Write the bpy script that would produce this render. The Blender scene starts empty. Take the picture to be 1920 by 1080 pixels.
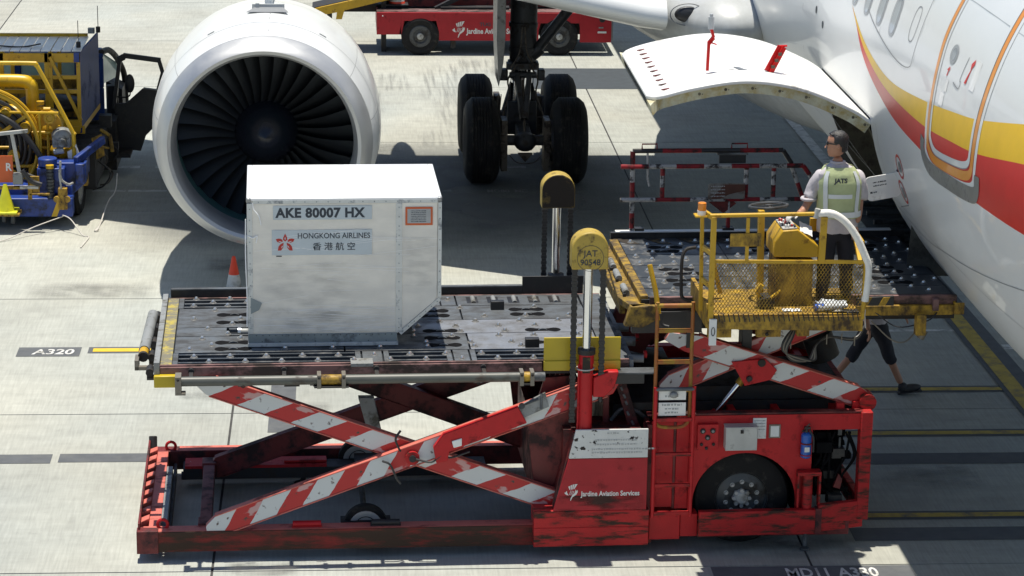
import bpy, math, random
from mathutils import Matrix, Vector
R = math.radians
random.seed(7)
SC = bpy.context.scene
COL = SC.collection

# ------------------------------------------------------------------ camera
pitch, roll, yaw, H = .2708, .0149, .068, 9.46
fw = Vector((math.sin(yaw)*math.cos(pitch), math.cos(yaw)*math.cos(pitch), -math.sin(pitch)))
rt = Vector((math.cos(yaw), -math.sin(yaw), 0)); up = rt.cross(fw)
rt2 = rt*math.cos(roll)+up*math.sin(roll); up2 = -rt*math.sin(roll)+up*math.cos(roll)
cam = bpy.data.objects.new('camera', bpy.data.cameras.new('camera')); COL.objects.link(cam)
cam.matrix_world = Matrix(((rt2.x, up2.x, -fw.x, 0), (rt2.y, up2.y, -fw.y, 0), (rt2.z, up2.z, -fw.z, H), (0, 0, 0, 1)))
cam.data.sensor_width = 36; cam.data.lens = 4835/1920*36
cam.data.clip_start = .5; cam.data.clip_end = 6000
SC.camera = cam

# ------------------------------------------------------------------ light
SUN_TO = Vector((-.03, .075, 1)).normalized()          # towards the sun: almost overhead
elev = math.asin(SUN_TO.z)
w = bpy.data.worlds.new('World'); SC.world = w; w.use_nodes = True
nt = w.node_tree; bg = nt.nodes['Background']
sky = nt.nodes.new('ShaderNodeTexSky'); sky.sky_type = 'NISHITA'; sky.sun_disc = False
sky.sun_elevation = elev; sky.sun_rotation = math.atan2(SUN_TO.x, SUN_TO.y)
sky.air_density = 1.0; sky.dust_density = .6; sky.ozone_density = 3.0
nt.links.new(sky.outputs[0], bg.inputs[0]); bg.inputs[1].default_value = .085
sl = bpy.data.lights.new('sun', 'SUN'); sl.energy = 4.8; sl.angle = R(.53); sl.color = (1, .94, .82)
so = bpy.data.objects.new('sun', sl); COL.objects.link(so)
so.rotation_euler = (-SUN_TO).to_track_quat('-Z', 'Y').to_euler(); so.location = (0, 0, 60)
SC.view_settings.view_transform = 'Standard'; SC.view_settings.look = 'None'
SC.view_settings.gamma = 1; SC.view_settings.exposure = .30
SC.view_settings.use_curve_mapping = False

# ------------------------------------------------------------------ materials
def mat(name, col, rough=.5, metal=0, var=.12, scale=6, dirt=None, damt=.5, dscale=3, stretch=(1, 1, 1),
        bump=0, bscale=60, coat=0, rand=0, spec=.5, edge=.06, world=False):
    m = bpy.data.materials.new(name); m.use_nodes = True
    n = m.node_tree.nodes; l = m.node_tree.links; b = n['Principled BSDF']
    b.inputs['Roughness'].default_value = rough; b.inputs['Metallic'].default_value = metal
    b.inputs['Coat Weight'].default_value = coat; b.inputs['Specular IOR Level'].default_value = spec
    if world: src = n.new('ShaderNodeNewGeometry').outputs['Position']
    else: src = n.new('ShaderNodeTexCoord').outputs['Object']
    n1 = n.new('ShaderNodeTexNoise'); n1.inputs['Scale'].default_value = scale; n1.inputs['Detail'].default_value = 5
    l.new(src, n1.inputs['Vector'])
    mr = n.new('ShaderNodeMapRange'); mr.inputs[1].default_value = .3; mr.inputs[2].default_value = .7
    mr.inputs[3].default_value = 1-var; mr.inputs[4].default_value = 1+var
    l.new(n1.outputs[0], mr.inputs[0])
    hsv = n.new('ShaderNodeHueSaturation'); hsv.inputs['Color'].default_value = (*col, 1)
    val = mr.outputs[0]
    if rand:
        oi = n.new('ShaderNodeObjectInfo'); m2 = n.new('ShaderNodeMapRange')
        m2.inputs[3].default_value = 1-rand; m2.inputs[4].default_value = 1+rand
        l.new(oi.outputs['Random'], m2.inputs[0])
        mm = n.new('ShaderNodeMath'); mm.operation = 'MULTIPLY'; l.new(val, mm.inputs[0]); l.new(m2.outputs[0], mm.inputs[1]); val = mm.outputs[0]
    l.new(val, hsv.inputs['Value'])
    out = hsv.outputs[0]
    if dirt is not None:
        mp = n.new('ShaderNodeMapping'); mp.inputs['Scale'].default_value = stretch
        l.new(src, mp.inputs[0])
        n2 = n.new('ShaderNodeTexNoise'); n2.inputs['Scale'].default_value = dscale; n2.inputs['Detail'].default_value = 9
        n2.inputs['Roughness'].default_value = .68
        l.new(mp.outputs[0], n2.inputs['Vector'])
        r2 = n.new('ShaderNodeMapRange'); c = .78-.46*damt
        r2.inputs[1].default_value = c-edge; r2.inputs[2].default_value = c+edge
        l.new(n2.outputs[0], r2.inputs[0])
        mx = n.new('ShaderNodeMix'); mx.data_type = 'RGBA'
        l.new(r2.outputs[0], mx.inputs[0]); l.new(out, mx.inputs[6]); mx.inputs[7].default_value = (*dirt, 1)
        out = mx.outputs[2]
        rr = n.new('ShaderNodeMapRange'); rr.inputs[3].default_value = rough; rr.inputs[4].default_value = min(1, rough+.3)
        l.new(r2.outputs[0], rr.inputs[0]); l.new(rr.outputs[0], b.inputs['Roughness'])
        if metal:
            rm = n.new('ShaderNodeMapRange'); rm.inputs[3].default_value = metal; rm.inputs[4].default_value = metal*.3
            l.new(r2.outputs[0], rm.inputs[0]); l.new(rm.outputs[0], b.inputs['Metallic'])
    l.new(out, b.inputs['Base Color'])
    if bump:
        n3 = n.new('ShaderNodeTexNoise'); n3.inputs['Scale'].default_value = bscale; n3.inputs['Detail'].default_value = 4
        l.new(src, n3.inputs['Vector'])
        bp = n.new('ShaderNodeBump'); bp.inputs['Strength'].default_value = bump; bp.inputs['Distance'].default_value = .01
        l.new(n3.outputs[0], bp.inputs['Height']); l.new(bp.outputs[0], b.inputs['Normal'])
    return m

RUST = (.10, .035, .018); GRIME = (.022, .020, .019)
M = {}
M['red'] = mat('red_paint', (.47, .014, .018), .48, dirt=(.19, .012, .012), damt=.36, dscale=6, var=.10, bump=.15, spec=.3)
M['salmon'] = mat('sunlit_red', (.58, .15, .115), .5, dirt=(.20, .05, .04), damt=.40, dscale=6, stretch=(.5, 1, 1), var=.12, spec=.4)  # red paint with the sun's washed-out brightness put into the colour
M['red_clean'] = mat('red_paint_clean', (.36, .016, .024), .45, dirt=(.17, .012, .014), damt=.3, dscale=5, var=.08, spec=.3)
M['red_worn'] = mat('red_paint_worn', (.42, .016, .018), .55, dirt=(.050, .026, .018), damt=.50, dscale=7, stretch=(.42, 1, 2.2), edge=.06, bump=.4, bscale=40, spec=.3)
M['red_brown'] = mat('red_brown_beam', (.34, .020, .020), .6, dirt=(.055, .034, .024), damt=.82, dscale=4, stretch=(.35, 1, 1.8), edge=.12, bump=.4, bscale=40, spec=.3)
M['dark_red'] = mat('dark_red_paint', (.16, .016, .016), .5, dirt=(.03, .012, .012), damt=.55, dscale=3)
M['pink'] = mat('faded_red_flange', (.20, .105, .10), .6, dirt=(.05, .035, .03), damt=.62, dscale=5, stretch=(.6, 1, 1))
M['yellow_cover'] = mat('yellow_cover', (.44, .31, .05), .5, dirt=(.10, .07, .03), damt=.38, dscale=9, bump=.15)
M['yellow'] = mat('yellow_paint', (.53, .315, .012), .42, dirt=(.20, .10, .015), damt=.33, dscale=11, var=.1, bump=.12)
M['yellow_dirty'] = mat('yellow_paint_dirty', (.46, .275, .018), .5, dirt=(.06, .036, .016), damt=.60, dscale=13, stretch=(.8, 1, .5), edge=.13, bump=.25)
M['yellow_grease'] = mat('yellow_greasy', (.34, .22, .03), .5, dirt=(.025, .018, .012), damt=.95, dscale=5, edge=.12)
M['yellow_clean'] = mat('yellow_paint_bright', (.60, .37, .01), .38, dirt=(.3, .18, .02), damt=.3, dscale=5)
M['yellow_lip'] = mat('yellow_scuffed', (.42, .26, .02), .5, dirt=(.06, .04, .02), damt=.72, dscale=9, edge=.14, bump=.2)
M['yellow_faded'] = mat('yellow_faded', (.42, .34, .06), .55, dirt=(.17, .16, .12), damt=.72, dscale=9, edge=.08)
M['olive'] = mat('olive_yellow_plate', (.50, .37, .012), .4, var=.05)
M['rail_white'] = mat('dirty_rail_white', (.40, .40, .39), .5, dirt=(.035, .03, .03), damt=.52, dscale=12, edge=.05)
M['rail_red'] = mat('dirty_rail_red', (.24, .014, .02), .5, dirt=(.03, .02, .02), damt=.52, dscale=10, edge=.06, spec=.3)
M['white'] = mat('white_paint', (.78, .78, .76), .35, dirt=(.34, .32, .28), damt=.25, dscale=4, var=.04)
M['white_chipped'] = mat('white_paint_chipped', (.60, .61, .60), .45, dirt=(.05, .035, .03), damt=.24, dscale=11, edge=.02, var=.05)
M['padding'] = mat('white_padding', (.80, .79, .75), .55, var=.06, scale=20, bump=.6, bscale=25)
M['black'] = mat('black_paint', (.018, .018, .020), .45, dirt=(.05, .045, .04), damt=.4, dscale=5)
M['dark'] = mat('dark_machinery', (.016, .016, .018), .6, dirt=(.035, .028, .022), damt=.5, dscale=7)
M['grey'] = mat('grey_paint', (.24, .25, .25), .45, dirt=(.09, .085, .07), damt=.45, dscale=5)
M['pipe'] = mat('grey_pipe', (.085, .09, .08), .45, dirt=(.06, .045, .035), damt=.40, dscale=5, stretch=(.5, 1, 1))
M['steel'] = mat('worn_steel', (.145, .160, .175), .40, metal=.35, dirt=(.045, .047, .050), damt=.62, dscale=4, stretch=(.6, 1, 1), edge=.10, bump=.15)
M['steel_blue'] = mat('worn_steel_blue', (.24, .255, .285), .42, metal=.35, dirt=(.09, .09, .095), damt=.5, dscale=4, edge=.12)
M['steel_dark'] = mat('dark_worn_steel', (.050, .058, .068), .42, metal=.35, dirt=(.15, .15, .15), damt=.38, dscale=5, edge=.1)
M['trough'] = mat('dark_trough', (.016, .020, .026), .5, metal=.2, dirt=(.05, .05, .05), damt=.35, dscale=6)
M['caster'] = mat('caster_metal', (.72, .71, .68), .22, metal=.8, var=.1)
M['caster_base'] = mat('caster_base_metal', (.20, .18, .15), .5, metal=.3)
M['caster_ring'] = mat('caster_ring', (.12, .12, .12), .5)
M['chrome'] = mat('chrome', (.80, .81, .83), .12, metal=1, var=.03)
M['rubber'] = mat('tyre_rubber', (.011, .011, .012), .7, spec=.25, dirt=(.05, .047, .042), damt=.4, dscale=8, var=.1)
M['rubber_hose'] = mat('rubber_hose', (.02, .02, .022), .45)
M['rim'] = mat('dark_rim', (.075, .080, .085), .45, metal=.3, dirt=(.03, .025, .02), damt=.5)
M['rim_light'] = mat('light_rim', (.45, .45, .43), .45, dirt=(.15, .14, .12), damt=.4)
M['rust'] = mat('rusty_ladder_paint', (.30, .095, .018), .55, dirt=(.33, .21, .03), damt=.55, dscale=7, stretch=(1, 1, .5), edge=.06)
M['rust_brown'] = mat('brown_rust', (.11, .045, .03), .8, var=.2)
M['dull_plate'] = mat('dull_plate', (.22, .21, .19), .6, dirt=(.12, .09, .07), damt=.5, dscale=12)
M['alu'] = mat('aluminium_panel', (.84, .80, .72), .42, metal=.05, dirt=(.72, .69, .63), damt=.45, dscale=3, stretch=(.4, 1, 1.6), edge=.16, var=.06, bump=.06, bscale=9)
M['alu_top'] = mat('aluminium_roof', (.80, .81, .82), .36, metal=.2, var=.04, bump=.06, bscale=6)
M['alu_frame'] = mat('aluminium_frame', (.60, .62, .62), .36, metal=.3, dirt=(.25, .26, .27), damt=.4, dscale=6)
M['alu_base'] = mat('aluminium_base', (.24, .29, .32), .42, metal=.4, dirt=(.10, .11, .12), damt=.42, dscale=5)
M['label'] = mat('pale_label', (.55, .61, .64), .5, var=.04)
M['ink'] = mat('dark_ink', (.035, .045, .06), .6, var=0)
M['ink_red'] = mat('red_ink', (.50, .03, .02), .5, var=0)
M['ink_white'] = mat('white_ink', (.70, .70, .68), .5, var=.05)
M['ink_faint'] = mat('faint_ink', (.40, .41, .41), .6, var=.1)
M['orange'] = mat('orange_ink', (.62, .12, .03), .5, var=.05)
M['paper'] = mat('paper', (.72, .73, .72), .6, var=.04, dirt=(.5, .5, .48), damt=.3, dscale=20)
M['wrap'] = mat('film_highlight', (.92, .92, .92), .3, var=.1)
M['fus'] = mat('aircraft_white', (.74, .76, .77), .24, coat=.35, dirt=(.64, .66, .66), damt=.45, dscale=.5, stretch=(1, .3, 1), edge=.35, var=.03, scale=1.5, bump=.03, bscale=1.2)
M['decal'] = mat('white_decal', (.80, .81, .81), .25, coat=.5, var=.02)
M['interior'] = mat('unlit_interior', (.006, .006, .007), .9, var=.3, spec=.1)  # near-black colour stands in for the shade inside slots and the bay
M['paint_shadow_tone'] = mat('shadow_toned_concrete', (.045, .055, .065), .85, var=.12, world=True)
M['fus_grey'] = mat('aircraft_grey', (.50, .52, .53), .3, coat=.2, dirt=(.30, .31, .30), damt=.45, dscale=1.2, edge=.18, var=.04)
M['liv_red'] = mat('livery_red', (.60, .012, .012), .34, spec=.35, var=.04)
M['liv_yellow'] = mat('livery_yellow', (.80, .49, .002), .38, spec=.35, var=.04)
M['liv_orange'] = mat('livery_orange', (.76, .27, .015), .3, coat=.2, var=.03)
M['seam'] = mat('panel_seam', (.25, .26, .27), .5, var=0)
M['scuff'] = mat('scuff_plate', (.26, .27, .28), .35, metal=.6, dirt=(.14, .14, .14), damt=.4, dscale=8)
M['lip'] = mat('inlet_lip_metal', (.50, .51, .52), .34, metal=.85, dirt=(.52, .53, .54), damt=.4, dscale=1.2, edge=.35, var=.03)
M['liner'] = mat('inlet_liner', (.05, .13, .125), .5, var=.05)
M['blade'] = mat('fan_blade', (.040, .044, .050), .38, metal=.5, var=.1, scale=2)
M['hub'] = mat('spinner', (.012, .014, .022), .22, metal=.2, var=0)
M['window'] = mat('cabin_window_glass', (.22, .27, .33), .08, coat=.5, var=.15, scale=3)
M['winframe'] = mat('window_frame', (.35, .37, .40), .3, metal=.4)
M['glass'] = mat('tinted_glass', (.35, .50, .48), .08, var=.1)
M['primer'] = mat('zinc_primer', (.58, .58, .44), .55, dirt=(.44, .33, .10), damt=.50, dscale=8, edge=.14, var=.15)
M['cargo_dark'] = mat('cargo_hold_lining', (.07, .075, .07), .6, dirt=(.03, .03, .03), damt=.5)
M['frame_brown'] = mat('door_frame_metal', (.15, .14, .10), .6, dirt=(.07, .06, .05), damt=.5)
M['gear'] = mat('gear_metal', (.055, .058, .065), .45, metal=.4, dirt=(.03, .022, .016), damt=.5, dscale=6)
M['gear_light'] = mat('gear_metal_light', (.12, .10, .08), .45, metal=.4, dirt=(.03, .022, .016), damt=.5, dscale=6)
M['blue'] = mat('blue_paint', (.014, .045, .24), .4, dirt=(.02, .022, .03), damt=.42, dscale=4)
M['navy'] = mat('navy_paint', (.012, .040, .17), .5, dirt=(.02, .03, .07), damt=.4, dscale=2, spec=.2)
M['amber'] = mat('amber_lens', (.75, .24, .01), .2, coat=.5)
M['cone_red'] = mat('cone_red', (.72, .055, .02), .5, dirt=(.3, .05, .03), damt=.3)
M['cone_yellow'] = mat('cone_yellow', (.62, .60, .02), .5, dirt=(.3, .28, .03), damt=.3)
M['skin'] = mat('skin', (.40, .20, .125), .5, var=.08)
M['hair'] = mat('hair', (.014, .013, .014), .45, dirt=(.09, .09, .09), damt=.3, dscale=30, bump=.6, bscale=90)
M['shirt'] = mat('lilac_grey_shirt', (.50, .47, .50), .8, var=.12, scale=9, bump=1.0, bscale=9)
M['vest'] = mat('lime_vest', (.44, .50, .27), .7, var=.12, scale=8, bump=.9, bscale=9)
M['silver'] = mat('reflective_tape', (.66, .70, .71), .4, var=.05)
M['trousers'] = mat('dark_trousers', (.012, .013, .022), .8, var=.2, bump=.4, bscale=12)
M['shoe'] = mat('dark_shoe', (.03, .03, .034), .6, var=.2)
M['glove'] = mat('white_glove', (.70, .69, .66), .8, var=.08, bump=.3, bscale=30)
M['sunglass'] = mat('dark_lens', (.01, .01, .01), .1)
M['paint_yellow'] = mat('road_yellow', (.46, .33, .06), .75, dirt=(.16, .15, .13), damt=.42, dscale=5, edge=.1, world=True)
M['paint_yellow_new'] = mat('road_yellow_fresh', (.66, .45, .03), .7, var=.08, world=True)
M['paint_white'] = mat('road_white', (.62, .62, .60), .75, dirt=(.27, .27, .25), damt=.45, dscale=5, edge=.08, world=True)
M['paint_dark'] = mat('road_blackout', (.088, .095, .105), .8, dirt=(.13, .135, .135), damt=.4, dscale=4, edge=.12, world=True)
M['sealant'] = mat('joint_sealant', (.05, .05, .048), .8, var=.3, world=True)
M['bottle'] = mat('clear_plastic', (.62, .66, .70), .12, var=.2, scale=30)
M['bottle_blue'] = mat('blue_plastic', (.03, .10, .42), .3)
M['ext_blue'] = mat('extinguisher_blue', (.015, .10, .42), .35, var=.06)
M['wire'] = mat('pale_cable', (.55, .52, .48), .6)

def emboss_paint():
    """hazard stripes: red and white slanted bands along the arm's own axis, worn edges"""
    m = bpy.data.materials.new('striped_paint'); m.use_nodes = True
    n = m.node_tree.nodes; l = m.node_tree.links; b = n['Principled BSDF']; b.inputs['Roughness'].default_value = .45
    tc = n.new('ShaderNodeTexCoord'); sp = n.new('ShaderNodeSeparateXYZ'); l.new(tc.outputs['Object'], sp.inputs[0])
    nz = n.new('ShaderNodeTexNoise'); nz.inputs['Scale'].default_value = 5; nz.inputs['Detail'].default_value = 7; l.new(tc.outputs['Object'], nz.inputs[0])
    def mth(op, a, c):
        k = n.new('ShaderNodeMath'); k.operation = op
        for i, v in enumerate((a, c)):
            if isinstance(v, (int, float)): k.inputs[i].default_value = v
            elif v is not None: l.new(v, k.inputs[i])
        return k.outputs[0]
    oi = n.new('ShaderNodeObjectInfo')
    sx = mth('SUBTRACT', sp.outputs[0], mth('MULTIPLY', sp.outputs[2], 1.15))
    wob = mth('MULTIPLY', mth('SUBTRACT', nz.outputs[0], .5), .06)
    fr = mth('FRACT', mth('DIVIDE', mth('ADD', mth('ADD', sx, wob), 10.12), .56), 0)
    isr = mth('GREATER_THAN', fr, .5)
    n2 = n.new('ShaderNodeTexNoise'); n2.inputs['Scale'].default_value = 3.1; n2.inputs['Detail'].default_value = 8
    mp = n.new('ShaderNodeMapping'); mp.inputs['Scale'].default_value = (1, 1, 2.4); l.new(tc.outputs['Object'], mp.inputs[0]); l.new(mp.outputs[0], n2.inputs[0])
    worn = n.new('ShaderNodeMapRange'); worn.inputs[1].default_value = .60; worn.inputs[2].default_value = .64; l.new(n2.outputs[0], worn.inputs[0])
    redc = n.new('ShaderNodeMix'); redc.data_type = 'RGBA'; l.new(worn.outputs[0], redc.inputs[0])
    redc.inputs[6].default_value = (.44, .014, .016, 1); redc.inputs[7].default_value = (.52, .30, .29, 1)
    mx = n.new('ShaderNodeMix'); mx.data_type = 'RGBA'; l.new(isr, mx.inputs[0])
    mx.inputs[6].default_value = (.58, .60, .60, 1); l.new(redc.outputs[2], mx.inputs[7])
    n4 = n.new('ShaderNodeTexNoise'); n4.inputs['Scale'].default_value = 14; n4.inputs['Detail'].default_value = 6; l.new(tc.outputs['Object'], n4.inputs[0])
    d = n.new('ShaderNodeMapRange'); d.inputs[1].default_value = .63; d.inputs[2].default_value = .70; l.new(n4.outputs[0], d.inputs[0])
    fx = n.new('ShaderNodeMix'); fx.data_type = 'RGBA'; l.new(d.outputs[0], fx.inputs[0]); l.new(mx.outputs[2], fx.inputs[6]); fx.inputs[7].default_value = (.07, .04, .035, 1)
    l.new(fx.outputs[2], b.inputs['Base Color'])
    return m
M['stripes'] = emboss_paint()

def concrete():
    m = bpy.data.materials.new('apron_concrete'); m.use_nodes = True
    n = m.node_tree.nodes; l = m.node_tree.links; b = n['Principled BSDF']; b.inputs['Roughness'].default_value = .85
    g = n.new('ShaderNodeNewGeometry').outputs['Position']
    def noise(sc, st, det=6, ro=.55):
        mp = n.new('ShaderNodeMapping'); mp.inputs['Scale'].default_value = st; l.new(g, mp.inputs[0])
        t = n.new('ShaderNodeTexNoise'); t.inputs['Scale'].default_value = sc; t.inputs['Detail'].default_value = det; t.inputs['Roughness'].default_value = ro
        l.new(mp.outputs[0], t.inputs['Vector']); return t.outputs[0]
    def rng(v, a, c, lo, hi):
        r = n.new('ShaderNodeMapRange'); r.inputs[1].default_value = a; r.inputs[2].default_value = c; r.inputs[3].default_value = lo; r.inputs[4].default_value = hi
        l.new(v, r.inputs[0]); return r.outputs[0]
    def mul(a, c):
        k = n.new('ShaderNodeMath'); k.operation = 'MULTIPLY'; l.new(a, k.inputs[0]); l.new(c, k.inputs[1]); return k.outputs[0]
    big = rng(noise(.35, (1, .8, 1)), .3, .7, .86, 1.12)
    mid = rng(noise(2.4, (.7, 1.6, 1), 8, .65), .3, .7, .88, 1.10)
    streak = rng(noise(38, (1, .055, 1), 3), .3, .7, .90, 1.09)
    cross = rng(noise(14, (.12, 1, 1), 4), .3, .7, .98, 1.02)
    fine = rng(noise(120, (1, 1, 1), 3), .3, .7, .94, 1.06)
    spots = rng(noise(3.1, (.8, 1.3, 1), 9, .7), .68, .75, 1, .62)
    spots2 = rng(noise(.8, (1, 1.8, 1), 9, .72), .62, .72, 1, .80)
    oi = n.new('ShaderNodeObjectInfo'); per = rng(oi.outputs['Random'], 0, 1, .93, 1.07)
    v = mul(mul(mul(big, mid), mul(streak, cross)), mul(mul(fine, per), mul(spots, spots2)))
    wn = noise(.18, (1, 1, 1), 3)
    mx = n.new('ShaderNodeMix'); mx.data_type = 'RGBA'; l.new(rng(wn, .4, .6, 0, 1), mx.inputs[0])
    mx.inputs[6].default_value = (.345, .362, .338, 1); mx.inputs[7].default_value = (.362, .362, .318, 1)
    hs = n.new('ShaderNodeHueSaturation'); l.new(mx.outputs[2], hs.inputs['Color']); l.new(v, hs.inputs['Value'])
    l.new(hs.outputs[0], b.inputs['Base Color'])
    bp = n.new('ShaderNodeBump'); bp.inputs['Strength'].default_value = .35; bp.inputs['Distance'].default_value = .006
    l.new(mul(streak, fine), bp.inputs['Height']); l.new(bp.outputs[0], b.inputs['Normal'])
    return m
M['concrete'] = concrete()

def stain_shade_mat(name, col, lo, hi, scale, stretch, amt=1):
    m = bpy.data.materials.new(name); m.use_nodes = True
    n = m.node_tree.nodes; l = m.node_tree.links; b = n['Principled BSDF']
    b.inputs['Base Color'].default_value = (*col, 1); b.inputs['Roughness'].default_value = .8
    tc = n.new('ShaderNodeTexCoord'); gd = n.new('ShaderNodeNewGeometry')
    mp = n.new('ShaderNodeMapping'); mp.inputs['Scale'].default_value = stretch; l.new(gd.outputs['Position'], mp.inputs[0])
    t = n.new('ShaderNodeTexNoise'); t.inputs['Scale'].default_value = scale; t.inputs['Detail'].default_value = 8; l.new(mp.outputs[0], t.inputs[0])
    r = n.new('ShaderNodeMapRange'); r.inputs[1].default_value = lo; r.inputs[2].default_value = hi; l.new(t.outputs[0], r.inputs[0])
    # fade to nothing at the rim of the sheet
    s = n.new('ShaderNodeSeparateXYZ'); l.new(tc.outputs['Generated'], s.inputs[0])
    f = None
    for i in (0, 1):
        a = n.new('ShaderNodeMath'); a.operation = 'PINGPONG'; a.inputs[1].default_value = .5; l.new(s.outputs[i], a.inputs[0])
        q = n.new('ShaderNodeMapRange'); q.inputs[2].default_value = .22; l.new(a.outputs[0], q.inputs[0])
        if f is None: f = q.outputs[0]
        else:
            k = n.new('ShaderNodeMath'); k.operation = 'MULTIPLY'; l.new(f, k.inputs[0]); l.new(q.outputs[0], k.inputs[1]); f = k.outputs[0]
    k = n.new('ShaderNodeMath'); k.operation = 'MULTIPLY'; l.new(f, k.inputs[0]); l.new(r.outputs[0], k.inputs[1])
    k2 = n.new('ShaderNodeMath'); k2.operation = 'MULTIPLY'; k2.inputs[1].default_value = amt; l.new(k.outputs[0], k2.inputs[0]); l.new(k2.outputs[0], b.inputs['Alpha'])
    return m
M['skid'] = stain_shade_mat('tyre_rubber_marks', (.17, .17, .165), .42, .72, 6, (2.2, .10, 1), .34)
M['oil'] = stain_shade_mat('oil_stain', (.16, .16, .155), .30, .80, 3.2, (1, 1.5, 1), .6)
M['chips'] = stain_shade_mat('chipped_edge', (.03, .022, .02), .60, .63, 16, (1, 1, 1), 1)
M['grime'] = stain_shade_mat('oily_grime', (.045, .02, .015), .40, .60, 7, (.4, 1, 1.5), .85)
M['wing_shade'] = stain_shade_mat('painted_wing_shade', (.12, .128, .135), .05, .70, .5, (1, 1, 1), .9)  # dark bluish sheet that deepens the wing's shadow by colour

# ------------------------------------------------------------------ mesh helpers
class MB:
    def __init__(s): s.v = []; s.f = []; s.m = []
    def add(s, vs, fs, m=0):
        o = len(s.v); s.v += [tuple(v) for v in vs]; s.f += [tuple(i+o for i in f) for f in fs]; s.m += [m]*len(fs); return s
    def box(s, x0, x1, y0, y1, z0, z1, m=0):
        vs = [(x, y, z) for z in (z0, z1) for y in (y0, y1) for x in (x0, x1)]
        return s.add(vs, [(0, 2, 3, 1), (4, 5, 7, 6), (0, 1, 5, 4), (2, 6, 7, 3), (0, 4, 6, 2), (1, 3, 7, 5)], m)
    def cyl(s, p, q, r, n=12, m=0, r2=None, caps=True):
        p = Vector(p); q = Vector(q); d = (q-p).normalized(); a = d.orthogonal().normalized(); b = d.cross(a)
        r2 = r if r2 is None else r2
        vs = [tuple(c+(a*math.cos(t)+b*math.sin(t))*rr) for c, rr in ((p, r), (q, r2)) for t in [2*math.pi*i/n for i in range(n)]]
        fs = [(i, (i+1) % n, n+(i+1) % n, n+i) for i in range(n)]
        if caps: fs += [tuple(range(n-1, -1, -1)), tuple(range(n, 2*n))]
        return s.add(vs, fs, m)
    def bar(s, p, q, wy, h, m=0):
        """rectangular bar from p to q, wy wide across, h high"""
        p = Vector(p); q = Vector(q); d = (q-p).normalized(); u = Vector((0, 0, 1))
        if abs(d.z) > .95: u = Vector((0, 1, 0))
        a = d.cross(u).normalized()*wy/2; b = a.cross(d).normalized()*h/2
        vs = [tuple(c+i*a+j*b) for c in (p, q) for i, j in ((-1, -1), (1, -1), (1, 1), (-1, 1))]
        return s.add(vs, [(0, 1, 2, 3), (7, 6, 5, 4), (0, 4, 5, 1), (1, 5, 6, 2), (2, 6, 7, 3), (3, 7, 4, 0)], m)
    def tube(s, pts, r, n=8, m=0, closed=False, rs=None):
        P = [Vector(p) for p in pts]; N = len(P); vs = []; fs = []; a = None
        for i, p in enumerate(P):
            if closed: d = (P[(i+1) % N]-P[i-1]).normalized()
            else: d = (P[min(i+1, N-1)]-P[max(i-1, 0)]).normalized()
            if a is None: a = d.orthogonal().normalized()
            a = (a-d*a.dot(d)).normalized(); b = d.cross(a); rr = rs[i] if rs else r
            vs += [tuple(p+(a*math.cos(t)+b*math.sin(t))*rr) for t in [2*math.pi*k/n for k in range(n)]]
        for i in range(N if closed else N-1):
            j = (i+1) % N
            fs += [(i*n+k, i*n+(k+1) % n, j*n+(k+1) % n, j*n+k) for k in range(n)]
        if not closed: fs += [tuple(range(n-1, -1, -1)), tuple((N-1)*n+k for k in range(n))]
        return s.add(vs, fs, m)
    def prism(s, pts, axis, a0, a1, m=0, side=None):
        """pts: 2-D outline; axis 'y': pts are (x,z); 'x': (y,z); 'z': (x,y)"""
        def P(u, v, a): return {'y': (u, a, v), 'x': (a, u, v), 'z': (u, v, a)}[axis]
        n = len(pts); vs = [P(u, v, a0) for u, v in pts]+[P(u, v, a1) for u, v in pts]
        s.add(vs, [tuple(range(n)), tuple(range(2*n-1, n-1, -1))], m)
        o = len(s.v)-2*n; side = m if side is None else side
        s.f += [(o+i, o+n+i, o+n+(i+1) % n, o+(i+1) % n) for i in range(n)]; s.m += [side]*n
        return s
    def lathe(s, prof, c, axis='y', n=48, m=0, a0=0, a1=2*math.pi):
        full = abs(a1-a0-2*math.pi) < 1e-6; k = n if full else n+1; vs = []; fs = []
        for (t, r) in prof:
            for i in range(k):
                a = a0+(a1-a0)*i/n; ca, sa = math.cos(a)*r, math.sin(a)*r
                vs.append({'y': (c[0]+ca, c[1]+t, c[2]+sa), 'x': (c[0]+t, c[1]+ca, c[2]+sa), 'z': (c[0]+ca, c[1]+sa, c[2]+t)}[axis])
        for j in range(len(prof)-1):
            for i in range(n):
                i2 = (i+1) % k
                fs.append((j*k+i, j*k+i2, (j+1)*k+i2, (j+1)*k+i))
        return s.add(vs, fs, m)
    def sphere(s, c, r, n=12, m=0, sc=(1, 1, 1)):
        vs = []; h = n//2
        for j in range(1, h):
            t = math.pi*j/h
            vs += [(c[0]+r*sc[0]*math.sin(t)*math.cos(2*math.pi*i/n), c[1]+r*sc[1]*math.sin(t)*math.sin(2*math.pi*i/n), c[2]+r*sc[2]*math.cos(t)) for i in range(n)]
        vs += [(c[0], c[1], c[2]+r*sc[2]), (c[0], c[1], c[2]-r*sc[2])]; T = len(vs)-2
        fs = [(j*n+i, j*n+n+i, j*n+n+(i+1) % n, j*n+(i+1) % n) for j in range(h-2) for i in range(n)]
        fs += [(T, i, (i+1) % n) for i in range(n)]+[(T+1, (h-2)*n+(i+1) % n, (h-2)*n+i) for i in range(n)]
        return s.add(vs, fs, m)
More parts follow.
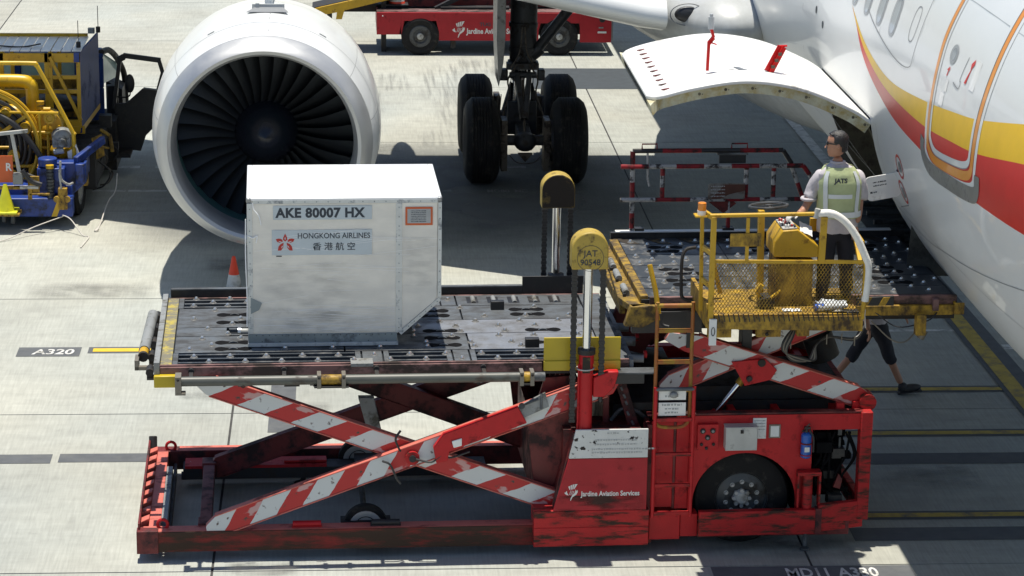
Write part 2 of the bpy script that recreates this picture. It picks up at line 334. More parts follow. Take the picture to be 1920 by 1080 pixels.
    def torus(s, c, R_, r, axis='y', n=32, k=8, m=0, sc=(1, 1)):
        P = []
        for i in range(n):
            a = 2*math.pi*i/n; u, v = R_*sc[0]*math.cos(a), R_*sc[1]*math.sin(a)
            P.append({'y': (c[0]+u, c[1], c[2]+v), 'x': (c[0], c[1]+u, c[2]+v), 'z': (c[0]+u, c[1]+v, c[2])}[axis])
        return s.tube(P, r, k, m, closed=True)
    def build(s, name, mats, parent=None, bev=0, smooth=True, label=None):
        me = bpy.data.meshes.new(name); me.from_pydata(s.v, [], s.f); me.update()
        for x in (mats if isinstance(mats, (list, tuple)) else [mats]): me.materials.append(M[x])
        me.polygons.foreach_set('material_index', s.m)
        import bmesh
        bm = bmesh.new(); bm.from_mesh(me); bmesh.ops.recalc_face_normals(bm, faces=bm.faces); bm.to_mesh(me); bm.free()
        if smooth:
            me.shade_smooth(); me.set_sharp_from_angle(angle=R(38))
        o = bpy.data.objects.new(name, me); COL.objects.link(o)
        if parent: o.parent = parent
        if bev:
            b = o.modifiers.new('b', 'BEVEL'); b.width = bev; b.segments = 2; b.limit_method = 'ANGLE'; b.angle_limit = R(40)
            b.use_clamp_overlap = True
        if label: o['label'] = label
        return o
def thing(name, label, cat, loc=(0, 0, 0), rz=0, group=None):
    o = bpy.data.objects.new(name, None); COL.objects.link(o); o.location = loc; o.rotation_euler = (0, 0, rz)
    o.empty_display_size = .2; o['label'] = label; o['category'] = cat
    if group: o['group'] = group
    return o
def tag(o, label, cat, group=None):
    o['label'] = label; o['category'] = cat
    if group: o['group'] = group
    return o
def struct(o): o['kind'] = 'structure'; return o
def inst(o, parent, loc=None, rot=None, name=None):
    c = o.copy(); COL.objects.link(c); c.parent = parent
    if loc is not None: c.location = loc
    if rot is not None: c.rotation_euler = rot
    return c
def text(name, body, size, m, parent, loc, rot=(R(90), 0, 0), bold=0, align='LEFT', sx=1, shear=0, space=1):
    if name in ('notice_lettering', 'sheet_lettering', 'sign_lettering', 'plate_lettering', 'placard_print', 'flap_lettering'):
        # print too small to read in the photograph: rows of small ink strokes
        rn = random.Random(len(body)*7+int(abs(loc[2])*1000)); wide = size*.5*sum(1.7 if ord(ch) > 255 else 1 for ch in body.split('\n')[0]); b = MB()
        for k in range(body.count('\n')+1):
            x = -wide/2 if align == 'CENTER' else 0; xe = x+wide
            while x < xe:
                w_ = rn.uniform(.25, .8)*size; z = -k*size*1.2
                b.box(x, min(x+w_, xe), -.0006, 0, z+size*rn.uniform(.05, .2), z+size*rn.uniform(.45, .62)); x += w_+size*rn.uniform(.12, .3)
        o = b.build(name, m, parent, smooth=False); o.location = loc; return o
    cu = bpy.data.curves.new(name, 'FONT'); cu.body = body; cu.size = size; cu.offset = bold*size; cu.extrude = .0008
    cu.align_x = align; cu.shear = shear; cu.space_character = space; cu.resolution_u = 3
    t = bpy.data.objects.new('tmp', cu); COL.objects.link(t)
    dg = bpy.context.evaluated_depsgraph_get(); me = bpy.data.meshes.new_from_object(t.evaluated_get(dg))
    bpy.data.objects.remove(t); me.name = name; me.materials.clear(); me.materials.append(M[m])
    o = bpy.data.objects.new(name, me); COL.objects.link(o); o.parent = parent; o.location = loc; o.rotation_euler = rot; o.scale = (sx, 1, 1)
    return o
def thistle(parent, loc, s, name='thistle_emblem'):
    """white thistle badge: bloom rays, checkered bulb, two leaves and a curling stem"""
    b = MB()
    def poly(p): b.prism([(x*s, z*s) for x, z in p], 'y', -.0015, 0)
    poly([(.30, .95), (.42, 1.0), (.44, .72), (.40, .68)]); poly([(.46, 1.02), (.58, 1.08), (.55, .72), (.49, .70)])
    poly([(.62, 1.09), (.76, 1.13), (.66, .74), (.59, .72)]); poly([(.80, 1.13), (.98, 1.14), (.76, .76), (.70, .74)])
    poly([(.02, .48), (.10, .50), (.20, .62), (.22, .48), (.30, .32), (.36, .28), (.20, .30), (.08, .38)])
    poly([(.84, .72), (.94, .58), (1.0, .70), (1.0, .52), (.92, .34), (.76, .22), (.62, .12), (.56, -.02), (.50, -.16), (.46, -.12), (.50, .06), (.60, .26), (.76, .42), (.82, .56)])
    for i in range(4):
        for j in range(3):
            cx, cz = .40+.11*j+.03*i, .34+.09*i-.02*j
            poly([(cx-.045, cz), (cx, cz-.035), (cx+.045, cz), (cx, cz+.035)])
    o = b.build(name, 'ink_white', parent, smooth=False); o.location = loc; return o
def curve_pts(ctrl, n=6):
    """Catmull-Rom through the control points"""
    P = [Vector(c) for c in ctrl]; P = [P[0]*2-P[1]]+P+[P[-1]*2-P[-2]]; out = []
    for i in range(1, len(P)-2):
        for k in range(n):
            t = k/n; a, b, c, d = P[i-1:i+3]
            out.append(.5*((2*b)+(c-a)*t+(2*a-5*b+4*c-d)*t*t+(3*b-a-3*c+d)*t**3))
    out.append(P[-2]); return out

# ------------------------------------------------------------------ ground
g = MB(); g.add([(-2500, -2500, -.02), (2500, -2500, -.02), (2500, 2500, -.02), (-2500, 2500, -.02)], [(0, 1, 2, 3)])
struct(g.build('ground', 'concrete', smooth=False))
apron = struct(bpy.data.objects.new('concrete_apron', None)); COL.objects.link(apron)
SX, SY, X0, Y0 = 5.922, 4.916, -1.285, 23.69
xs0, xs1, ys0, ys1 = X0-4*SX, X0+5*SX, Y0-4*SY, Y0+11*SY
g = MB(); g.add([(xs0, ys0, -.009), (xs1, ys0, -.009), (xs1, ys1, -.009), (xs0, ys1, -.009)], [(0, 1, 2, 3)])
g.build('joint_sealant', 'sealant', apron, smooth=False)
b = MB(); b.box(.013, SX-.013, .010, SY-.010, -.016, 0); slab = b.build('concrete_slab', 'concrete', apron, smooth=False); slab.location = (xs0, ys0, 0)
for i in range(9):
    for j in range(15):
        if i or j: inst(slab, apron, (xs0+i*SX, ys0+j*SY, 0))
def marking(name, pts, m, z=.004):
    o = MB(); o.add([(x, y, z) for x, y in pts], [tuple(range(len(pts)))]); return struct(o.build(name, m, smooth=False))
def strip(name, x0, x1, y0, y1, m, z=.004): return marking(name, [(x0, y0), (x1, y0), (x1, y1), (x0, y1)], m, z)
def gtext(body, x, y, size, z=.008, sx=1, m='paint_white', shear=0, bold=.02):
    o = text('painted_lettering', body, size, m, None, (x, y, z), (0, 0, 0), bold=bold, sx=sx, shear=shear); o['kind'] = 'structure'; return o
strip('blacked_out_marking', -4.05, -3.27, 30.89, 31.28, 'paint_dark'); gtext('A320', -3.86, 30.97, .30, sx=.78, shear=.1)
strip('blacked_out_marking', -3.18, -1.0, 31.02, 31.28, 'paint_dark'); strip('painted_line', -3.12, -1.05, 31.07, 31.21, 'paint_yellow_new', .008)
strip('blacked_out_marking', -6.5, -3.2, 26.90, 27.20, 'paint_dark'); strip('blacked_out_marking', -3.12, 1.2, 26.93, 27.21, 'paint_dark')
strip('blacked_out_marking', -.86, -.56, 27.9, 31.0, 'paint_dark')
strip('blacked_out_marking', 5.4, 16, 26.66, 27.02, 'paint_dark'); strip('blacked_out_marking', 5.2, 16, 24.33, 24.70, 'paint_dark')
strip('shadow_tone_strip', 3.62, 14, 48.1, 50.2, 'paint_shadow_tone')  # dark band painted in the shadows' colour, nothing above casts it
for y in (29.36, 27.72, 25.06):
    strip('blacked_out_marking', 5.2, 16, y-.13, y+.12, 'paint_dark'); strip('painted_line', 5.2, 16, y-.065, y+.055, 'paint_yellow', .008)
strip('painted_line', 5.5, 8.3, 31.81, 31.90, 'paint_white'); strip('painted_line', 8.42, 10.2, 31.0, 31.2, 'paint_white')
marking('blacked_out_marking', [(7.98, 24.5), (8.45, 24.5), (8.33, 40), (7.93, 40)], 'paint_dark', .010)
marking('painted_line', [(8.02, 24.5), (8.24, 24.5), (8.22, 35.5), (8.04, 35.5)], 'paint_yellow', .013)
marking('painted_line', [(8.02, 35.6), (8.24, 35.6), (8.16, 46), (7.98, 46)], 'paint_white', .013)
for x0, x1 in ((-4.6, -4.1), (-3.92, -3.4), (-3.36, -2.76), (-.3, .4), (.95, 1.72)): strip('painted_line', x0, x1, 39.70, 39.82, 'paint_white')
for x0, x1 in ((-3.9, -3.30), (-3.05, -2.6), (2.5, 3.02), (1.4, 1.75)): strip('painted_line', x0, x1, 41.36, 41.52, 'paint_white')
gtext('MD80  MD', 2.28, 39.62, .26, sx=.55)
strip('blacked_out_marking', 3.62, 5.62, 22.9, 23.66, 'paint_dark'); gtext('MD11', 4.34, 23.37, .32, sx=.56); gtext('A330', 4.86, 23.37, .32, sx=.58)
def stain_or_shade(x0, x1, y0, y1, m, z): strip('tarmac_stain_or_shade', x0, x1, y0, y1, m, z)
stain_or_shade(-3.6, 5.4, 35.9, 43.3, 'wing_shade', .0150)  # painted shade under the wing, on top of its cast shadow
for i, (x, y, wx, wy) in enumerate(((1.9, 48.6, 1.0, 4.6), (1.0, 48.7, .7, 2.0), (2.1, 45.4, .9, 3.2), (.4, 46.8, .9, 2.4), (2.7, 50.3, 1.4, 2.0), (3.2, 44, .5, 3), (1.6, 43.6, .7, 1.6))):
    stain_or_shade(x-wx/2, x+wx/2, y-wy/2, y+wy/2, 'skid', .0165+.0012*i)
for i, (x, y, wx, wy) in enumerate(((-1.6, 35.2, .7, .8), (-3.4, 33.9, 1.8, .8), (-1.7, 29.25, .5, .35), (-.8, 23.7, .8, .4), (4.7, 24.1, 1.2, .6), (4.2, 24.3, .8, .5), (-.35, 28.8, .5, .25), (1.3, 26.4, 1.2, 1), (5.2, 30.5, 1.4, 1.5), (.6, 42.9, .8, .8), (6.4, 26.2, 1.2, .8), (.2, 49, .9, 1.3))):
    stain_or_shade(x-wx/2, x+wx/2, y-wy/2, y+wy/2, 'oil', .026+.0012*i)

# ================================================================== cargo loader
LO = thing('cargo_loader', 'red scissor-lift cargo loader with roller decks and yellow operator cab beside the aircraft', 'cargo loader', (-2.02, 23.95, 0), R(1.6))
# --- chassis
b = MB()
b.box(0, 5.1, 0, .17, .10, .31, 0)
b.box(0, 5.1, 2.43, 2.6, .10, .31, 1)
b.box(.10, .215, .17, 2.43, .12, .31, 5); b.box(0, .022, .05, 2.62, .14, .39, 1)
b.box(.215, .28, .35, 1.95, .12, .312, 3); b.box(.28, .31, .3, 2.3, .10, .22, 4); b.box(.02, .10, .1, 2.5, .12, .16, 4)
for i in range(9):
    y = .24+i*.26
    b.prism([(.022, y), (.10, y+.10), (.10, y+.22), (.022, y+.13)], 'z', .24, .335, 5)
b.prism([(-.012, -.012), (.20, -.012), (.20, .10), (-.012, .12)], 'z', .09, .325, 1)
b.cyl((.045, 2.52, .2), (.045, 2.62, .42), .045, 10, 4)
ch = b.build('chassis_frame', ['red_brown', 'dark_red', 'salmon', 'grey', 'dark', 'salmon'], LO, bev=.006)
b = MB(); b.box(.05, 5.0, .012, .165, .3105, .314); b.box(.33, 4.0, 2.435, 2.59, .3105, .314); b.build('beam_top_flange', 'salmon', LO)
for y in (.12, 2.48):
    b = MB(); b.torus((0, 0, .0), .05, .016, 'y', 16, 8); e = b.build('lifting_eye', 'red', LO); e.location = (.24, y, .35)
# near sill: worn right-hand beams
b = MB(); b.box(3.90, 5.05, -.125, .16, .325, .50); b.box(3.90, 5.05, -.125, -.001, .125, .325); b.build('lower_side_beam', 'red_worn', LO, bev=.006)
b = MB(); b.box(5.07, 5.38, -.02, .14, .14, .40); b.box(5.385, 5.56, 0, .14, .16, .40); b.box(5.07, 5.56, .14, .3, .14, .38); b.build('step_beam', 'red', LO, bev=.005)
# inner far machinery rail
b = MB(); b.box(.38, 3.6, 2.05, 2.30, .12, .24, 0); b.box(.40, 1.9, 2.05, 2.32, .24, .27, 1); b.box(2.2, 2.8, 2.0, 2.3, .24, .30, 0)
b.cyl((.36, 2.1, .15), (3.6, 2.1, .15), .045, 10, 0); b.cyl((1.65, 2.15, .12), (1.65, 2.15, .02), .03, 8, 0); b.cyl((1.65, 2.15, .01), (1.65, 2.15, .03), .10, 12, 0)
b.box(1.45, 1.9, 2.1, 2.2, .28, .30, 2); b.build('hydraulic_channel', ['dark', 'red', 'red'], LO)
b = MB(); b.cyl((.30, .30, .15), (.42, .6, .02), .006, 6); b.tube(curve_pts([(.30, 2.0, .2), (.36, 2.1, .16), (.42, 2.18, .24), (.46, 2.2, .27)]), .006, 6); b.build('loose_cable', 'wire', LO)
for x, z in ((1.66, .345), (2.44, .345)):
    b = MB(); b.cyl((x-.14, .09, z-.005), (x+.14, .09, z-.005), .032, 12, 0); b.box(x-.15, x+.15, .05, .13, .31, .325, 0)
    b.build('beam_roller', 'red' if x < 2 else 'dark', LO)
# small carrier wheels
def small_wheel(y):
    b = MB(); b.lathe([(-.05, .10), (-.055, .19), (-.04, .22), (.04, .22), (.055, .19), (.05, .10)], (0, 0, 0), 'y', 28)
    t = b.build('wheel', 'rubber', LO); t.location = (2.25, y, .22)
    b = MB(); b.lathe([(-.052, .02), (-.045, .10), (-.06, .125), (-.06, .165), (-.045, .172)], (0, 0, 0), 'y', 24); b.lathe([(-.075, 0), (-.075, .035), (-.05, .045)], (0, 0, 0), 'y', 12)
    r = b.build('rim', 'rim_light', t); return t
small_wheel(.34); small_wheel(2.36)
b = MB(); b.box(2.0, 2.5, .25, .42, .24, .29); b.cyl((2.25, .25, .22), (2.25, 2.4, .22), .03, 8); b.build('axle', 'dark', LO)
# lower cross shaft between the scissor feet
b = MB(); b.box(.60, .72, .18, 2.12, .20, .32); b.box(.585, .735, .16, .36, .18, .335); b.box(.585, .735, 1.95, 2.15, .18, .335); b.build('cross_shaft', 'dark_red', LO, bev=.008)

def arm(name, p, q, ly, h, th, front, parent=LO, ends=(.12, .12)):
    """box-section scissor arm; own x-axis runs along it, so the painted stripes do too"""
    p = Vector((p[0], 0, p[1])); q = Vector((q[0], 0, q[1])); L = (q-p).length; a = math.atan2(q.z-p.z, q.x-p.x)
    b = MB(); e0, e1 = ends
    out = [(-.02, -h*.25), (e0*.7, -h/2), (L-e1*.5, -h/2), (L+.03, -h*.1), (L, h*.3), (L-e1, h/2), (e0, h/2), (0, h*.2)]
    b.prism(out, 'y', 0, th, 0, side=1)
    # flange strip along the upper edge
    b.prism([(e0, h/2), (L-e1, h/2), (L-e1, h/2+.012), (e0, h/2+.012)], 'y', -.008, th+.008, 1)
    b.prism([(e0, -h/2-.012), (L-e1, -h/2-.012), (L-e1, -h/2), (e0, -h/2)], 'y', -.008, th+.008, 1)
    o = b.build(name, [front, 'salmon' if front == 'stripes' else 'dark_red'], parent, bev=.004); o.location = (p.x, ly, p.z); o.rotation_euler = (0, -a, 0); return o
arm('scissor_arm', (.68, .325), (4.70, 1.785), .012, .20, .08, 'stripes')
arm('scissor_arm', (.64, 1.82), (4.36, .441), .096, .20, .08, 'stripes')
arm('scissor_arm', (.64, .22), (4.55, 1.62), 2.02, .21, .09, 'dark_red')
arm('scissor_arm', (.70, 1.86), (4.30, .46), 1.88, .20, .09, 'dark_red')
# pivots, cylinder casing, cross tubes
b = MB(); b.cyl((2.70, -.03, 1.045), (2.70, .22, 1.045), .07, 16, 0); b.cyl((2.70, -.05, 1.045), (2.70, .0, 1.045), .035, 12, 1)

b.build('scissor_pivot', ['red_worn', 'dark'], LO)
b = MB(); b.prism([(2.92, 1.12), (3.02, 1.26), (3.75, 1.53), (3.84, 1.36), (3.08, 1.08), (3.06, .98), (2.95, .96)], 'y', .10, .17, 0)
b.prism([(3.10, 1.19), (3.20, 1.22), (3.20, 1.14), (3.12, 1.12)], 'y', .085, .10, 1); o = b.build('cylinder_housing', ['red', 'white'], LO, bev=.008); o.location = (-.02, -.175, .047)
b = MB(); b.prism([(3.72, 1.50), (4.02, 1.66), (4.06, 1.52), (3.80, 1.40)], 'y', .13, .17, 0)
b.cyl((3.82, .12, 1.55), (3.95, .12, 1.60), .012, 8, 1); b.cyl((3.98, .12, 1.50), (3.98, .12, 1.66), .012, 8, 1); b.cyl((3.79, .12, 1.53), (3.79, .14, 1.53), .03, 12, 1)
o = b.build('latch_box', ['grey', 'steel'], LO); o.location = (-.02, -.175, .047)
b = MB()
b.tube(curve_pts([(2.42, .14, .98), (2.50, .13, .94), (2.56, .13, .80), (2.60, .14, .74)]), .012, 6); b.tube(curve_pts([(2.60, .12, 1.30), (2.55, .10, 1.22), (2.58, .12, 1.12), (2.60, .14, 1.08)]), .012, 6)
b.tube(curve_pts([(2.75, .12, 1.0), (2.9, .11, .97), (3.0, .11, 1.03), (3.1, .12, 1.01), (3.28, .12, 1.07)]), .011, 6)

o = b.build('hydraulic_hose', 'rubber_hose', LO); o.location = (-.02, -.175, .047)
b = MB(); b.prism([(2.20, 1.36), (2.36, 1.36), (2.44, .98), (2.30, .98)], 'y', .95, 1.05, 0); b.build('scissor_link', 'grey', LO, bev=.005)

# --- main deck
DZ = 1.98
dk = MB(); dk.box(.22, 4.85, .16, 2.58, 1.84, DZ-.035, 0)
dk.box(.22, 4.85, .16, .19, 1.86, DZ, 1); dk.box(.22, 4.85, 2.55, 2.58, 1.86, DZ, 1)
dk.box(.25, .36, .19, 2.55, DZ-.034, DZ, 2); dk.box(.19, .245, .12, 2.6, 1.86, DZ+.04, 3); dk.box(4.62, 4.85, .19, 2.55, DZ-.034, DZ, 4)
for y in (.5, 1.0, 1.7, 2.3): dk.box(.4, 4.7, y-.04, y+.04, 1.78, 1.84, 0)
DECK = dk.build('main_deck', ['trough', 'pink', 'yellow_faded', 'grey', 'steel'], LO, bev=.003)
def deck_plate(x0, x1, y0, y1, m, z=DZ, parent=None, slots=()):
    """deck plate with flat near-black ovals for the shade of drive slots and a roller standing in each"""
    import bmesh
    b = MB(); b.box(x0+.004, x1-.004, y0+.004, y1-.004, z-.02, z)
    o = b.build('deck_plate', m, parent or DECK, bev=.002, smooth=False)
    for sx, sy in slots:
        s = MB(); n = 8; L, r = .115, .070; pts = []
        for i in range(n+1): a = -math.pi/2+math.pi*i/n; pts.append((sx+L+math.cos(a)*r, sy+math.sin(a)*r))
        pts += [(sx+.06, sy+.045), (sx-.06, sy+.045)]
        for i in range(n+1): a = math.pi/2+math.pi*i/n; pts.append((sx-L+math.cos(a)*r, sy+math.sin(a)*r))
        pts += [(sx-.06, sy-.045), (sx+.06, sy-.045)]
        s.prism(pts, 'z', z-.004, z+.0015); s.build('drive_slot', 'interior', parent or DECK, smooth=False)
        s = MB(); s.cyl((sx, sy-.012, z-.066), (sx, sy+.012, z-.066), .082, 22); s.build('drive_wheel', 'steel', parent or DECK)
    return o
def bars(x0, x1, ys, m, z=DZ, parent=None):
    for y in ys:
        b = MB(); b.box(x0, x1, y-.018, y+.018, z-.034, z-.002); b.build('deck_rail', m, parent or DECK, bev=.002, smooth=False)
# near and far channelled strips (in bays), plates between
for x0, x1 in ((.37, 2.20), (2.44, 3.10), (3.30, 4.60)):
    for y0, y1 in ((.19, .56), (2.16, 2.55)):
        far = y0 > 1
        if far and x0 > 3.2: continue
        deck_plate(x0-.01, x0+.05, y0, y1, 'steel'); deck_plate(x1-.05, x1+.01, y0, y1, 'steel')
        bars(x0+.05, x1-.05, (y0+.06, y0+.19, y0+.32), 'steel_dark' if not far else 'steel')
deck_plate(2.22, 2.42, .19, .56, 'steel'); deck_plate(2.22, 2.42, 2.16, 2.55, 'steel'); deck_plate(3.12, 3.28, .19, .56, 'steel'); deck_plate(3.12, 3.28, 2.16, 2.55, 'steel')
deck_plate(3.29, 4.60, 2.16, 2.55, 'steel')
for i in range(5):
    b = MB(); x = 3.42+i*.22; b.box(x-.02, x+.10, 2.24, 2.48, DZ-.002, DZ+.001, 1); b.cyl((x+.05, 2.25, DZ-.005), (x+.05, 2.47, DZ-.005), .026, 12, 0); b.build('cross_roller', ['grey', 'black'], DECK)
deck_plate(.37, 2.05, .57, 1.13, 'steel', slots=((.95, .68), (.95, .90)))
deck_plate(2.06, 3.30, .57, 1.13, 'steel', slots=((3.05, .72), (3.05, .97)))
deck_plate(3.31, 4.61, .57, 1.13, 'steel_blue', slots=((4.12, .78),))
deck_plate(.37, .88, 1.14, 1.44, 'steel'); deck_plate(2.06, 2.75, 1.14, 1.44, 'steel'); deck_plate(2.76, 4.61, 1.14, 1.62, 'steel_blue', slots=((3.05, 1.22), (4.1, 1.22)))
bars(.9, 2.04, (1.19, 1.40), 'steel')
b = MB(); b.cyl((1.02, 1.29, DZ-.006), (2.02, 1.29, DZ-.006), .04, 14, 0); b.cyl((.99, 1.29, DZ-.006), (1.02, 1.29, DZ-.006), .05, 12, 1); b.build('long_roller', ['grey', 'caster'], DECK)
deck_plate(.37, 2.05, 1.45, 2.15, 'steel', slots=((.95, 1.62), (.95, 1.90)))
deck_plate(2.06, 3.30, 1.63, 2.15, 'steel', slots=((3.0, 1.78), (3.0, 1.96)))
deck_plate(3.31, 4.61, 1.63, 2.15, 'steel', slots=((4.0, 1.80), (4.0, 1.98)))
cb = MB(); cb.lathe([(0, .040), (.008, .032), (.010, 0)], (0, 0, 0), 'z', 10, 1); cb.sphere((0, 0, .016), .0215, 8, 0)
CAST = None
def caster(x, y, z, parent):
    global CAST
    if CAST is None: CAST = cb.build('caster_ball', ['caster', 'caster_ring'], parent); CAST.location = (x, y, z)
    else: inst(CAST, parent, (x, y, z))
slots_main = [(.95, .68), (.95, .9), (3.05, .72), (3.05, .97), (4.12, .78), (3.05, 1.22), (4.1, 1.22), (.95, 1.62), (.95, 1.9), (3, 1.78), (3, 1.96), (4, 1.8), (4, 1.98)]
for k, (y, n, off) in enumerate(((.25, 12, .3), (.42, 12, .15), (.66, 9, .1), (.80, 10, .35), (1.03, 10, .2), (1.19, 9, .45), (1.38, 10, .25), (1.55, 10, .5), (1.74, 10, .15), (2.06, 10, .3), (2.24, 12, .1), (2.37, 12, .3), (2.50, 12, .12))):
    for i in range(n):
        x = .42+off*.35/.35+(4.25*i/n) + random.uniform(-.04, .04)*(2 < k < 10)
        if x > 4.58 or (3.35 < x and y > 2.2): continue
        if any(abs(x-sx) < .2 and abs(y-sy) < .05 for sx, sy in slots_main): continue
        if 1.1 < x < 2.5 and .80 < y < 2.1: continue            # under the container
        caster(x, y, DZ if .56 < y < 2.16 else DZ-.003, DECK)
for x, y in ((3.93, .62), (3.70, 2.0)):
    b = MB(); b.box(x-.07, x+.07, y-.03, y+.05, DZ, DZ+.09); b.build('cargo_stop', 'black', LO, bev=.004)
b = MB(); b.box(2.10, 2.32, .12, .30, DZ-.03, DZ+.005); b.build('tie_plate', 'grey', LO, bev=.003)
# side flange, brackets, bumper pipe
b = MB(); b.box(.25, 3.98, .13, .158, 1.875, 1.965, 0)
for x in (.55, 1.45, 2.35, 3.4): b.cyl((x, .10, 1.93), (x, .13, 1.93), .03, 10, 1); b.box(x-.02, x+.02, -.06, .13, 1.90, 1.925, 1)
b.build('deck_side_flange', ['pink', 'dark'], LO, bev=.003)
b = MB(); b.box(.19, .42, .06, .14, 1.78, 1.90, 0); b.build('corner_plate', 'olive', LO, bev=.01)
b = MB(); b.cyl((.42, .01, 1.865), (1.78, .01, 1.865), .048, 20, 0); b.cyl((2.03, .01, 1.865), (3.76, .01, 1.865), .048, 20, 0); b.cyl((3.86, .01, 1.865), (3.99, .01, 1.865), .045, 16, 1)
o = b.build('bumper_pipe', ['pipe', 'steel'], LO); o.location = (0, -.075, .018)
for x, w_ in ((1.905, .14), (3.81, .06)):
    b = MB(); b.cyl((x-w_*.7, .01, 1.865), (x+w_*.7, .01, 1.865), .050, 18, 0)
    for s in (-1, 1): b.box(x+s*w_*.85-.02, x+s*w_*.85+.02, -.055, .09, 1.79, 1.93, 1); b.cyl((x+s*w_*.85, -.062, 1.90), (x+s*w_*.85, -.05, 1.90), .014, 8, 2)
    b.box(x-w_*1.2, x+w_*1.2, -.05, .06, 1.795, 1.812, 2); o = b.build('pipe_clamp', ['yellow_dirty', 'caster_base', 'dark'], LO, bev=.003); o.location = (0, -.075, .018)
b = MB(); b.box(.40, .46, -.06, .10, 1.76, 1.93, 0); b.cyl((.43, -.07, 1.90), (.43, -.05, 1.90), .014, 8, 1); b.box(.40, .50, -.06, .02, 1.745, 1.77, 0); o = b.build('pipe_bracket', ['caster_base', 'dark'], LO, bev=.003); o.location = (0, -.075, .018)
# left end roller
b = MB(); b.cyl((.060, .92, 1.90), (.100, 2.12, 1.93), .055, 22); b.build('end_roller', 'grey', LO)
b = MB(); b.cyl((.058, .76, 1.895), (.060, .91, 1.90), .048, 16, 0); b.cyl((.058, .73, 1.89), (.058, .77, 1.895), .052, 16, 1); b.box(-.02, .02, .58, .80, 1.80, 1.90, 2); b.box(-.02, .17, .58, .64, 1.80, 1.835, 2); b.box(.09, .115, 2.05, 2.15, 1.85, 1.95, 2); b.build('roller_bracket', ['yellow', 'dark', 'caster_base'], LO)
b = MB()
for y in (.3, .8, 1.25, 1.75, 2.2): b.cyl((.14, y, 1.86), (.14, y+.16, 1.86), .04, 10); b.cyl((.11, y+.05, 1.80), (.20, y+.05, 1.80), .03, 8)
b.build('end_stop', 'dark', LO)
# far curb, guard plates, right end rollers
b = MB(); b.box(.27, 4.02, 2.60, 2.63, 1.90, 2.055, 0); b.box(.27, 4.02, 2.596, 2.66, 2.055, 2.068, 1); b.build('far_curb', ['black', 'steel'], LO)
b = MB(); b.box(3.99, 4.75, .075, .095, 1.90, 2.235, 0); b.box(3.99, 4.75, .060, .075, 1.90, 2.0, 0); b.build('side_guard_plate', 'olive', LO, bev=.004)
b = MB(); b.box(4.02, 4.68, 2.60, 2.62, 1.95, 2.17, 0); b.build('side_guard_plate', 'black', LO, bev=.004)
for y, s in ((.35, .8), (.95, 1), (1.45, .9), (2.0, .8)):
    b = MB(); b.cyl((4.86, y, 1.93), (5.02, y-.02, 1.93), .05*s, 14, 0); b.cyl((5.03, y+.06, 1.95), (5.06, y+.06, 1.95), .04, 12, 1); b.build('end_buffer', ['grey', 'red_worn'], LO)
b = MB(); b.box(4.62, 4.98, -.02, .12, 1.78, 1.88, 0); b.box(4.60, 5.1, -.03, .14, 1.88, 1.90, 1); b.build('guide_block', ['black', 'steel'], LO, bev=.004)
b = MB(); b.box(4.86, 4.90, .2, 2.5, 1.80, 1.96); b.build('deck_end_beam', 'grey', LO)
b = MB()
for x in (1.0, 1.7, 3.3): b.cyl((x, .06, 1.79), (x+.1, .06, 1.79), .008, 6); b.torus((x+.05, .06, 1.79), .018, .006, 'y', 10, 5)
b.box(1.45, 1.6, .08, .25, 1.77, 1.84); b.build('under_deck_fitting', 'dark', LO)

# --- lift columns
def link_chain(x, y, z0, z1):
    b = MB(); n = int((z1-z0)/.032)
    for i in range(n):
        z = z0+i*.032; w_ = .024 if i % 2 else .030
        b.box(x-w_, x+w_, y-.016, y+.016, z+.001, z+.031)
    return b.build('lift_chain', 'black', LO, bev=0, smooth=False)
def column(y, zc, z0, zr, near):
    b = MB(); b.cyl((4.40, y, z0), (4.40, y, zr), .068, 24, 0); b.cyl((4.40, y, zr), (4.40, y, zr+.10), .075, 24, 0); b.cyl((4.40, y, zr+.10), (4.40, y, zr+.15), .088, 24, 1)
    if near:
        b.cyl((4.325, y-.02, z0), (4.325, y-.02, zr), .012, 8, 0)
        for z in (z0+.3, zr-.05): b.torus((4.39, y, z), .085, .007, 'z', 20, 6, 2)
    b.build('lift_cylinder', ['red', 'dark', 'wire'], LO)
    if near:
        b = MB(); b.box(4.355, 4.43, y-.078, y-.07, zr-.08, zr+.08, 0); b.build('peeling_sticker', 'yellow_grease', LO)
    b = MB(); b.cyl((4.40, y, zr+.10), (4.40, y, zc-.30), .046, 24); b.build('lift_rod', 'chrome', LO)
    # capped chain sheave
    pts = [(4.225, zc-.37), (4.58, zc-.37)]+[(4.4025+.178*math.cos(a), zc-.165+.165*math.sin(a)) for a in [math.pi*i/16 for i in range(17)]]
    b = MB(); b.prism(pts, 'y', y-.10, y+.10, 0, side=1); o = b.build('sheave_cover', ['yellow_cover' if near else 'yellow_grease', 'yellow_cover'], LO, bev=.012)
    link_chain(4.265, y-.02, 1.40 if near else z0+.1, zc-.37); link_chain(4.545, y-.02, 1.88 if near else z0+.1, zc-.37)
    return o
column(-.02, 3.345, .95, 2.0, True); column(2.78, 3.27, .95, 2.0, False)
b = MB(); b.prism([(4.47, 1.66), (4.58, 1.66), (4.68, 1.76), (4.72, 1.92), (4.62, 1.92), (4.47, 1.86)], 'y', -.06, .04, 0); b.cyl((4.545, -.03, 1.60), (4.545, -.03, 1.88), .022, 10, 1); b.build('cylinder_bracket', ['red', 'black'], LO, bev=.01)
text('unit_number', 'JAT', .088, 'ink', LO, (4.405, -.124, 3.108), bold=.004, align='CENTER'); text('unit_number', '90548', .084, 'ink', LO, (4.405, -.124, 3.02), bold=.008, align='CENTER', sx=.95)
b = MB(); b.torus((4.405, -.1215, 3.088), .128, .0025, 'y', 40, 4); b.build('number_ring', 'ink', LO)
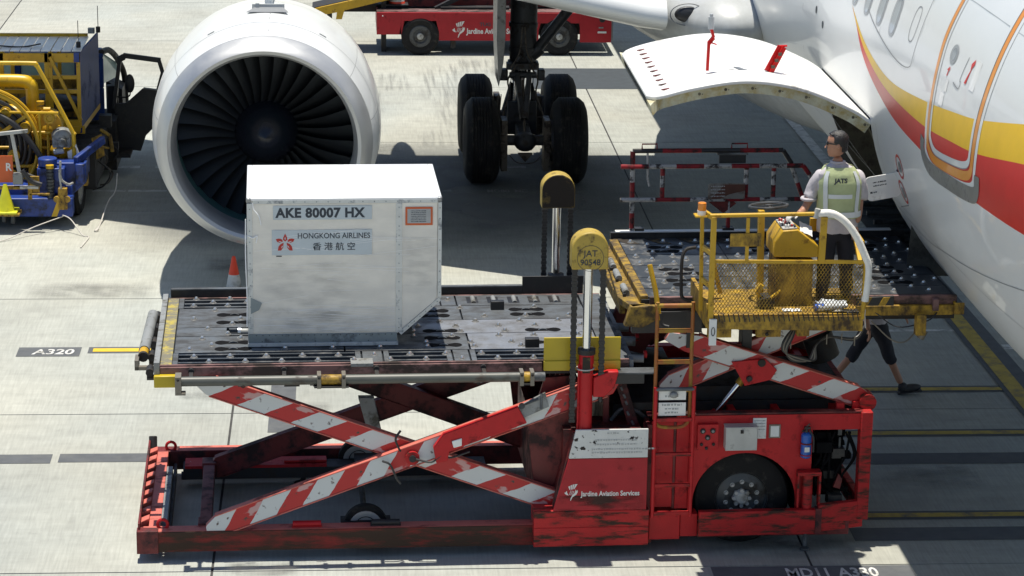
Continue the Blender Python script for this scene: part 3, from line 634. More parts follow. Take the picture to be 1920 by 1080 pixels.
# --- mast structure between columns
b = MB()
for y in (.22, 2.3):
    b.prism([(3.86, 1.22), (4.02, 1.78), (4.30, 1.80), (4.30, .50), (3.95, .50)], 'y', y, y+.05, 0)
    b.prism([(4.70, 1.82), (4.80, 1.82), (5.0, 1.2), (4.9, 1.15)], 'y', y, y+.08, 1)
b.box(4.30, 4.36, .25, 2.3, .5, 1.75, 0); b.box(4.62, 4.68, .3, 2.3, .45, 1.72, 0); b.box(3.95, 4.0, .3, 2.2, .4, 1.15, 0)
for y in (.5, .9, 1.3, 1.8): b.box(4.25, 4.31, y, y+.05, .5, 1.74, 1)
b.box(4.1, 5.2, .4, 2.2, .12, .5, 0)
b.build('mast_frame', ['dark_red', 'dark_red'], LO, bev=.004)
b = MB(); b.prism([(4.80, 1.60), (4.98, 2.08), (5.35, 2.26), (5.6, 2.20), (5.25, 1.50)], 'y', 1.9, 1.98, 0); b.box(4.9, 5.5, .3, 2.2, 1.40, 1.48, 1); b.box(4.75, 5.5, .5, 2.1, 1.0, 1.4, 1)
b.build('mast_linkage', ['dark_red', 'dark'], LO)
b = MB()
for i, (x, z) in enumerate(((4.72, 1.78), (4.77, 1.70), (4.80, 1.62), (4.82, 1.55), (4.84, 1.44), (4.89, 1.34))): b.cyl((x, .15, z), (x+.02, .15, z-.04), .012, 8)
b.tube(curve_pts([(4.7, .3, 1.30), (4.8, .28, 1.42), (4.95, .28, 1.40), (5.05, .3, 1.32)]), .02, 8); b.build('hydraulic_fitting', 'steel', LO)
# --- slanted front panel with notice
b = MB(); b.prism([(4.09, .502), (4.235, 1.045), (5.02, 1.045), (5.02, .502)], 'y', -.125, -.10); p = b.build('front_panel', 'red_clean', LO, bev=.004)
b = MB(); b.prism([(4.236, 1.049), (4.30, 1.345), (5.02, 1.345), (5.02, 1.049)], 'y', -.125, -.10); b.build('notice_panel', 'white_chipped', LO, bev=.004)
b = MB(); b.prism([(4.10, .506), (4.28, 1.30), (4.32, 1.30), (4.16, .506)], 'y', -.098, .5); b.box(5.0, 5.018, -.098, .1, .51, 1.33); b.box(4.2, 4.98, .07, .5, .47, 1.28); b.build('panel_box', 'dark_red', LO)
for nm_, m_, x0, x1, z0, z1 in (('chipped_paint', 'chips', 4.28, 5.0, 1.20, 1.40), ('chipped_paint', 'chips', 4.24, 4.5, 1.05, 1.32), ('grime_stain', 'grime', 4.10, 5.02, .44, .66)):
    b = MB(); b.add([(x0, -.1262, z0), (x1, -.1262, z0), (x1, -.1262, min(z1, 1.344)), (x0+(.05 if z0 < 1 else 0), -.1262, min(z1, 1.344))], [(0, 1, 2, 3)]); b.build(nm_, m_, LO, smooth=False)
thistle(LO, (4.195, -.127, .63), .135)
text('operator_lettering', 'Jardine Aviation Services', .073, 'ink_white', LO, (4.365, -.127, .655), bold=.022, sx=.80)
for i, (s, x, z) in enumerate((('請 依 照 操 作 指 引 使 用', 4.50, 1.20), ('注 意 升 降 台 下 方 危 險', 4.50, 1.155), ('Keep clear of moving platform while', 4.47, 1.105), ('lifting or lowering the deck', 4.47, 1.07))):
    text('notice_lettering', s, .036, 'ink_faint', LO, (x-.01, -.127, z+.025))
text('notice_lettering', 'NOTICE', .04, 'ink_faint', LO, (4.61, -.127, 1.295))

# --- body over the drive wheels
cx, cz, r = 6.03, .50, .525
arc = [(cx+r*math.cos(a), cz+r*math.sin(a)) for a in [math.pi+.06-(math.pi+.12)*i/24 for i in range(25)]]
outer = [(5.46, .42), (5.46, 1.42), (6.68, 1.42), (6.68, .46)]
def side_plate(y0, y1, m):
    b = MB()
    # plate in strips around the arch so that every face stays convex
    for i in range(24):
        (xa, za), (xb, zb) = arc[i], arc[i+1]
        b.prism([(xa, za), (xb, zb), (xb, 1.42), (xa, 1.42)], 'y', y0, y1)
    b.prism([(5.46, .42), (arc[0][0], .42), (arc[0][0], 1.42), (5.46, 1.42)], 'y', y0, y1)
    b.prism([(arc[-1][0], .42), (6.70, .42), (6.70, 1.42), (arc[-1][0], 1.42)], 'y', y0, y1)
    b.prism([(6.70, 1.255), (7.18, 1.255), (7.18, 1.42), (6.70, 1.42)], 'y', y0, y1)
    return b.build('side_panel', m, LO, smooth=False)
side_plate(.03, .06, 'red'); side_plate(2.50, 2.53, 'red')
b = MB(); b.box(7.18, 7.30, .0, .14, .30, 1.44, 0); b.box(7.19, 7.29, 2.42, 2.56, .3, 1.42, 0); b.box(7.20, 7.28, .14, 2.42, 1.22, 1.40, 0); b.box(7.2, 7.28, .14, 2.42, .3, .5, 0)
b.build('corner_post', 'red_worn', LO, bev=.01)
b = MB(); b.box(5.08, 5.30, .05, .09, .46, 1.36, 0); b.box(5.33, 5.46, .05, .09, .44, 1.42, 0); b.box(5.30, 5.33, .06, .12, .44, 1.38, 1); b.box(5.03, 5.08, .02, .3, .42, 1.34, 1); b.build('access_panel', ['red', 'dark_red'], LO, bev=.004)
b = MB(); b.box(5.03, 7.2, .03, .12, 1.425, 1.445, 1); b.box(5.4, 7.22, .12, .20, 1.34, 1.42, 0); b.box(5.1, 7.22, 2.4, 2.53, 1.36, 1.43, 0); b.box(5.3, 7.2, .20, 2.4, 1.20, 1.24, 0)
for x in (5.9, 6.35, 6.95): b.box(x, x+.07, .15, 2.4, 1.30, 1.38, 0)
b.box(6.95, 7.03, .12, .18, 1.42, 1.50, 0)
b.build('body_top_frame', ['red', 'dark_red'], LO, bev=.004)
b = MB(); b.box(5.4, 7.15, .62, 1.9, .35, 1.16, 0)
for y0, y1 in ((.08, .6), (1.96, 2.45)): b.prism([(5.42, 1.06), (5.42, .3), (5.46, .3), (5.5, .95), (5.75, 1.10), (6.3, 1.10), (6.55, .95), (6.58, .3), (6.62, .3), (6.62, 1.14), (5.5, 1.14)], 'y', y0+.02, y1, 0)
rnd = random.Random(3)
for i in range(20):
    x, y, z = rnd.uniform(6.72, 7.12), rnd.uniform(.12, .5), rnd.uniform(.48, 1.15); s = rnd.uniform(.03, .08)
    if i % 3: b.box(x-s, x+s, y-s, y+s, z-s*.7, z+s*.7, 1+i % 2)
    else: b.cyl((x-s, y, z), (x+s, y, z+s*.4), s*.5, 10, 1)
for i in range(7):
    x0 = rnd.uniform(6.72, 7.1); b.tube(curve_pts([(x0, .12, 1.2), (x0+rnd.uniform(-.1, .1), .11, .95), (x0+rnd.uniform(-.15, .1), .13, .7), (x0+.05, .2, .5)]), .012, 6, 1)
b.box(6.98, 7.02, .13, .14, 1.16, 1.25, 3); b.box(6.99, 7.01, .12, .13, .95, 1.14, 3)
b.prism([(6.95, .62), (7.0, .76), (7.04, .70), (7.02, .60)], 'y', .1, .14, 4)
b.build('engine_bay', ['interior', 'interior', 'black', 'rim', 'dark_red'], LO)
def drive_wheel(y, s):
    b = MB(); b.lathe([(-.13*s, .26), (-.14*s, .40), (-.12*s, .47), (-.08*s, .495), (0, .50), (.08*s, .495), (.12*s, .47), (.14*s, .40), (.13*s, .26)], (0, 0, 0), 'y', 48)
    for i in range(48):
        a = 2*math.pi*i/48; c, q = math.cos(a), math.sin(a)
        b.box(-.001, .001, -.001, .001, 0, .001)
    t = b.build('drive_tyre', 'rubber', LO); t.location = (6.03, y, .50)
    b = MB(); b.lathe([(-.10*s, .06), (-.11*s, .15), (-.125*s, .17), (-.10*s, .25), (-.135*s, .27), (-.12*s, .28)], (0, 0, 0), 'y', 36, 0)
    for i in range(10):
        a = 2*math.pi*i/10+.3; c, q = .165*math.cos(a), .165*math.sin(a); b.cyl((c, -.12*s, q), (c, -.15*s, q), .014, 6, 1); b.torus((c, -.125*s, q), .020, .005, 'y', 10, 4, 1)
    b.lathe([(-.17*s, 0), (-.17*s, .05), (-.15*s, .075), (-.11*s, .085)], (0, 0, 0), 'y', 16, 1)
    for i in range(8):
        a = 2*math.pi*i/8; b.cyl((.08*math.cos(a), -.12*s, .08*math.sin(a)), (.08*math.cos(a), -.16*s, .08*math.sin(a)), .02, 8, 1)
    b.build('wheel_hub', ['rim', 'rim_light'], t)
drive_wheel(.30, 1); drive_wheel(2.26, -1)
b = MB(); b.cyl((6.03, .3, .5), (6.03, 2.2, .5), .06, 12); b.build('drive_axle', 'dark', LO)
b = MB(); b.box(5.56, 6.76, -.11, -.03, .20, .455, 0); b.prism([(6.765, -.11), (7.25, .02), (7.25, .09), (6.765, -.03)], 'z', .22, .50, 1); b.box(5.56, 7.1, -.03, .06, .16, .30, 2); b.box(6.735, 6.80, -.118, -.03, .195, .47, 2)
b.build('wooden_fender', ['red_worn', 'red_worn', 'dark_red'], LO, bev=.006)
b = MB(); b.cyl((6.66, -.02, .42), (6.66, -.02, .82), .052, 16, 0); b.box(6.55, 6.79, -.07, .05, .80, .84, 0); b.box(6.55, 6.57, -.06, .04, .46, .80, 0); b.box(6.77, 6.79, -.06, .04, .46, .80, 0); b.cyl((6.66, -.02, .2), (6.66, -.02, .04), .022, 10, 1); b.cyl((6.66, -.02, .0), (6.66, -.02, .02), .05, 12, 1)
b.build('stabiliser_jack', ['red_worn', 'steel'], LO, bev=.004)
# control box, cabinet, notices
b = MB(); b.box(5.53, 5.74, -.02, .03, 1.09, 1.345, 0)
for x, z in ((5.58, 1.28), (5.68, 1.28), (5.63, 1.21)): b.cyl((x, -.035, z), (x, -.02, z), .027, 14, 1); b.cyl((x, -.045, z), (x, -.035, z), .015, 10, 2)
for x, z in ((5.57, 1.14), (5.69, 1.14), (5.62, 1.10)): b.cyl((x, -.04, z), (x, -.02, z), .016, 10, 1)
b.build('switch_panel', ['red', 'dark', 'grey'], LO, bev=.004)
b = MB(); b.box(5.80, 6.115, -.10, .03, 1.095, 1.325, 0); b.box(5.795, 6.12, -.105, .03, 1.326, 1.338, 0); b.box(5.945, 5.975, -.112, -.10, 1.275, 1.31, 1); b.cyl((5.96, -.116, 1.29), (5.96, -.11, 1.29), .006, 8, 1); b.build('tool_cabinet', ['rim_light', 'dark'], LO, bev=.008)
b = MB(); b.box(6.09, 6.225, .022, .029, 1.175, 1.39, 0); b.box(6.12, 6.14, .018, .022, 1.17, 1.28, 1); b.build('instruction_sheet', ['paper', 'ink'], LO, smooth=False)
b = MB(); b.box(6.255, 6.37, .020, .03, 1.18, 1.32, 1); b.box(6.27, 6.355, .016, .020, 1.195, 1.305, 0); b.build('data_plate', ['paper', 'caster_base'], LO, smooth=False)
for i in range(4): text('sheet_lettering', 'check oil level daily', .011, 'ink', LO, (6.10, .021, 1.36-.03*i))
# --- ladders
def ladder(x0, x1, z0, z1, y, rungs, m, r=.019):
    b = MB()
    for x in (x0, x1): b.tube([(x, y, z0), (x, y, z1)], r, 12)
    o = b.build('ladder', m, LO)
    for z in rungs:
        q = MB(); q.box(x0+r*.7, x1-r*.7, y-.02, y+.02, z-.018, z+.018); q.build('rung', m if m == 'rust' else 'red_worn', o, bev=.004)
    return o
l1 = ladder(5.085, 5.465, .41, 1.765, -.10, (.45, .745, 1.07, 1.43), 'red')
b = MB(); b.cyl((5.085, -.10, 1.745), (5.465, -.10, 1.745), .020, 12); b.build('top_bar', 'steel', l1)
l2 = ladder(5.085, 5.435, 1.42, 2.62, -.05, (1.72, 2.01, 2.33), 'rust')
b = MB(); b.cyl((5.06, -.05, 2.585), (5.42, -.05, 2.585), .022, 12); b.tube(curve_pts([(5.085, -.06, 1.44), (5.11, -.06, 1.37), (5.18, -.06, 1.34), (5.34, -.06, 1.34), (5.41, -.06, 1.38), (5.435, -.06, 1.46)]), .018, 8); b.build('top_bar', 'rust', l2)
b = MB(); b.box(5.12, 5.39, -.075, -.068, 1.625, 1.72); b.build('sign_plate', 'white', LO, smooth=False)
b = MB(); b.box(5.12, 5.39, -.082, -.075, 1.465, 1.60); b.build('sign_plate', 'white', LO, smooth=False)
for s, z in (('請勿攀爬', 1.65), ('小 心 上 落', 1.565), ('禁止站立', 1.525), ('請扶扶手', 1.485)): text('sign_lettering', s, .04, 'ink_faint', LO, (5.25, -.084 if z < 1.61 else -.077, z), align='CENTER')
b = MB(); b.sphere((5.265, -.10, 1.685), .045, 12, 0, (1, .6, .75)); b.build('warning_lamp', 'grey', LO)

# --- front (bridge) scissor
b_arm = arm('bridge_scissor_arm', (5.24, 2.20), (7.30, 1.50), .20, .20, .08, 'stripes', ends=(.3, .15))
arm('bridge_scissor_arm', (5.20, 1.62), (7.20, 2.46), .32, .19, .08, 'stripes')
arm('bridge_scissor_arm', (5.24, 2.14), (7.30, 1.46), 2.2, .2, .08, 'dark_red'); arm('bridge_scissor_arm', (5.20, 1.58), (7.2, 2.40), 2.1, .19, .08, 'dark_red')
b = MB(); b.prism([(5.88, 1.93), (6.22, 1.96), (6.34, 1.84), (6.28, 1.74), (6.02, 1.68)], 'y', .17, .20, 0); b.cyl((6.18, .15, 1.92), (6.18, .17, 1.92), .04, 16, 1); b.cyl((6.06, .14, 1.76), (6.06, .17, 1.76), .03, 12, 1); b.cyl((6.2, .4, 1.92), (6.2, 2.1, 1.92), .04, 10, 1)
b.build('bridge_pivot_plate', ['red', 'dark'], LO, bev=.004)
b = MB(); b.cyl((5.78, .42, 1.32), (6.02, .42, 1.64), .026, 16, 0); b.cyl((5.72, .42, 1.26), (5.79, .42, 1.34), .045, 12, 1); b.cyl((6.0, .42, 1.62), (6.06, .42, 1.70), .04, 12, 2); b.build('bridge_lift_rod', ['chrome', 'red_worn', 'yellow_dirty'], LO)
b = MB(); b.cyl((7.27, .12, 1.50), (7.27, .32, 1.50), .085, 18, 0); b.box(7.12, 7.3, .16, .3, 1.43, 1.50, 1); b.build('bridge_foot', ['red_worn', 'red'], LO)
b = MB(); b.box(5.35, 7.2, .5, 2.0, 1.25, 1.42, 0); b.box(5.5, 6.9, .55, .62, 1.42, 1.56, 0); b.cyl((6.95, 1.2, 1.9), (7.05, 1.2, 1.65), .16, 14, 0); b.build('bridge_base', 'dark', LO)

# --- bridge deck
BZ = 2.56
bd = MB(); bd.box(4.98, 8.16, .34, 2.74, 2.47, BZ-.02, 0); bd.box(5.0, 8.16, .36, 2.70, 2.30, 2.47, 3)
bd.box(5.06, 7.2, .30, .345, 2.44, BZ+.01, 1); bd.box(7.2, 8.16, .30, .345, 2.44, BZ, 1); bd.box(4.98, 8.2, 2.70, 2.76, 2.45, BZ+.06, 4); bd.box(5.03, 8.05, 2.69, 2.765, BZ+.06, BZ+.075, 5)
BR = bd.build('bridge_deck', ['trough', 'pink', 'yellow_dirty', 'dark', 'black', 'white'], LO, bev=.003)
b = MB(); b.box(5.10, 5.9, .26, .36, 2.36, 2.44, 0); b.box(7.12, 8.12, .25, .33, 2.37, 2.47, 0); b.box(8.12, 8.22, .22, .24, 2.38, 2.50, 0); b.box(8.12, 8.14, .24, .5, 2.38, 2.5, 0); b.box(7.9, 7.96, .22, .30, 2.42, 2.54, 1)
b.prism([(7.12, 2.48), (7.50, 2.48), (7.50, 2.58), (7.12, 2.56)], 'y', .22, .25, 2)
for x in (7.16, 7.34): b.prism([(x, 2.482), (x+.07, 2.482), (x+.12, 2.57), (x+.05, 2.57)], 'y', .212, .22, 0)
b.build('bridge_side_beam', ['yellow_dirty', 'pink', 'black'], LO, bev=.004)
for y0, y1, m in ((2.42, 2.68, 'steel_dark'), (2.0, 2.41, 'steel_dark'), (1.56, 1.99, 'steel_dark'), (1.1, 1.55, 'steel_dark'), (.68, 1.09, 'steel_dark'), (.36, .67, 'steel_dark')):
    for x0, x1 in ((5.05, 6.1), (6.1, 7.15), (7.15, 8.12)):
        sl_ = ()
        if y0 in (2.0,) : sl_ = ((x0+.42, y0+.12), (x0+.46, y0+.29))
        if y0 in (1.1, .68): sl_ = ((x0+.5, y0+.12), (x0+.44, y0+.29))
        deck_plate(x0, x1, y0, y1, m, z=BZ, parent=BR, slots=sl_)
for i in range(9):     # painted hazard chevrons on the far strip
    b = MB(); x = 5.12+i*.34; b.prism([(x, 2.44), (x+.14, 2.44), (x+.02, 2.66), (x-.12, 2.66)], 'z', BZ, BZ+.003); b.build('hazard_chevron', 'yellow_grease', BR, smooth=False)
rnd = random.Random(5)
for j, y in enumerate((2.50, 2.36, 2.22, 2.05, 1.90, 1.76, 1.62, 1.46, 1.32, 1.16, 1.0, .88, .74, .60, .46)):
    for i in range(9):
        x = 5.16+(.16 if j % 2 else 0)+i*.345+rnd.uniform(-.03, .03)
        if x < 8.1: caster(x, y, BZ, BR)
# left lip of the bridge: yellow side, rollers, flap arms
b = MB(); b.prism([(4.93, 2.62), (5.00, 2.62), (5.02, .30), (4.88, .22), (4.78, .60), (4.83, 1.6)], 'z', 2.43, 2.50, 0); b.prism([(4.95, 2.60), (5.04, 2.60), (5.05, .35), (4.97, .35)], 'z', 2.50, 2.575, 1)
b.prism([(4.80, 2.30), (4.86, 2.50), (5.12, 2.50), (5.12, 2.36), (4.98, 2.28)], 'y', .22, .32, 0); b.box(4.80, 4.86, .6, 2.4, 2.32, 2.44, 0)
b.build('bridge_lip', ['yellow_lip', 'yellow_lip'], LO, bev=.006)
for i, y in enumerate((.62, 1.18, 1.62, 2.3)):
    b = MB(); b.cyl((4.87, y, 2.525), (4.87, y+.26, 2.53), .034, 14, 0); b.box(4.83, 4.86, y-.04, y-.01, 2.48, 2.53, 1); b.build('lip_roller', ['grey', 'dark'], LO)
b = MB(); b.tube([(5.14, .16, 2.38), (5.10, .2, 2.66), (5.04, .25, 2.92)], .026, 10, 0); b.tube(curve_pts([(5.14, .10, 2.46), (5.16, .08, 2.36), (5.22, .05, 2.34)]), .014, 8, 1); b.build('flap_arm', ['yellow', 'dark'], LO)
b = MB(); b.tube(curve_pts([(5.50, .3, 3.08), (5.40, .28, 3.06), (5.36, .26, 2.95), (5.36, .24, 2.66), (5.38, .24, 2.58), (5.48, .25, 2.54)]), .017, 10); b.build('grab_handle', 'dark', LO)
b = MB(); b.box(4.88, 5.58, .24, .34, 2.22, 2.44, 0); b.box(5.0, 5.6, .5, 1.9, 2.26, 2.42, 0); b.box(5.6, 6.9, .45, 1.9, 2.2, 2.4, 0); b.box(6.0, 6.1, .3, .5, 2.0, 2.3, 0)
b.box(5.42, 5.46, .18, .22, 2.08, 2.24, 0); b.build('under_bridge_box', 'black', LO, bev=.004)
b = MB(); b.box(5.60, 5.83, .02, .10, 2.24, 2.36, 0); b.box(6.08, 6.32, .02, .10, 2.24, 2.36, 0)
for x in (5.66, 6.18): b.cyl((x, .01, 2.27), (x, .03, 2.27), .018, 10, 1)
b.box(6.50, 6.62, .1, .2, 2.22, 2.36, 0); b.box(7.74, 7.84, .3, .4, 2.15, 2.36, 0); o = b.build('cab_bracket', ['yellow_dirty', 'dark'], LO, bev=.005); o.location = (-.03, -.2, .05)
b = MB()
for k in range(5):
    o = .018*k
    b.tube(curve_pts([(6.52+o, .10+o, 2.38), (6.46-o, .05, 2.22), (6.40-o*.5, .04, 2.08), (6.46+o, .04, 1.98+o*.5), (6.62+o, .05, 1.98), (6.70, .08, 2.12), (6.84, .10, 2.20), (7.10, .12, 2.16+o*.3), (7.22, .2, 2.30)]), .011, 7, k % 2)
for x, z in ((6.44, 2.15), (6.80, 2.19), (6.95, 2.2), (7.08, 2.17)): b.cyl((x, .05, z-.05), (x, .05, z+.05), .006, 6, 1)
b.tube(curve_pts([(7.3, .3, 2.3), (7.5, .25, 2.12), (7.65, .25, 2.1), (7.8, .3, 2.24)]), .008, 6, 1); b.tube(curve_pts([(7.3, .26, 2.42), (7.55, .22, 2.26), (7.85, .22, 2.32), (7.95, .24, 2.4)]), .007, 6, 0)
b.cyl((7.8, .28, 2.12), (7.84, .28, 2.2), .04, 10, 1)
b.build('hose_bundle', ['rubber_hose', 'caster_base'], LO)

# --- operator cab
FZ = 2.50
b = MB(); b.box(5.58, 7.09, -.09, .86, 2.40, FZ-.02, 0); b.prism([(5.58, 2.37), (7.09, 2.33), (7.09, 2.47), (5.58, 2.50)], 'y', -.11, -.09, 0); b.box(5.56, 5.60, -.1, .86, 2.38, 2.62, 0)
CAB = b.build('operator_cab', 'yellow_dirty', LO, bev=.004); CO = Vector((-.075, -.42, .113)); CAB.location = CO; COW = Matrix.Rotation(R(1.6), 3, 'Z') @ CO
b = MB(); b.box(5.61, 7.07, -.08, .84, FZ-.02, FZ); b.build('cab_floor', 'yellow_dirty', CAB, smooth=False)
b = MB()
def rb(p, q, w_=.035, h_=.035): b.bar(p, q, w_, h_, 0)
y0, y1 = -.10, .82
b.tube([(5.56, y0, 3.49), (6.62, y0, 3.50)], .020, 12)
b.tube(curve_pts([(6.60, y0, 3.50), (6.76, y0, 3.485), (6.90, y0, 3.37), (7.0, y0, 3.23), (7.10, y0, 3.0), (7.09, y0, 2.5)], 5), .018, 10)
rb((5.60, y0, 3.48), (5.60, y0, 2.45), .05, .05); rb((5.53, y0+.25, 3.46), (5.545, y0+.25, 2.48)); rb((5.93, y0, 3.47), (5.93, y0, 3.04), .032, .032); rb((6.665, y0, 3.47), (6.655, y0, 3.03), .06, .05)
b.bar((5.58, y0, 3.04), (7.09, y0, 3.02), .02, .035); rb((7.085, y0, 3.02), (7.085, y0, 2.45), .03, .03)
for z in (3.47, 3.12, 2.80): b.bar((5.59, y0, z), (5.54, y0+.27, z), .03, .05)
b.box(6.70, 7.05, .68, .72, 3.13, 3.26); rb((7.06, .70, 3.28), (7.08, .70, 2.5)); rb((7.06, y0+.1, 2.98), (7.12, .78, 3.28), .04, .04); rb((7.12, .78, 3.28), (7.10, .78, 2.5)); b.tube([(7.1, .1, 3.16), (7.14, .78, 3.16)], .02, 8)
rb((5.70, y1-.3, 2.95), (5.80, y1-.3, 2.55), .04, .04)
b.build('cab_railing', 'yellow', CAB, bev=.003)
b = MB(); P = curve_pts([(6.60, y0, 3.505), (6.74, y0, 3.50), (6.87, y0, 3.42), (6.98, y0, 3.28), (7.07, y0, 3.10), (7.115, y0, 2.98), (7.115, y0, 2.82), (7.10, y0, 2.63)], 5)
b.tube(P, .036, 12); b.build('rail_padding', 'padding', CAB)
b = MB(); b.tube([(7.10, y0, 2.62), (7.105, y0, 2.5), (7.12, y0, 2.36)], .006, 6, 0); b.cyl((7.10, y0, 2.50), (7.10, y0, 2.55), .014, 8, 0); b.cyl((6.58, y0-.005, 3.46), (6.60, y0-.005, 3.55), .03, 10, 1); b.build('padding_clip', ['wire', 'rim_light'], CAB)
b = MB(); b.box(5.76, 6.06, y0-.03, y0-.01, 3.19, 3.32); b.build('rail_plate', 'yellow_dirty', CAB, bev=.008)
# expanded-metal guard, real strands
b = MB(); nx, nz, X0m, X1m, Z0m, Z1m = 44, 10, 5.62, 7.07, 2.52, 3.02; dx, dz = (X1m-X0m)/nx, (Z1m-Z0m)/nz
for j in range(nz):
    for i in range(nx):
        xa, za = X0m+i*dx, Z0m+j*dz
        for (p, q) in (((xa, za+dz/2), (xa+dx/2, za+dz)), ((xa+dx/2, za+dz), (xa+dx, za+dz/2)), ((xa, za+dz/2), (xa+dx/2, za)), ((xa+dx/2, za), (xa+dx, za+dz/2))):
            t = .0032; b.add([(p[0]-t, y0, p[1]), (p[0]+t, y0, p[1]), (q[0]+t, y0, q[1]), (q[0]-t, y0, q[1]), (p[0]-t, y0+.006, p[1]), (p[0]+t, y0+.006, p[1]), (q[0]+t, y0+.006, q[1]), (q[0]-t, y0+.006, q[1])],
                             [(0, 1, 2, 3), (7, 6, 5, 4), (1, 5, 6, 2), (0, 3, 7, 4)])
b.build('mesh_guard', 'yellow_dirty', CAB, smooth=False)
b = MB(); nxs = 30
for i in range(nxs):
    x = 5.62+i*1.45/nxs; b.prism([(x, 2.52), (x+.012, 2.52), (x+.03, 2.44), (x+.02, 2.44)], 'y', y0-.015, y0-.011)
b.build('mesh_drip_stain', 'black', CAB, smooth=False)
# console
b = MB(); b.prism([(6.265, 2.985), (6.265, 3.13), (6.34, 3.245), (6.49, 3.255), (6.70, 3.09), (6.70, 2.975)], 'y', .25, .68, 0); o = b.build('control_console', 'yellow', CAB, bev=.01)
b = MB(); b.box(6.30, 6.66, .27, .68, 2.50, 2.945, 0); b.build('console_pedestal', 'yellow_dirty', CAB, bev=.006)
b = MB(); b.prism([(6.345, 3.250), (6.345, 3.262), (6.485, 3.270), (6.485, 3.260)], 'y', .27, .64, 0); rnd = random.Random(9)
for i in range(22):
    x, y = rnd.uniform(6.35, 6.48), rnd.uniform(.28, .62); b.cyl((x, y, 3.26), (x, y-.005, 3.29), .010, 8, 1+i % 3)
b.build('switch_board', ['rim_light', 'ink', 'ink_red', 'ink_white'], CAB)
b = MB(); b.bar((6.18, .55, 3.38), (6.20, .55, 2.52), .06, .07, 0); b.build('steering_column', 'yellow', CAB, bev=.005)
b = MB(); b.torus((0, 0, 0), .185, .014, 'z', 40, 8); b.cyl((0, 0, -.03), (0, 0, .01), .035, 14)
for a in (.5, 2.6, 4.7): b.bar((0, 0, 0), (.18*math.cos(a), .18*math.sin(a), 0), .018, .008)
sw = b.build('steering_wheel', 'rim', CAB); sw.location = (6.25, .55, 3.425); sw.rotation_euler = (R(-6), R(-3), 0)
b = MB(); b.cyl((5.51, .06, 3.46), (5.51, .06, 3.505), .044, 20, 1); b.cyl((5.51, .06, 3.505), (5.51, .06, 3.575), .041, 20, 0); b.sphere((5.51, .06, 3.575), .041, 14, 0, (1, 1, .3)); b.box(5.44, 5.58, .0, .13, 3.445, 3.46, 2)
b.build('beacon', ['amber', 'white', 'yellow'], CAB)
b = MB(); b.prism([(6.12, 2.50), (6.26, 2.50), (6.22, 2.62), (6.12, 2.60)], 'y', .1, .3, 0); b.tube([(6.14, .2, 2.56), (6.10, .18, 2.68)], .018, 8, 1); b.prism([(6.07, 2.66), (6.12, 2.74), (6.16, 2.72), (6.12, 2.65)], 'y', .14, .22, 1); b.tube([(6.2, .2, 2.55), (6.34, .22, 2.66)], .016, 8, 1)
b.build('foot_pedal', ['dark', 'yellow'], CAB)
b = MB(); b.box(5.585, 5.655, y0-.06, y0-.03, 2.22, 2.48, 0); b.torus((5.62, y0-.065, 2.36), .016, .004, 'y', 14, 5, 1, sc=(1, 2.6)); b.build('remote_control', ['paper', 'dark'], CAB, bev=.012)
# far guard rail on the bridge, red and white bands
def banded(path, r, name='rail_tube', step=.17, ph=0, mats=('rail_red', 'rail_white'), sq=False):
    b = MB(); P = [Vector(p) for p in path]; acc = ph
    for a, c in zip(P[:-1], P[1:]):
        L = (c-a).length; d = (c-a)/L; t = 0
        while t < L-1e-6:
            nxt = min(L, t+step-(acc % step)); k = int(acc//step) % 2
            b.cyl(a+d*t, a+d*nxt, r, 8, k, caps=True); acc += nxt-t; t = nxt
            if step-(acc % step) < 1e-6: acc += 1e-6
    return b.build(name, list(mats), GR)
GR = MB().box(5.24, 5.34, 2.70, 2.80, 2.62, 2.66).box(6.2, 6.32, 2.70, 2.80, 2.62, 2.66).build('guard_rail', 'black', LO)
gy = 2.74
banded([(5.21, gy, 2.62), (5.20, gy, 3.51)], .028, ph=.3); banded([(5.20, gy, 3.51), (6.83, gy, 3.51), (6.93, gy, 3.36)], .026, step=.42, mats=('black', 'rail_red'), ph=.1)
banded([(5.07, gy-.03, 3.345), (7.05, gy-.03, 3.345), (7.22, gy-.03, 3.12), (7.12, gy-.03, 2.975)], .026, step=.30, mats=('rail_red', 'rail_white')); banded([(5.07, gy-.03, 2.98), (7.1, gy-.03, 2.975)], .024, step=.38, mats=('rail_white', 'rail_red'))
for x, s in ((5.53, .13), (6.44, .16), (6.74, .15)): banded([(x, gy, 2.98), (x, gy, 3.34)], .026, step=s)
banded([(6.26, gy, 2.62), (6.26, gy, 2.97)], .024, step=.2); banded([(6.93, gy, 3.34), (7.06, gy, 3.0)], .024, step=.2, ph=.2)
b = MB()
for x in (5.30, 6.27): b.tube([(x, gy, 3.53), (x, gy, 3.585), (x+.16 if x < 6 else x+.17, gy, 3.585), (x+.16 if x < 6 else x+.17, gy, 3.53)], .009, 6)
b.build('rail_handle', 'rail_red', GR); b = MB(); b.tube([(5.36, gy, 3.50), (5.37, gy, 3.2), (5.39, gy, 3.12)], .012, 6); b.build('hanging_strap', 'rail_white', GR)
b = MB(); b.prism([(6.02, 3.14), (6.03, 3.16), (6.42, 3.16), (6.42, 2.99), (6.02, 2.99)], 'y', gy-.06, gy-.05, 0); b.build('notice_plate', 'dull_plate', GR, smooth=False)
b = MB(); b.prism([(6.05, 2.99), (6.20, 3.15), (6.42, 3.15), (6.42, 3.08), (6.25, 3.04), (6.15, 2.99)], 'y', gy-.063, gy-.0601); b.build('rust_streak', 'rust_brown', GR, smooth=False)
for i in range(4): text('plate_lettering', 'DO NOT LEAN', .028, 'ink_faint', GR, (6.05, gy-.064, 3.12-.036*i))
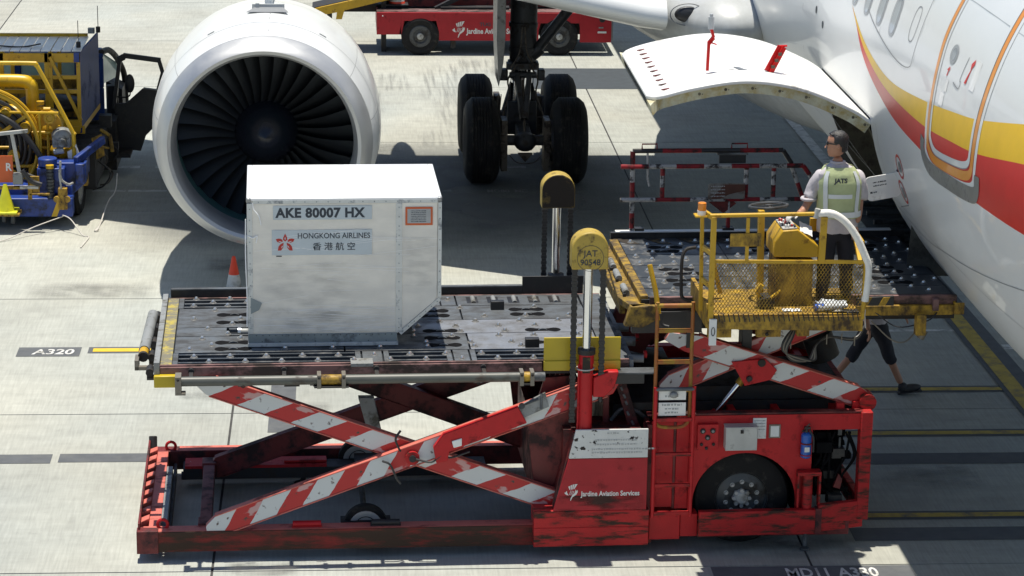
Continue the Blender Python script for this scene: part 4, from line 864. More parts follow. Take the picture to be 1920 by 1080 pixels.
b = MB(); b.prism([(6.02, 2.96), (6.30, 2.96), (6.34, 2.93), (6.20, 2.82)], 'y', gy-.02, gy, 0); b.box(6.14, 6.43, gy, gy+.03, 3.37, 3.46, 1); b.box(6.12, 6.45, gy-.01, gy+.05, 3.46, 3.475, 2); b.build('rail_gusset', ['dark_red', 'trough', 'steel'], GR, smooth=False)

# ================================================================== fire extinguisher, hung on the loader body
FE = thing('fire_extinguisher', 'blue fire extinguisher with black valve hung on red loader body beside wheel arch', 'fire extinguisher', (-2.02, 23.95, 0), R(1.6))
def L2(o): return o
b = MB(); b.cyl((6.625, -.03, 1.0), (6.625, -.03, 1.22), .052, 20, 0); b.sphere((6.625, -.03, 1.22), .052, 16, 0, (1, 1, .7)); b.sphere((6.625, -.03, 1.0), .052, 16, 0, (1, 1, .4)); b.build('cylinder', 'ext_blue', FE)
b = MB(); b.cyl((6.625, -.03, 1.25), (6.625, -.03, 1.30), .018, 10); b.box(6.60, 6.66, -.05, -.01, 1.29, 1.31); b.bar((6.62, -.03, 1.31), (6.65, -.05, 1.345), .014, .014); b.cyl((6.60, -.04, 1.28), (6.58, -.06, 1.27), .012, 8); b.build('valve', 'black', FE)
b = MB(); b.tube(curve_pts([(6.65, -.05, 1.28), (6.69, -.06, 1.20), (6.695, -.05, 1.05)]), .010, 8); b.build('hose', 'black', FE)
b = MB(); b.torus((6.625, -.03, 1.14), .055, .008, 'z', 20, 6); b.torus((6.625, -.03, 1.02), .055, .006, 'z', 20, 6); b.box(6.60, 6.65, .02, .03, .98, 1.2); b.build('bracket', 'red_worn', FE)
b = MB(); b.box(6.60, 6.65, -.084, -.0825, 1.06, 1.11); b.build('label_sheet', 'ink_white', FE, smooth=False)

# ================================================================== container
CT = thing('air_cargo_container', 'silver aluminium air cargo container wrapped in film standing on main loader deck', 'cargo container', (0, 0, 0), 0)
CT.location = LO.matrix_basis @ Vector((0, 0, 0)); CT.location = (-2.02, 23.95, 0); CT.rotation_euler = (0, 0, R(1.6))
a0, a1, a2, ya, yb, zb, zt = 1.10, 2.58, 3.02, .72, 2.20, DZ+.030, 3.50
kz = 2.46
prof = [(a0, zb+.12), (a2-.44, zb+.12), (a2, kz), (a2, zt), (a0, zt)]
b = MB()
pf = [(a0+.005, zb+.1), (a1, zb+.1), (a2-.005, kz), (a2-.005, zt-.006), (a0+.005, zt-.006)]
b.prism(pf, 'y', ya+.005, yb-.005); CB = b.build('container_body', 'alu', CT, smooth=False)
b = MB(); b.box(a0-.002, a1+.012, ya-.012, yb+.01, zb-.022, zb+.016, 1); b.box(a0, a1, ya-.004, yb, zb+.016, zb+.108, 0); b.build('container_base', ['alu_base', 'alu_frame'], CT, bev=.003)
# skin sheets, slightly buckled so that reflections wander
def sheet(name, x0, x1, z0, z1, y, m, amp=.004, clip=None):
    b = MB(); nx, nz = 24, 20; rn = random.Random(hash(name) % 99); ph = [rn.uniform(0, 6) for _ in range(6)]
    vs = []
    for j in range(nz+1):
        for i in range(nx+1):
            u, v = i/nx, j/nz; x = x0+(x1-x0)*u; z = z0+(z1-z0)*v
            if clip: x = min(x, clip(z)) if u > 0 else x; x = x0+(clip(z)-x0)*u
            e = min(1, 8*min(u, 1-u, v, 1-v))
            d = amp*e*(math.sin(3.1*x+ph[0]+2*math.sin(2.2*z+ph[1]))+.6*math.sin(7*z+ph[2]+math.sin(4*x+ph[3]))+.3*math.sin(17*x+9*z+ph[4]))
            vs.append((x, y-abs(amp)*1.2+d*.5, z))
    b.add(vs, [(j*(nx+1)+i, j*(nx+1)+i+1, (j+1)*(nx+1)+i+1, (j+1)*(nx+1)+i) for j in range(nz) for i in range(nx)]); o = b.build(name, m, CT)
    return o
sheet('side_sheet', a0+.05, a1-.01, zb+.125, zt-.05, ya, 'alu'); 
def cl(z): return a1+.05+ (a2-.045-a1-.05)*min(1, max(0, (z-zb-.16)/(kz-zb-.16)))
sheet('side_sheet', a1+.045, a2-.04, zb+.17, zt-.05, ya, 'alu', clip=cl)
# frame extrusions with rivets
def rivets(b, p, q, n, m=1):
    for i in range(n):
        t = (i+.5)/n; c = [p[k]+(q[k]-p[k])*t for k in range(3)]; b.cyl((c[0], c[1], c[2]), (c[0], c[1]-.004, c[2]), .006, 6, m)
def frame(name, p, q, w_, n):
    b = MB(); dx, dz = q[0]-p[0], q[1]-p[1]; L = math.hypot(dx, dz); nx, nz = -dz/L*w_/2, dx/L*w_/2
    b.prism([(p[0]-nx, p[1]-nz), (q[0]-nx, q[1]-nz), (q[0]+nx, q[1]+nz), (p[0]+nx, p[1]+nz)], 'y', ya-.012, ya+.01, 0); rivets(b, (p[0], ya-.012, p[1]), (q[0], ya-.012, q[1]), n); return b.build(name, ['alu_frame', 'alu_base'], CT, smooth=False)
frame('frame_rail', (a0+.028, zb+.115), (a0+.028, zt-.045), .052, 12); frame('frame_rail', (a1+.018, zb+.115), (a1+.018, zt-.045), .06, 14); frame('frame_rail', (a2-.018, kz+.02), (a2-.018, zt-.045), .036, 9)
frame('frame_rail', (a0+.06, zt-.03), (a2-.04, zt-.03), .034, 16); frame('frame_rail', (a1+.03, zb+.10), (a2-.012, kz+.005), .036, 7)
b = MB(); rivets(b, (a0+.05, ya-.004, zb+.03), (a1-.02, ya-.004, zb+.03), 8, 0); rivets(b, (a0+.05, ya-.004, zb+.095), (a1-.02, ya-.004, zb+.095), 22, 0); b.build('base_rivets', 'ink', CT)
b = MB(); vs = []; nx, ny = 20, 12
for j in range(ny+1):
    for i in range(nx+1):
        u, v = i/nx, j/ny; e = min(1, 6*min(u, 1-u, v, 1-v)); vs.append((a0+.01+(a2-a0-.02)*u, ya+.02+(yb-ya-.04)*v, zt-.004+.007*e*(1+.5*math.sin(5*u+4*v)+.3*math.sin(13*u))))
b.add(vs, [(j*(nx+1)+i, j*(nx+1)+i+1, (j+1)*(nx+1)+i+1, (j+1)*(nx+1)+i) for j in range(ny) for i in range(nx)]); b.build('roof_sheet', 'alu_top', CT)
b = MB(); b.box(a0, a0+.05, ya-.008, yb, zt-.02, zt+.006); b.box(a2-.05, a2, ya-.008, yb, zt-.02, zt+.006); b.box(a0+.05, a2-.05, ya-.008, ya+.03, zt-.02, zt+.006); b.box(a0+.05, a2-.05, yb-.03, yb, zt-.02, zt+.006); b.box(2.03, 2.09, ya+.03, yb-.03, zt+.002, zt+.012)
b.build('roof_frame', 'alu_top', CT, bev=.004)
b = MB(); b.box(a0-.004, a0+.045, ya-.014, ya+.03, zt-.038, zt+.008, 0); b.box(a2-.045, a2+.004, ya-.014, ya+.03, zt-.038, zt+.008, 0); b.build('corner_cap', 'scuff', CT, bev=.01)
# labels and printing
yl = ya-.0115
def lab(x0, x1, z0, z1, m, y=yl, name='label_sheet'):
    b = MB(); b.box(x0, x1, y, y+.0015, z0, z1); return b.build(name, m, CT, smooth=False)
lab(1.36, 2.33, 3.29, 3.43, 'label'); lab(1.345, 2.33, 2.93, 3.185, 'label')
text('container_code', 'AKE 80007 HX', .132, 'ink', CT, (1.388, yl-.001, 3.315), bold=.040, sx=.985, space=1.06)
text('airline_name', 'HONGKONG AIRLINES', .078, 'ink', CT, (1.595, yl-.001, 3.100), bold=.012, sx=.89)
text('airline_name', '香 港 航 空', .085, 'ink', CT, (1.745, yl-.001, 2.985), bold=.008, sx=1.03)
lab(1.385, 1.44, 2.915, 2.925, 'ink', name='small_print')
def petals(cx, cz, s):
    b = MB()
    shapes = [[(0, 1.05), (.20, .62), (.24, .38), (0, .16), (-.24, .38), (-.20, .62)],
              [(-.22, .20), (-.40, .44), (-.70, .50), (-1.0, .42), (-.86, .14), (-.56, .02)],
              [(.22, .20), (.56, .02), (.86, .14), (1.0, .42), (.70, .50), (.40, .44)],
              [(-.16, .04), (-.50, -.12), (-.72, -.40), (-.80, -.84), (-.44, -.82), (-.22, -.50)],
              [(.16, .04), (.22, -.50), (.44, -.82), (.80, -.84), (.72, -.40), (.50, -.12)]]
    for sh in shapes: b.prism([(cx+x*s, cz+z*s) for x, z in sh], 'y', yl-.002, yl)
    o = b.build('airline_emblem', 'ink_red', CT, smooth=False); b = MB()
    for a in (90, 162, 18, 234, 306):
        x, z = cx+math.cos(R(a))*s*.55, cz+math.sin(R(a))*s*.5; b.prism([(x+math.cos(R(a+t))*s*k, z+math.sin(R(a+t))*s*k) for t, k in ((0, .22), (90, .06), (180, .2), (270, .06))], 'y', yl-.003, yl-.002)
    b.build('emblem_vein', 'label', CT, smooth=False)
petals(1.475, 3.055, .092)
b = MB(); fx0, fx1, fz0, fz1, t = 2.66, 2.93, 3.225, 3.41, .02
b.box(fx0, fx1, yl, yl+.002, fz0, fz0+t); b.box(fx0, fx1, yl, yl+.002, fz1-t, fz1); b.box(fx0, fx0+t, yl, yl+.002, fz0+t, fz1-t); b.box(fx1-t, fx1, yl, yl+.002, fz0+t, fz1-t); b.build('placard_frame', 'orange', CT, smooth=False)
lab(fx0+t, fx1-t, fz0+t, fz1-t, 'ink_faint', name='placard')
for i in range(7): text('placard_print', 'cargo base unit load', .015, 'ink', CT, (2.715, yl-.001, 3.365-.018*i))
rn = random.Random(4); b = MB()
for i in range(60):      # creases of the stretch film
    z = rn.choice([rn.uniform(2.12, 2.42), rn.uniform(2.12, 3.2)]); x = rn.uniform(1.15, 2.2); L = rn.uniform(.3, 1.1); sl_ = rn.uniform(-.12, .02) if rn.random() < .7 else rn.uniform(.02, .2)
    x1 = min(x+L, 2.56 if z < 2.5 else 2.98); z1 = z+sl_*(x1-x)
    if z1 < 2.12: continue
    b.add([(x, ya-.0125, z), (x1, ya-.0125, z1), (x1, ya-.0125, z1+.0026), (x, ya-.0125, z+.0026)], [(0, 1, 2, 3)])
b.build('film_crease', 'wrap', CT, smooth=False)
M['smear'] = stain_shade_mat('scuffed_metal', (.22, .225, .23), .40, .72, 4, (1, 1, 3.5), .18)
for (x0, x1, z0, z1) in ((1.16, 2.56, 2.13, 2.40), (1.16, 2.2, 2.13, 2.85), (2.63, 2.98, 2.6, 3.1)):
    b = MB(); b.add([(x0, ya-.0122, z0), (x1, ya-.0122, z0), (x1, ya-.0122, z1), (x0, ya-.0122, z1)], [(0, 1, 2, 3)]); b.build('scuff_mark', 'smear', CT, smooth=False); ya_ = ya
b = MB(); b.tube(curve_pts([(1.16, ya-.015, 3.46), (1.17, ya-.02, 3.40), (1.22, ya-.02, 3.33), (1.24, ya-.018, 3.24)]), .006, 6); b.tube(curve_pts([(1.11, ya-.015, 3.13), (1.16, ya-.02, 3.11), (1.20, ya-.02, 3.13), (1.19, ya-.02, 3.06)]), .006, 6)
b.tube(curve_pts([(1.09, ya-.01, 3.3), (1.085, ya-.01, 2.9), (1.095, ya-.01, 2.5), (1.09, ya-.01, 2.2)]), .006, 6); b.build('film_scrap', 'wrap', CT)
b = MB(); b.prism([(1.13, 2.50), (1.24, 2.44), (1.21, 2.37), (1.13, 2.33)], 'y', ya-.0135, ya-.012); b.build('film_patch', 'alu_base', CT, smooth=False)

# ================================================================== small things in the cab
PB = thing('plastic_bottle', 'clear plastic water bottle with blue label lying on yellow cab floor', 'bottle', Vector((-2.02, 23.95, 0))+COW, R(1.6))
b = MB(); b.cyl((6.66, .0, FZ+.04), (6.90, .03, FZ+.045), .036, 14, 0); b.cyl((6.90, .03, FZ+.045), (6.94, .035, FZ+.046), .036, 14, 0, r2=.014); b.build('bottle_body', 'bottle', PB)
b = MB(); b.cyl((6.63, .0, FZ+.04), (6.72, .01, FZ+.042), .0375, 14); b.build('bottle_label', 'bottle_blue', PB); b = MB(); b.cyl((6.94, .035, FZ+.046), (6.965, .038, FZ+.046), .016, 10); b.build('cap', 'white', PB)
def crumple(name, pts, cx, cy, cz, m, label, cat, s=.02, rz=0):
    rn = random.Random(len(label)); b = MB(); n = 7; vs = [(pts[0]*(i/(n-1)-.5), pts[1]*(j/(n-1)-.5), rn.uniform(0, s)) for j in range(n) for i in range(n)]
    vs += [(x, y, z+.002) for x, y, z in vs]; k = n*n
    f = [(j*n+i, j*n+i+1, (j+1)*n+i+1, (j+1)*n+i) for j in range(n-1) for i in range(n-1)]; b.add(vs, f+[tuple(q+k for q in t) for t in f])
    o = b.build(name, m); p = Matrix.Rotation(R(1.6), 4, 'Z') @ Vector((cx, cy, cz)); o.location = (p.x-2.02+COW.x, p.y+23.95+COW.y, p.z+COW.z); o.rotation_euler = (0, 0, rz); return tag(o, label, cat)
crumple('crumpled_bag', (.30, .16), 6.82, .16, FZ+.002, 'bottle', 'crumpled clear plastic bag on cab floor behind the water bottle', 'plastic bag', .07, .3)
crumple('folded_paper', (.18, .10), 6.42, .05, FZ+.002, 'paper', 'folded white paper lying on cab floor below control console', 'paper', .008, 0)
o = crumple('loose_papers', (.14, .17), 6.60, .42, 3.215, 'paper', 'white papers lying on top of the yellow control console', 'paper', .012, .5); o.rotation_euler = (R(24), R(26), .1)
o = crumple('black_rag', (.34, .12), 6.9, .0, FZ+.002, 'black', 'black rag at right end of the yellow cab floor', 'rag', .02, -.1)

# ================================================================== airliner
XC, ZC, R0 = 8.3, 4.45, 2.82
AP = thing('airliner', 'white airliner with red and yellow livery stripes, open cargo door and engine', 'airplane', (XC, 30, 0))
Linv = Vector((-XC, -30, 0))
def reparent(o):            # parts are written in world metres; shift them into the aircraft's frame
    o.parent = AP; o.location = o.location+Linv; return o
def frad(Y):
    s = 25-Y
    if s > 0: return R0*math.sqrt(max(0, 1-(s/9)**3.2))
    s = Y-58
    return R0*(1-(max(0, s)/20)**1.6) if s > 0 else R0
def fz(Y):
    s = 25-Y
    if s > 0: return ZC-.3*(s/9)**3
    s = Y-58
    return ZC+1.6*(max(0, s)/18)**1.5
def S(Y, th, off=0):
    a = R(th); r = frad(Y)+off; return (XC-r*math.cos(a), Y, fz(Y)+r*math.sin(a))
Ys = [16.02, 16.1, 16.3, 16.6, 17, 17.4, 17.8]+[18.1+.25*i for i in range(28)]+[25.2, 25.7, 26.2, 26.9, 27.6, 28.3, 29.0]+[30+i*1.5 for i in range(20)]+[60, 62, 64, 66, 68, 70, 72]
CD0, CD1, CT0, CT1 = 26.2, 29.0, -52, -9
ths = [-180+i*5 for i in range(24)]+[-60, -58, -56, -54]+[-52+2.15*i for i in range(20)]+[-9+1.8*i for i in range(35)]+[57, 60]+[5*i for i in range(13, 36)]
b = MB(); n = len(ths); vs = [S(Y, t) for Y in Ys for t in ths]; fs = []
for j in range(len(Ys)-1):
    for i in range(n):
        i2 = (i+1) % n
        if CD0-.01 <= Ys[j] < CD1-.01 and CT0-.01 <= ths[i] < CT1-.01: continue
        fs.append((j*n+i, j*n+i2, (j+1)*n+i2, (j+1)*n+i))
fs.append(tuple(range(n)))
b.add(vs, fs); FUS = b.build('fuselage', 'fus', None); FUS.data.shade_smooth(); reparent(FUS)
def surf_band(name, up_, lo_, m, off=.0014, n=6, parent=None, ny=1):
    """painted band lying on the skin between an upper and a lower curve of (Y, angle)"""
    U = curve_pts([(a, c, 0) for a, c in up_], n); L_ = curve_pts([(a, c, 0) for a, c in lo_], n); b = MB(); k = min(len(U), len(L_)); K = 10
    vs = []
    for i in range(k):
        for j in range(K+1):
            t = j/K; vs.append(S(U[i].x*(1-t)+L_[i].x*t, U[i].y*(1-t)+L_[i].y*t, off))
    b.add(vs, [(i*(K+1)+j, i*(K+1)+j+1, (i+1)*(K+1)+j+1, (i+1)*(K+1)+j) for i in range(k-1) for j in range(K)])
    o = b.build(name, m, None); o.data.shade_smooth(); o.location = Linv; 
    if parent: o.parent = parent; o.location = (0, 0, 0)
    else: o.parent = AP
    return o
yt = [(27.55, 11.2), (27.2, 9.2), (26.55, 5.9), (25.71, 3.6), (24.9, 3.2), (23.61, 5.2), (22.7, 7.2), (21.85, 9.5), (20.82, 14.0), (19.8, 19.5), (18.6, 27)]
yb = [(27.5, 10.9), (27.15, 8.3), (26.50, 4.3), (25.65, 1.3), (24.8, .3), (23.6, .5), (22.6, 2.0), (21.7, 3.8), (20.6, 7.8), (19.6, 11.5), (18.4, 17)]
rb_ = [(27.45, 10.6), (27.10, 7.8), (26.55, 2.8), (25.80, -1.1), (24.82, -4.0), (23.62, -4.8), (22.59, -5.5), (21.7, -5.2), (20.46, -4.3), (19.4, -3), (18.2, 1)]
surf_band('livery_stripe', yt, yb, 'liv_yellow'); surf_band('livery_stripe', yb, rb_, 'liv_red', off=.0018)
def surf_line(name, pts, w_, m, off=.0030, closed=False, parent=None, smooth=6):
    """thin line of constant width on the skin"""
    P = [Vector((a, c, 0)) for a, c in (pts+[pts[0]] if closed else pts)]; P = curve_pts(P, smooth) if smooth else P
    k = R0*math.pi/180; b = MB(); vs = []
    for i, p in enumerate(P):
        q = P[min(i+1, len(P)-1)]-P[max(i-1, 0)]; d = Vector((q.x, q.y*k, 0))
        if closed and i in (0, len(P)-1): q = P[1]-P[-2]; d = Vector((q.x, q.y*k, 0))
        d.normalize(); nrm = Vector((-d.y, d.x/k, 0))*w_/2
        vs += [S(p.x+nrm.x, p.y+nrm.y, off), S(p.x-nrm.x, p.y-nrm.y, off)]
    b.add(vs, [(2*i, 2*i+1, 2*i+3, 2*i+2) for i in range(len(P)-1)]); o = b.build(name, m, None); o.data.shade_smooth(); o.parent = parent or AP
    o.location = (0, 0, 0) if parent else Linv
    return o
def oval(cy, ct, wy, wt, n=20, p=1.0):
    out = []
    for i in range(n):
        a = 2*math.pi*i/n; c, s = math.cos(a), math.sin(a)
        out.append((cy+wy*math.copysign(abs(c)**p, c), ct+wt*math.copysign(abs(s)**p, s)))
    return out
def surf_fill(name, pts, m, off, parent=None):
    c = (sum(p[0] for p in pts)/len(pts), sum(p[1] for p in pts)/len(pts)); b = MB()
    rings = [[(c[0]+(p[0]-c[0])*k, c[1]+(p[1]-c[1])*k) for p in pts] for k in (1, .6, .2)]
    vs = [S(a, t, off) for r_ in rings for a, t in r_]; n = len(pts)
    b.add(vs, [(j*n+i, j*n+(i+1) % n, (j+1)*n+(i+1) % n, (j+1)*n+i) for j in range(2) for i in range(n)]+[tuple(2*n+i for i in range(n))])
    o = b.build(name, m, None); o.parent = parent or AP; o.location = (0, 0, 0) if parent else Linv; return o
# cabin windows
for i in range(14):
    Y = 25.52+i*.64
    f = surf_fill('cabin_window', oval(Y, 15.4, .165, 4.4, p=.75), 'winframe', .0025)
    surf_fill('window_pane', oval(Y+.005, 15.3, .115, 3.7, p=.75), 'window', .0040, parent=f)
surf_line('blank_window_outline', oval(24.70, 16.6, .12, 3.6, p=.8), .012, 'seam', closed=True)
surf_line('panel_seam', [(28.4, 26), (27.4, 17), (26.4, 11.2), (25.2, 8.0), (24.5, 8.4), (24.42, 12), (24.4, 22), (24.38, 34)], .010, 'seam', smooth=4)
surf_line('panel_seam', [(29.5, -20), (25.5, -29), (23.29, -24.5), (20.42, -15.1), (19, -8)], .010, 'seam'); surf_line('panel_seam', [(25.9, -9), (25.9, -40), (25.9, -70)], .008, 'seam')
surf_line('panel_seam', [(30.2, 60), (30.2, 20), (30.2, -40)], .008, 'seam')
for t_ in (44, 27, -26): surf_line('lap_joint', [(y_, t_) for y_ in (20.4, 22, 24, 26, 28, 32, 36, 42, 50)], .007, 'fus_grey', smooth=3)
for y_ in (24.36, 26.0, 29.3, 32.4, 34.6): surf_line('lap_joint', [(y_, t_) for t_ in (70, 50, 30, 10)], .006, 'fus_grey', smooth=3)
for Y, t in ((29.9, 6.5), (29.35, 3.6), (28.9, 1.6)): surf_fill('static_port', oval(Y, t, .05, .9), 'ink', .0030)
for (Y, t) in ((24.86, -13.6), (25.02, -19.9)):
    surf_line('port_ring', oval(Y, t, .15, 2.3), .028, 'ink_red', closed=True); surf_fill('static_port', oval(Y-.02, t, .06, 1.2), 'scuff', .006)
# passenger door
od = [(23.49, 34), (23.49, 26), (23.5, 18.4), (23.46, 13.2), (23.42, 7), (23.40, 0), (23.38, -2.2), (23.22, -3.8), (22.95, -3.9), (22.4, -2.9), (22.05, -1.9), (21.88, -.6), (21.85, 2), (21.85, 9), (21.84, 17), (21.85, 24.4), (21.87, 34)]
PD = surf_line('passenger_door', od, .085, 'liv_orange', off=.0050)
def shrink(pts, d): return [(22.66+(a-22.66)*(1-d/.8), t+(d*20 if t < 3 else 0)) for a, t in pts]
surf_line('door_white_band', shrink(od, .085), .065, 'fus', off=.0044, parent=PD); surf_line('door_white_band', shrink(od, -.085), .07, 'fus', off=.0038, parent=PD)
surf_line('door_gap', shrink(od, .055), .010, 'seam', off=.0058, parent=PD)
f = surf_fill('door_window', oval(23.06, 16.7, .12, 1.9), 'winframe', .0040, parent=PD); surf_fill('window_pane', oval(23.06, 16.7, .075, 1.25), 'window', .0055, parent=PD)
surf_line('door_handle_outline', [(22.84, 12.2), (22.64, 11.7), (22.62, 13.2), (22.66, 13.4), (22.60, 18)], .012, 'seam', off=.0035, parent=PD, smooth=2)
surf_fill('door_arrow', [(22.52, 13.4), (22.50, 13.5), (22.42, 17.4), (22.47, 17.3), (22.40, 18.4), (22.38, 17.5), (22.41, 17.4), (22.46, 13.4)], 'liv_red', .0042, parent=PD)
surf_fill('door_arrow', [(23.10, 12.4), (23.08, 13.6), (23.12, 13.5), (23.06, 14.3), (23.03, 13.7), (23.06, 13.6), (23.07, 12.4)], 'liv_red', .0042, parent=PD)
for a, c, t0, t1 in ((23.06, 22.98, 9.6, 12.0), (23.16, 23.02, 6.6, 9.2), (22.34, 22.20, 13.0, 18.6)): surf_fill('door_notice', [(a, t0), (a, t1), (c, t1), (c, t0)], 'decal', .0030, parent=PD)
b = MB()
sp_ = [(23.60, -1.0), (23.62, -3.2), (23.1, -5.2), (21.78, -3.0), (21.72, 1.0), (21.80, 1.0), (21.84, -1.0), (22.05, -2.7), (22.45, -3.9), (23.0, -4.9), (23.3, -4.4), (23.50, -1.6)]
for (a0_, a1_) in (((23.62, -1.0), (23.50, -1.2)),): pass
surf_line('scuff_plate', [(23.60, -1.6), (23.60, -4.4), (23.32, -6.6), (22.6, -5.9), (22.0, -4.9), (21.70, -3.6), (21.68, -.2)], .15, 'scuff', off=.0060, smooth=4, parent=PD)
# cargo opening: frame and lined hold behind it
b = MB()
def Sr(Y, t, r): a = R(t); return (XC-r*math.cos(a), Y, ZC+r*math.sin(a))
tt = [CT0+(CT1-CT0)*i/10 for i in range(11)]
for Y, s in ((CD0, 1), (CD1, -1)):
    for i in range(10): b.add([Sr(Y, tt[i], R0), Sr(Y, tt[i+1], R0), Sr(Y+.001*s, tt[i+1], R0-.32), Sr(Y+.001*s, tt[i], R0-.32)], [(0, 1, 2, 3)]); b.add([Sr(Y+.001*s, tt[i], R0-.32), Sr(Y+.001*s, tt[i+1], R0-.32), Sr(Y+.12*s, tt[i+1], R0-.33), Sr(Y+.12*s, tt[i], R0-.33)], [(0, 1, 2, 3)])
for t in (CT0, CT1): b.add([Sr(CD0, t, R0), Sr(CD1, t, R0), Sr(CD1, t, R0-.35), Sr(CD0, t, R0-.35)], [(0, 1, 2, 3)])
FR = reparent(b.build('cargo_door_frame', 'frame_brown', None))
b = MB(); x0, x1, z0, z1 = XC-2.45, XC+2.0, ZC-2.0, ZC-.30
b.add([(x0, CD0-.6, z0), (x1, CD0-.6, z0), (x1, CD1+.6, z0), (x0, CD1+.6, z0), (x0+.1, CD0-.6, z1), (x1, CD0-.6, z1), (x1, CD1+.6, z1), (x0+.1, CD1+.6, z1)], [(0, 1, 2, 3), (4, 5, 6, 7), (1, 2, 6, 5), (0, 1, 5, 4), (2, 3, 7, 6)])
for i in range(6): b.cyl((x0+.1, CD0+.3+i*.42, z0+.04), (x1, CD0+.3+i*.42, z0+.04), .03, 8, 0)
b.tube(curve_pts([(x0+.05, CD1+.1, z1-.2), (x0+.1, CD1-.6, z1-.35), (x0+.1, CD1-1.3, z1-.25), (x0+.05, CD0+.4, z1-.35)]), .02, 6)
reparent(b.build('cargo_hold', 'cargo_dark', None, smooth=False))
b = MB(); b.add([Sr(Y, t, R0+.006) for Y, t in ((29.06, -12), (29.06, -50), (29.55, -50), (29.45, -12))], [(0, 1, 2, 3)]); reparent(b.build('sill_marking', 'fus_grey', None, smooth=False))
# cargo door, swung up and out
prof = [(5.56, 3.96), (5.30, 4.12), (4.77, 4.33), (4.20, 4.405), (3.65, 4.33), (3.17, 4.20)]
PC = curve_pts([(x, 0, z) for x, z in prof], 8)
def door_shell(off0, off1, y0, y1, name, m, parent=None, trim=0, scal=False):
    b = MB(); vs = []; k = len(PC)
    for yy in (y0, y1):
        for off in (off0, off1):
            for i, p in enumerate(PC):
                e = max(0, .22-(p.x-PC[-1].x)); ins = (.22-math.sqrt(max(0, .22**2-e**2)))*(1 if yy == y0 else -1)
                d = (PC[min(i+1, k-1)]-PC[max(i-1, 0)]).normalized(); nx, nz = d.z, -d.x
                if nz < 0: nx, nz = -nx, -nz
                vs.append((p.x+nx*off, yy+ins, p.z+nz*off))
    f = []
    for i in range(k-1):
        f += [(i, i+1, k+i+1, k+i), (2*k+i, 3*k+i, 3*k+i+1, 2*k+i+1), (k+i, k+i+1, 3*k+i+1, 3*k+i), (i, 2*k+i, 2*k+i+1, i+1)]
    f += [(0, k, 3*k, 2*k), (k-1, 3*k-1, 4*k-1, 2*k-1)]
    b.add(vs, f); o = b.build(name, m, None, bev=.01 if name == 'cargo_door' else 0)
    if parent: o.parent = parent
    else: reparent(o)
    return o
DOOR = door_shell(-.04, 0, CD0-.02, CD1+.02, 'cargo_door', 'white')
door_shell(-.15, -.041, CD0+.05, CD0+.08, 'door_edge_frame', 'primer', DOOR); door_shell(-.15, -.041, CD1-.08, CD1-.05, 'door_edge_frame', 'primer', DOOR); door_shell(-.15, -.13, CD0+.081, CD1-.081, 'inner_skin', 'frame_brown', DOOR)
b = MB(); rn = random.Random(2)
for i in range(3, len(PC)-6, 4):
    p = PC[i]; b.cyl((p.x, CD0+.049, p.z-.095), (p.x, CD0+.045, p.z-.095), .016, 12, 0); b.cyl((p.x+.03, CD0+.04, p.z-.095), (p.x+.03, CD0+.035, p.z-.095), .006, 6, 1)
o = b.build('lightening_hole', ['frame_brown', 'ink'], None); o.parent = DOOR
b = MB(); b.box(3.24, 3.27, CD0+.10, CD0+.14, 4.06, 4.10); b.cyl((3.30, CD0+.04, 4.09), (3.22, CD0+.04, 4.08), .010, 8); o = b.build('door_latch', 'gear', None); o.parent = DOOR
def dz(x):
    for p, q in zip(PC[:-1], PC[1:]):
        if q.x <= x <= p.x: return p.z+(q.z-p.z)*(p.x-x)/(p.x-q.x)
    return PC[-1].z
for i in range(10):          # latch sight marks
    y = CD0+.22+i*.255; x = 3.36; b = MB(); b.prism([(x-.03, y-.04), (x+.085, y+.065), (x+.085, y-.005)], 'z', dz(x)+.004, dz(x)+.018, 0); o = b.build('latch_mark', 'dark_red', None, smooth=False); o.parent = DOOR
b = MB(); y = CD0+.85; x = 3.86; z = dz(x)
b.bar((x, CD0+.55, z+.03), (x+.01, CD0+.57, z+.33), .03, .04, 0); b.bar((x+.01, CD0+.57, z+.32), (x+.06, CD0+.58, z+.38), .03, .04, 0); b.bar((x+.06, CD0+.58, z+.38), (x+.03, CD0+.58, z+.48), .03, .04, 0); b.cyl((x+.03, CD0+.58, z+.47), (x+.03, CD0+.58, z+.60), .032, 12, 1); b.cyl((x+.03, CD0+.58, z+.60), (x+.03, CD0+.58, z+.63), .02, 10, 1)
b.cyl((x+.03, CD0+.55, z+.33), (x+.09, CD0+.55, z+.31), .008, 6, 0); o = b.build('door_handle', ['liv_red', 'fus_grey'], None); o.parent = DOOR
b = MB(); x = 4.52; z = dz(4.6); b.bar((x+.02, CD0+.62, z), (x+.16, CD0+.66, z+.27), .075, .05, 0); b.bar((x-.01, CD0+.6, z+.02), (x+.13, CD0+.64, z+.28), .012, .07, 0); b.cyl((x+.10, CD0+.64, z+.28), (x+.20, CD0+.66, z+.28), .012, 8, 0)
for t in (.2, .45, .7): b.box(x+.02+.14*t-.02, x+.02+.14*t+.02, CD0+.57, CD0+.60, z+.27*t, z+.27*t+.03, 1)
o = b.build('door_handle', ['liv_red', 'gear_light'], None); o.parent = DOOR
b = MB(); b.add([(4.20, CD0+.56, dz(4.2)+.006), (4.58, CD0+.58, dz(4.58)+.006), (4.58, CD0+.74, dz(4.58)+.006), (4.16, CD0+.74, dz(4.16)+.006)], [(0, 1, 2, 3)]); o = b.build('handle_recess', 'scuff', None, smooth=False); o.parent = DOOR
b = MB(); b.add([(3.86, CD0+.5, dz(3.86)+.005), (4.16, CD0+.6, dz(4.16)+.006), (4.16, CD0+.62, dz(4.16)+.006), (3.86, CD0+.525, dz(3.86)+.005)], [(0, 1, 2, 3)]); o = b.build('handle_recess', 'seam', None, smooth=False); o.parent = DOOR
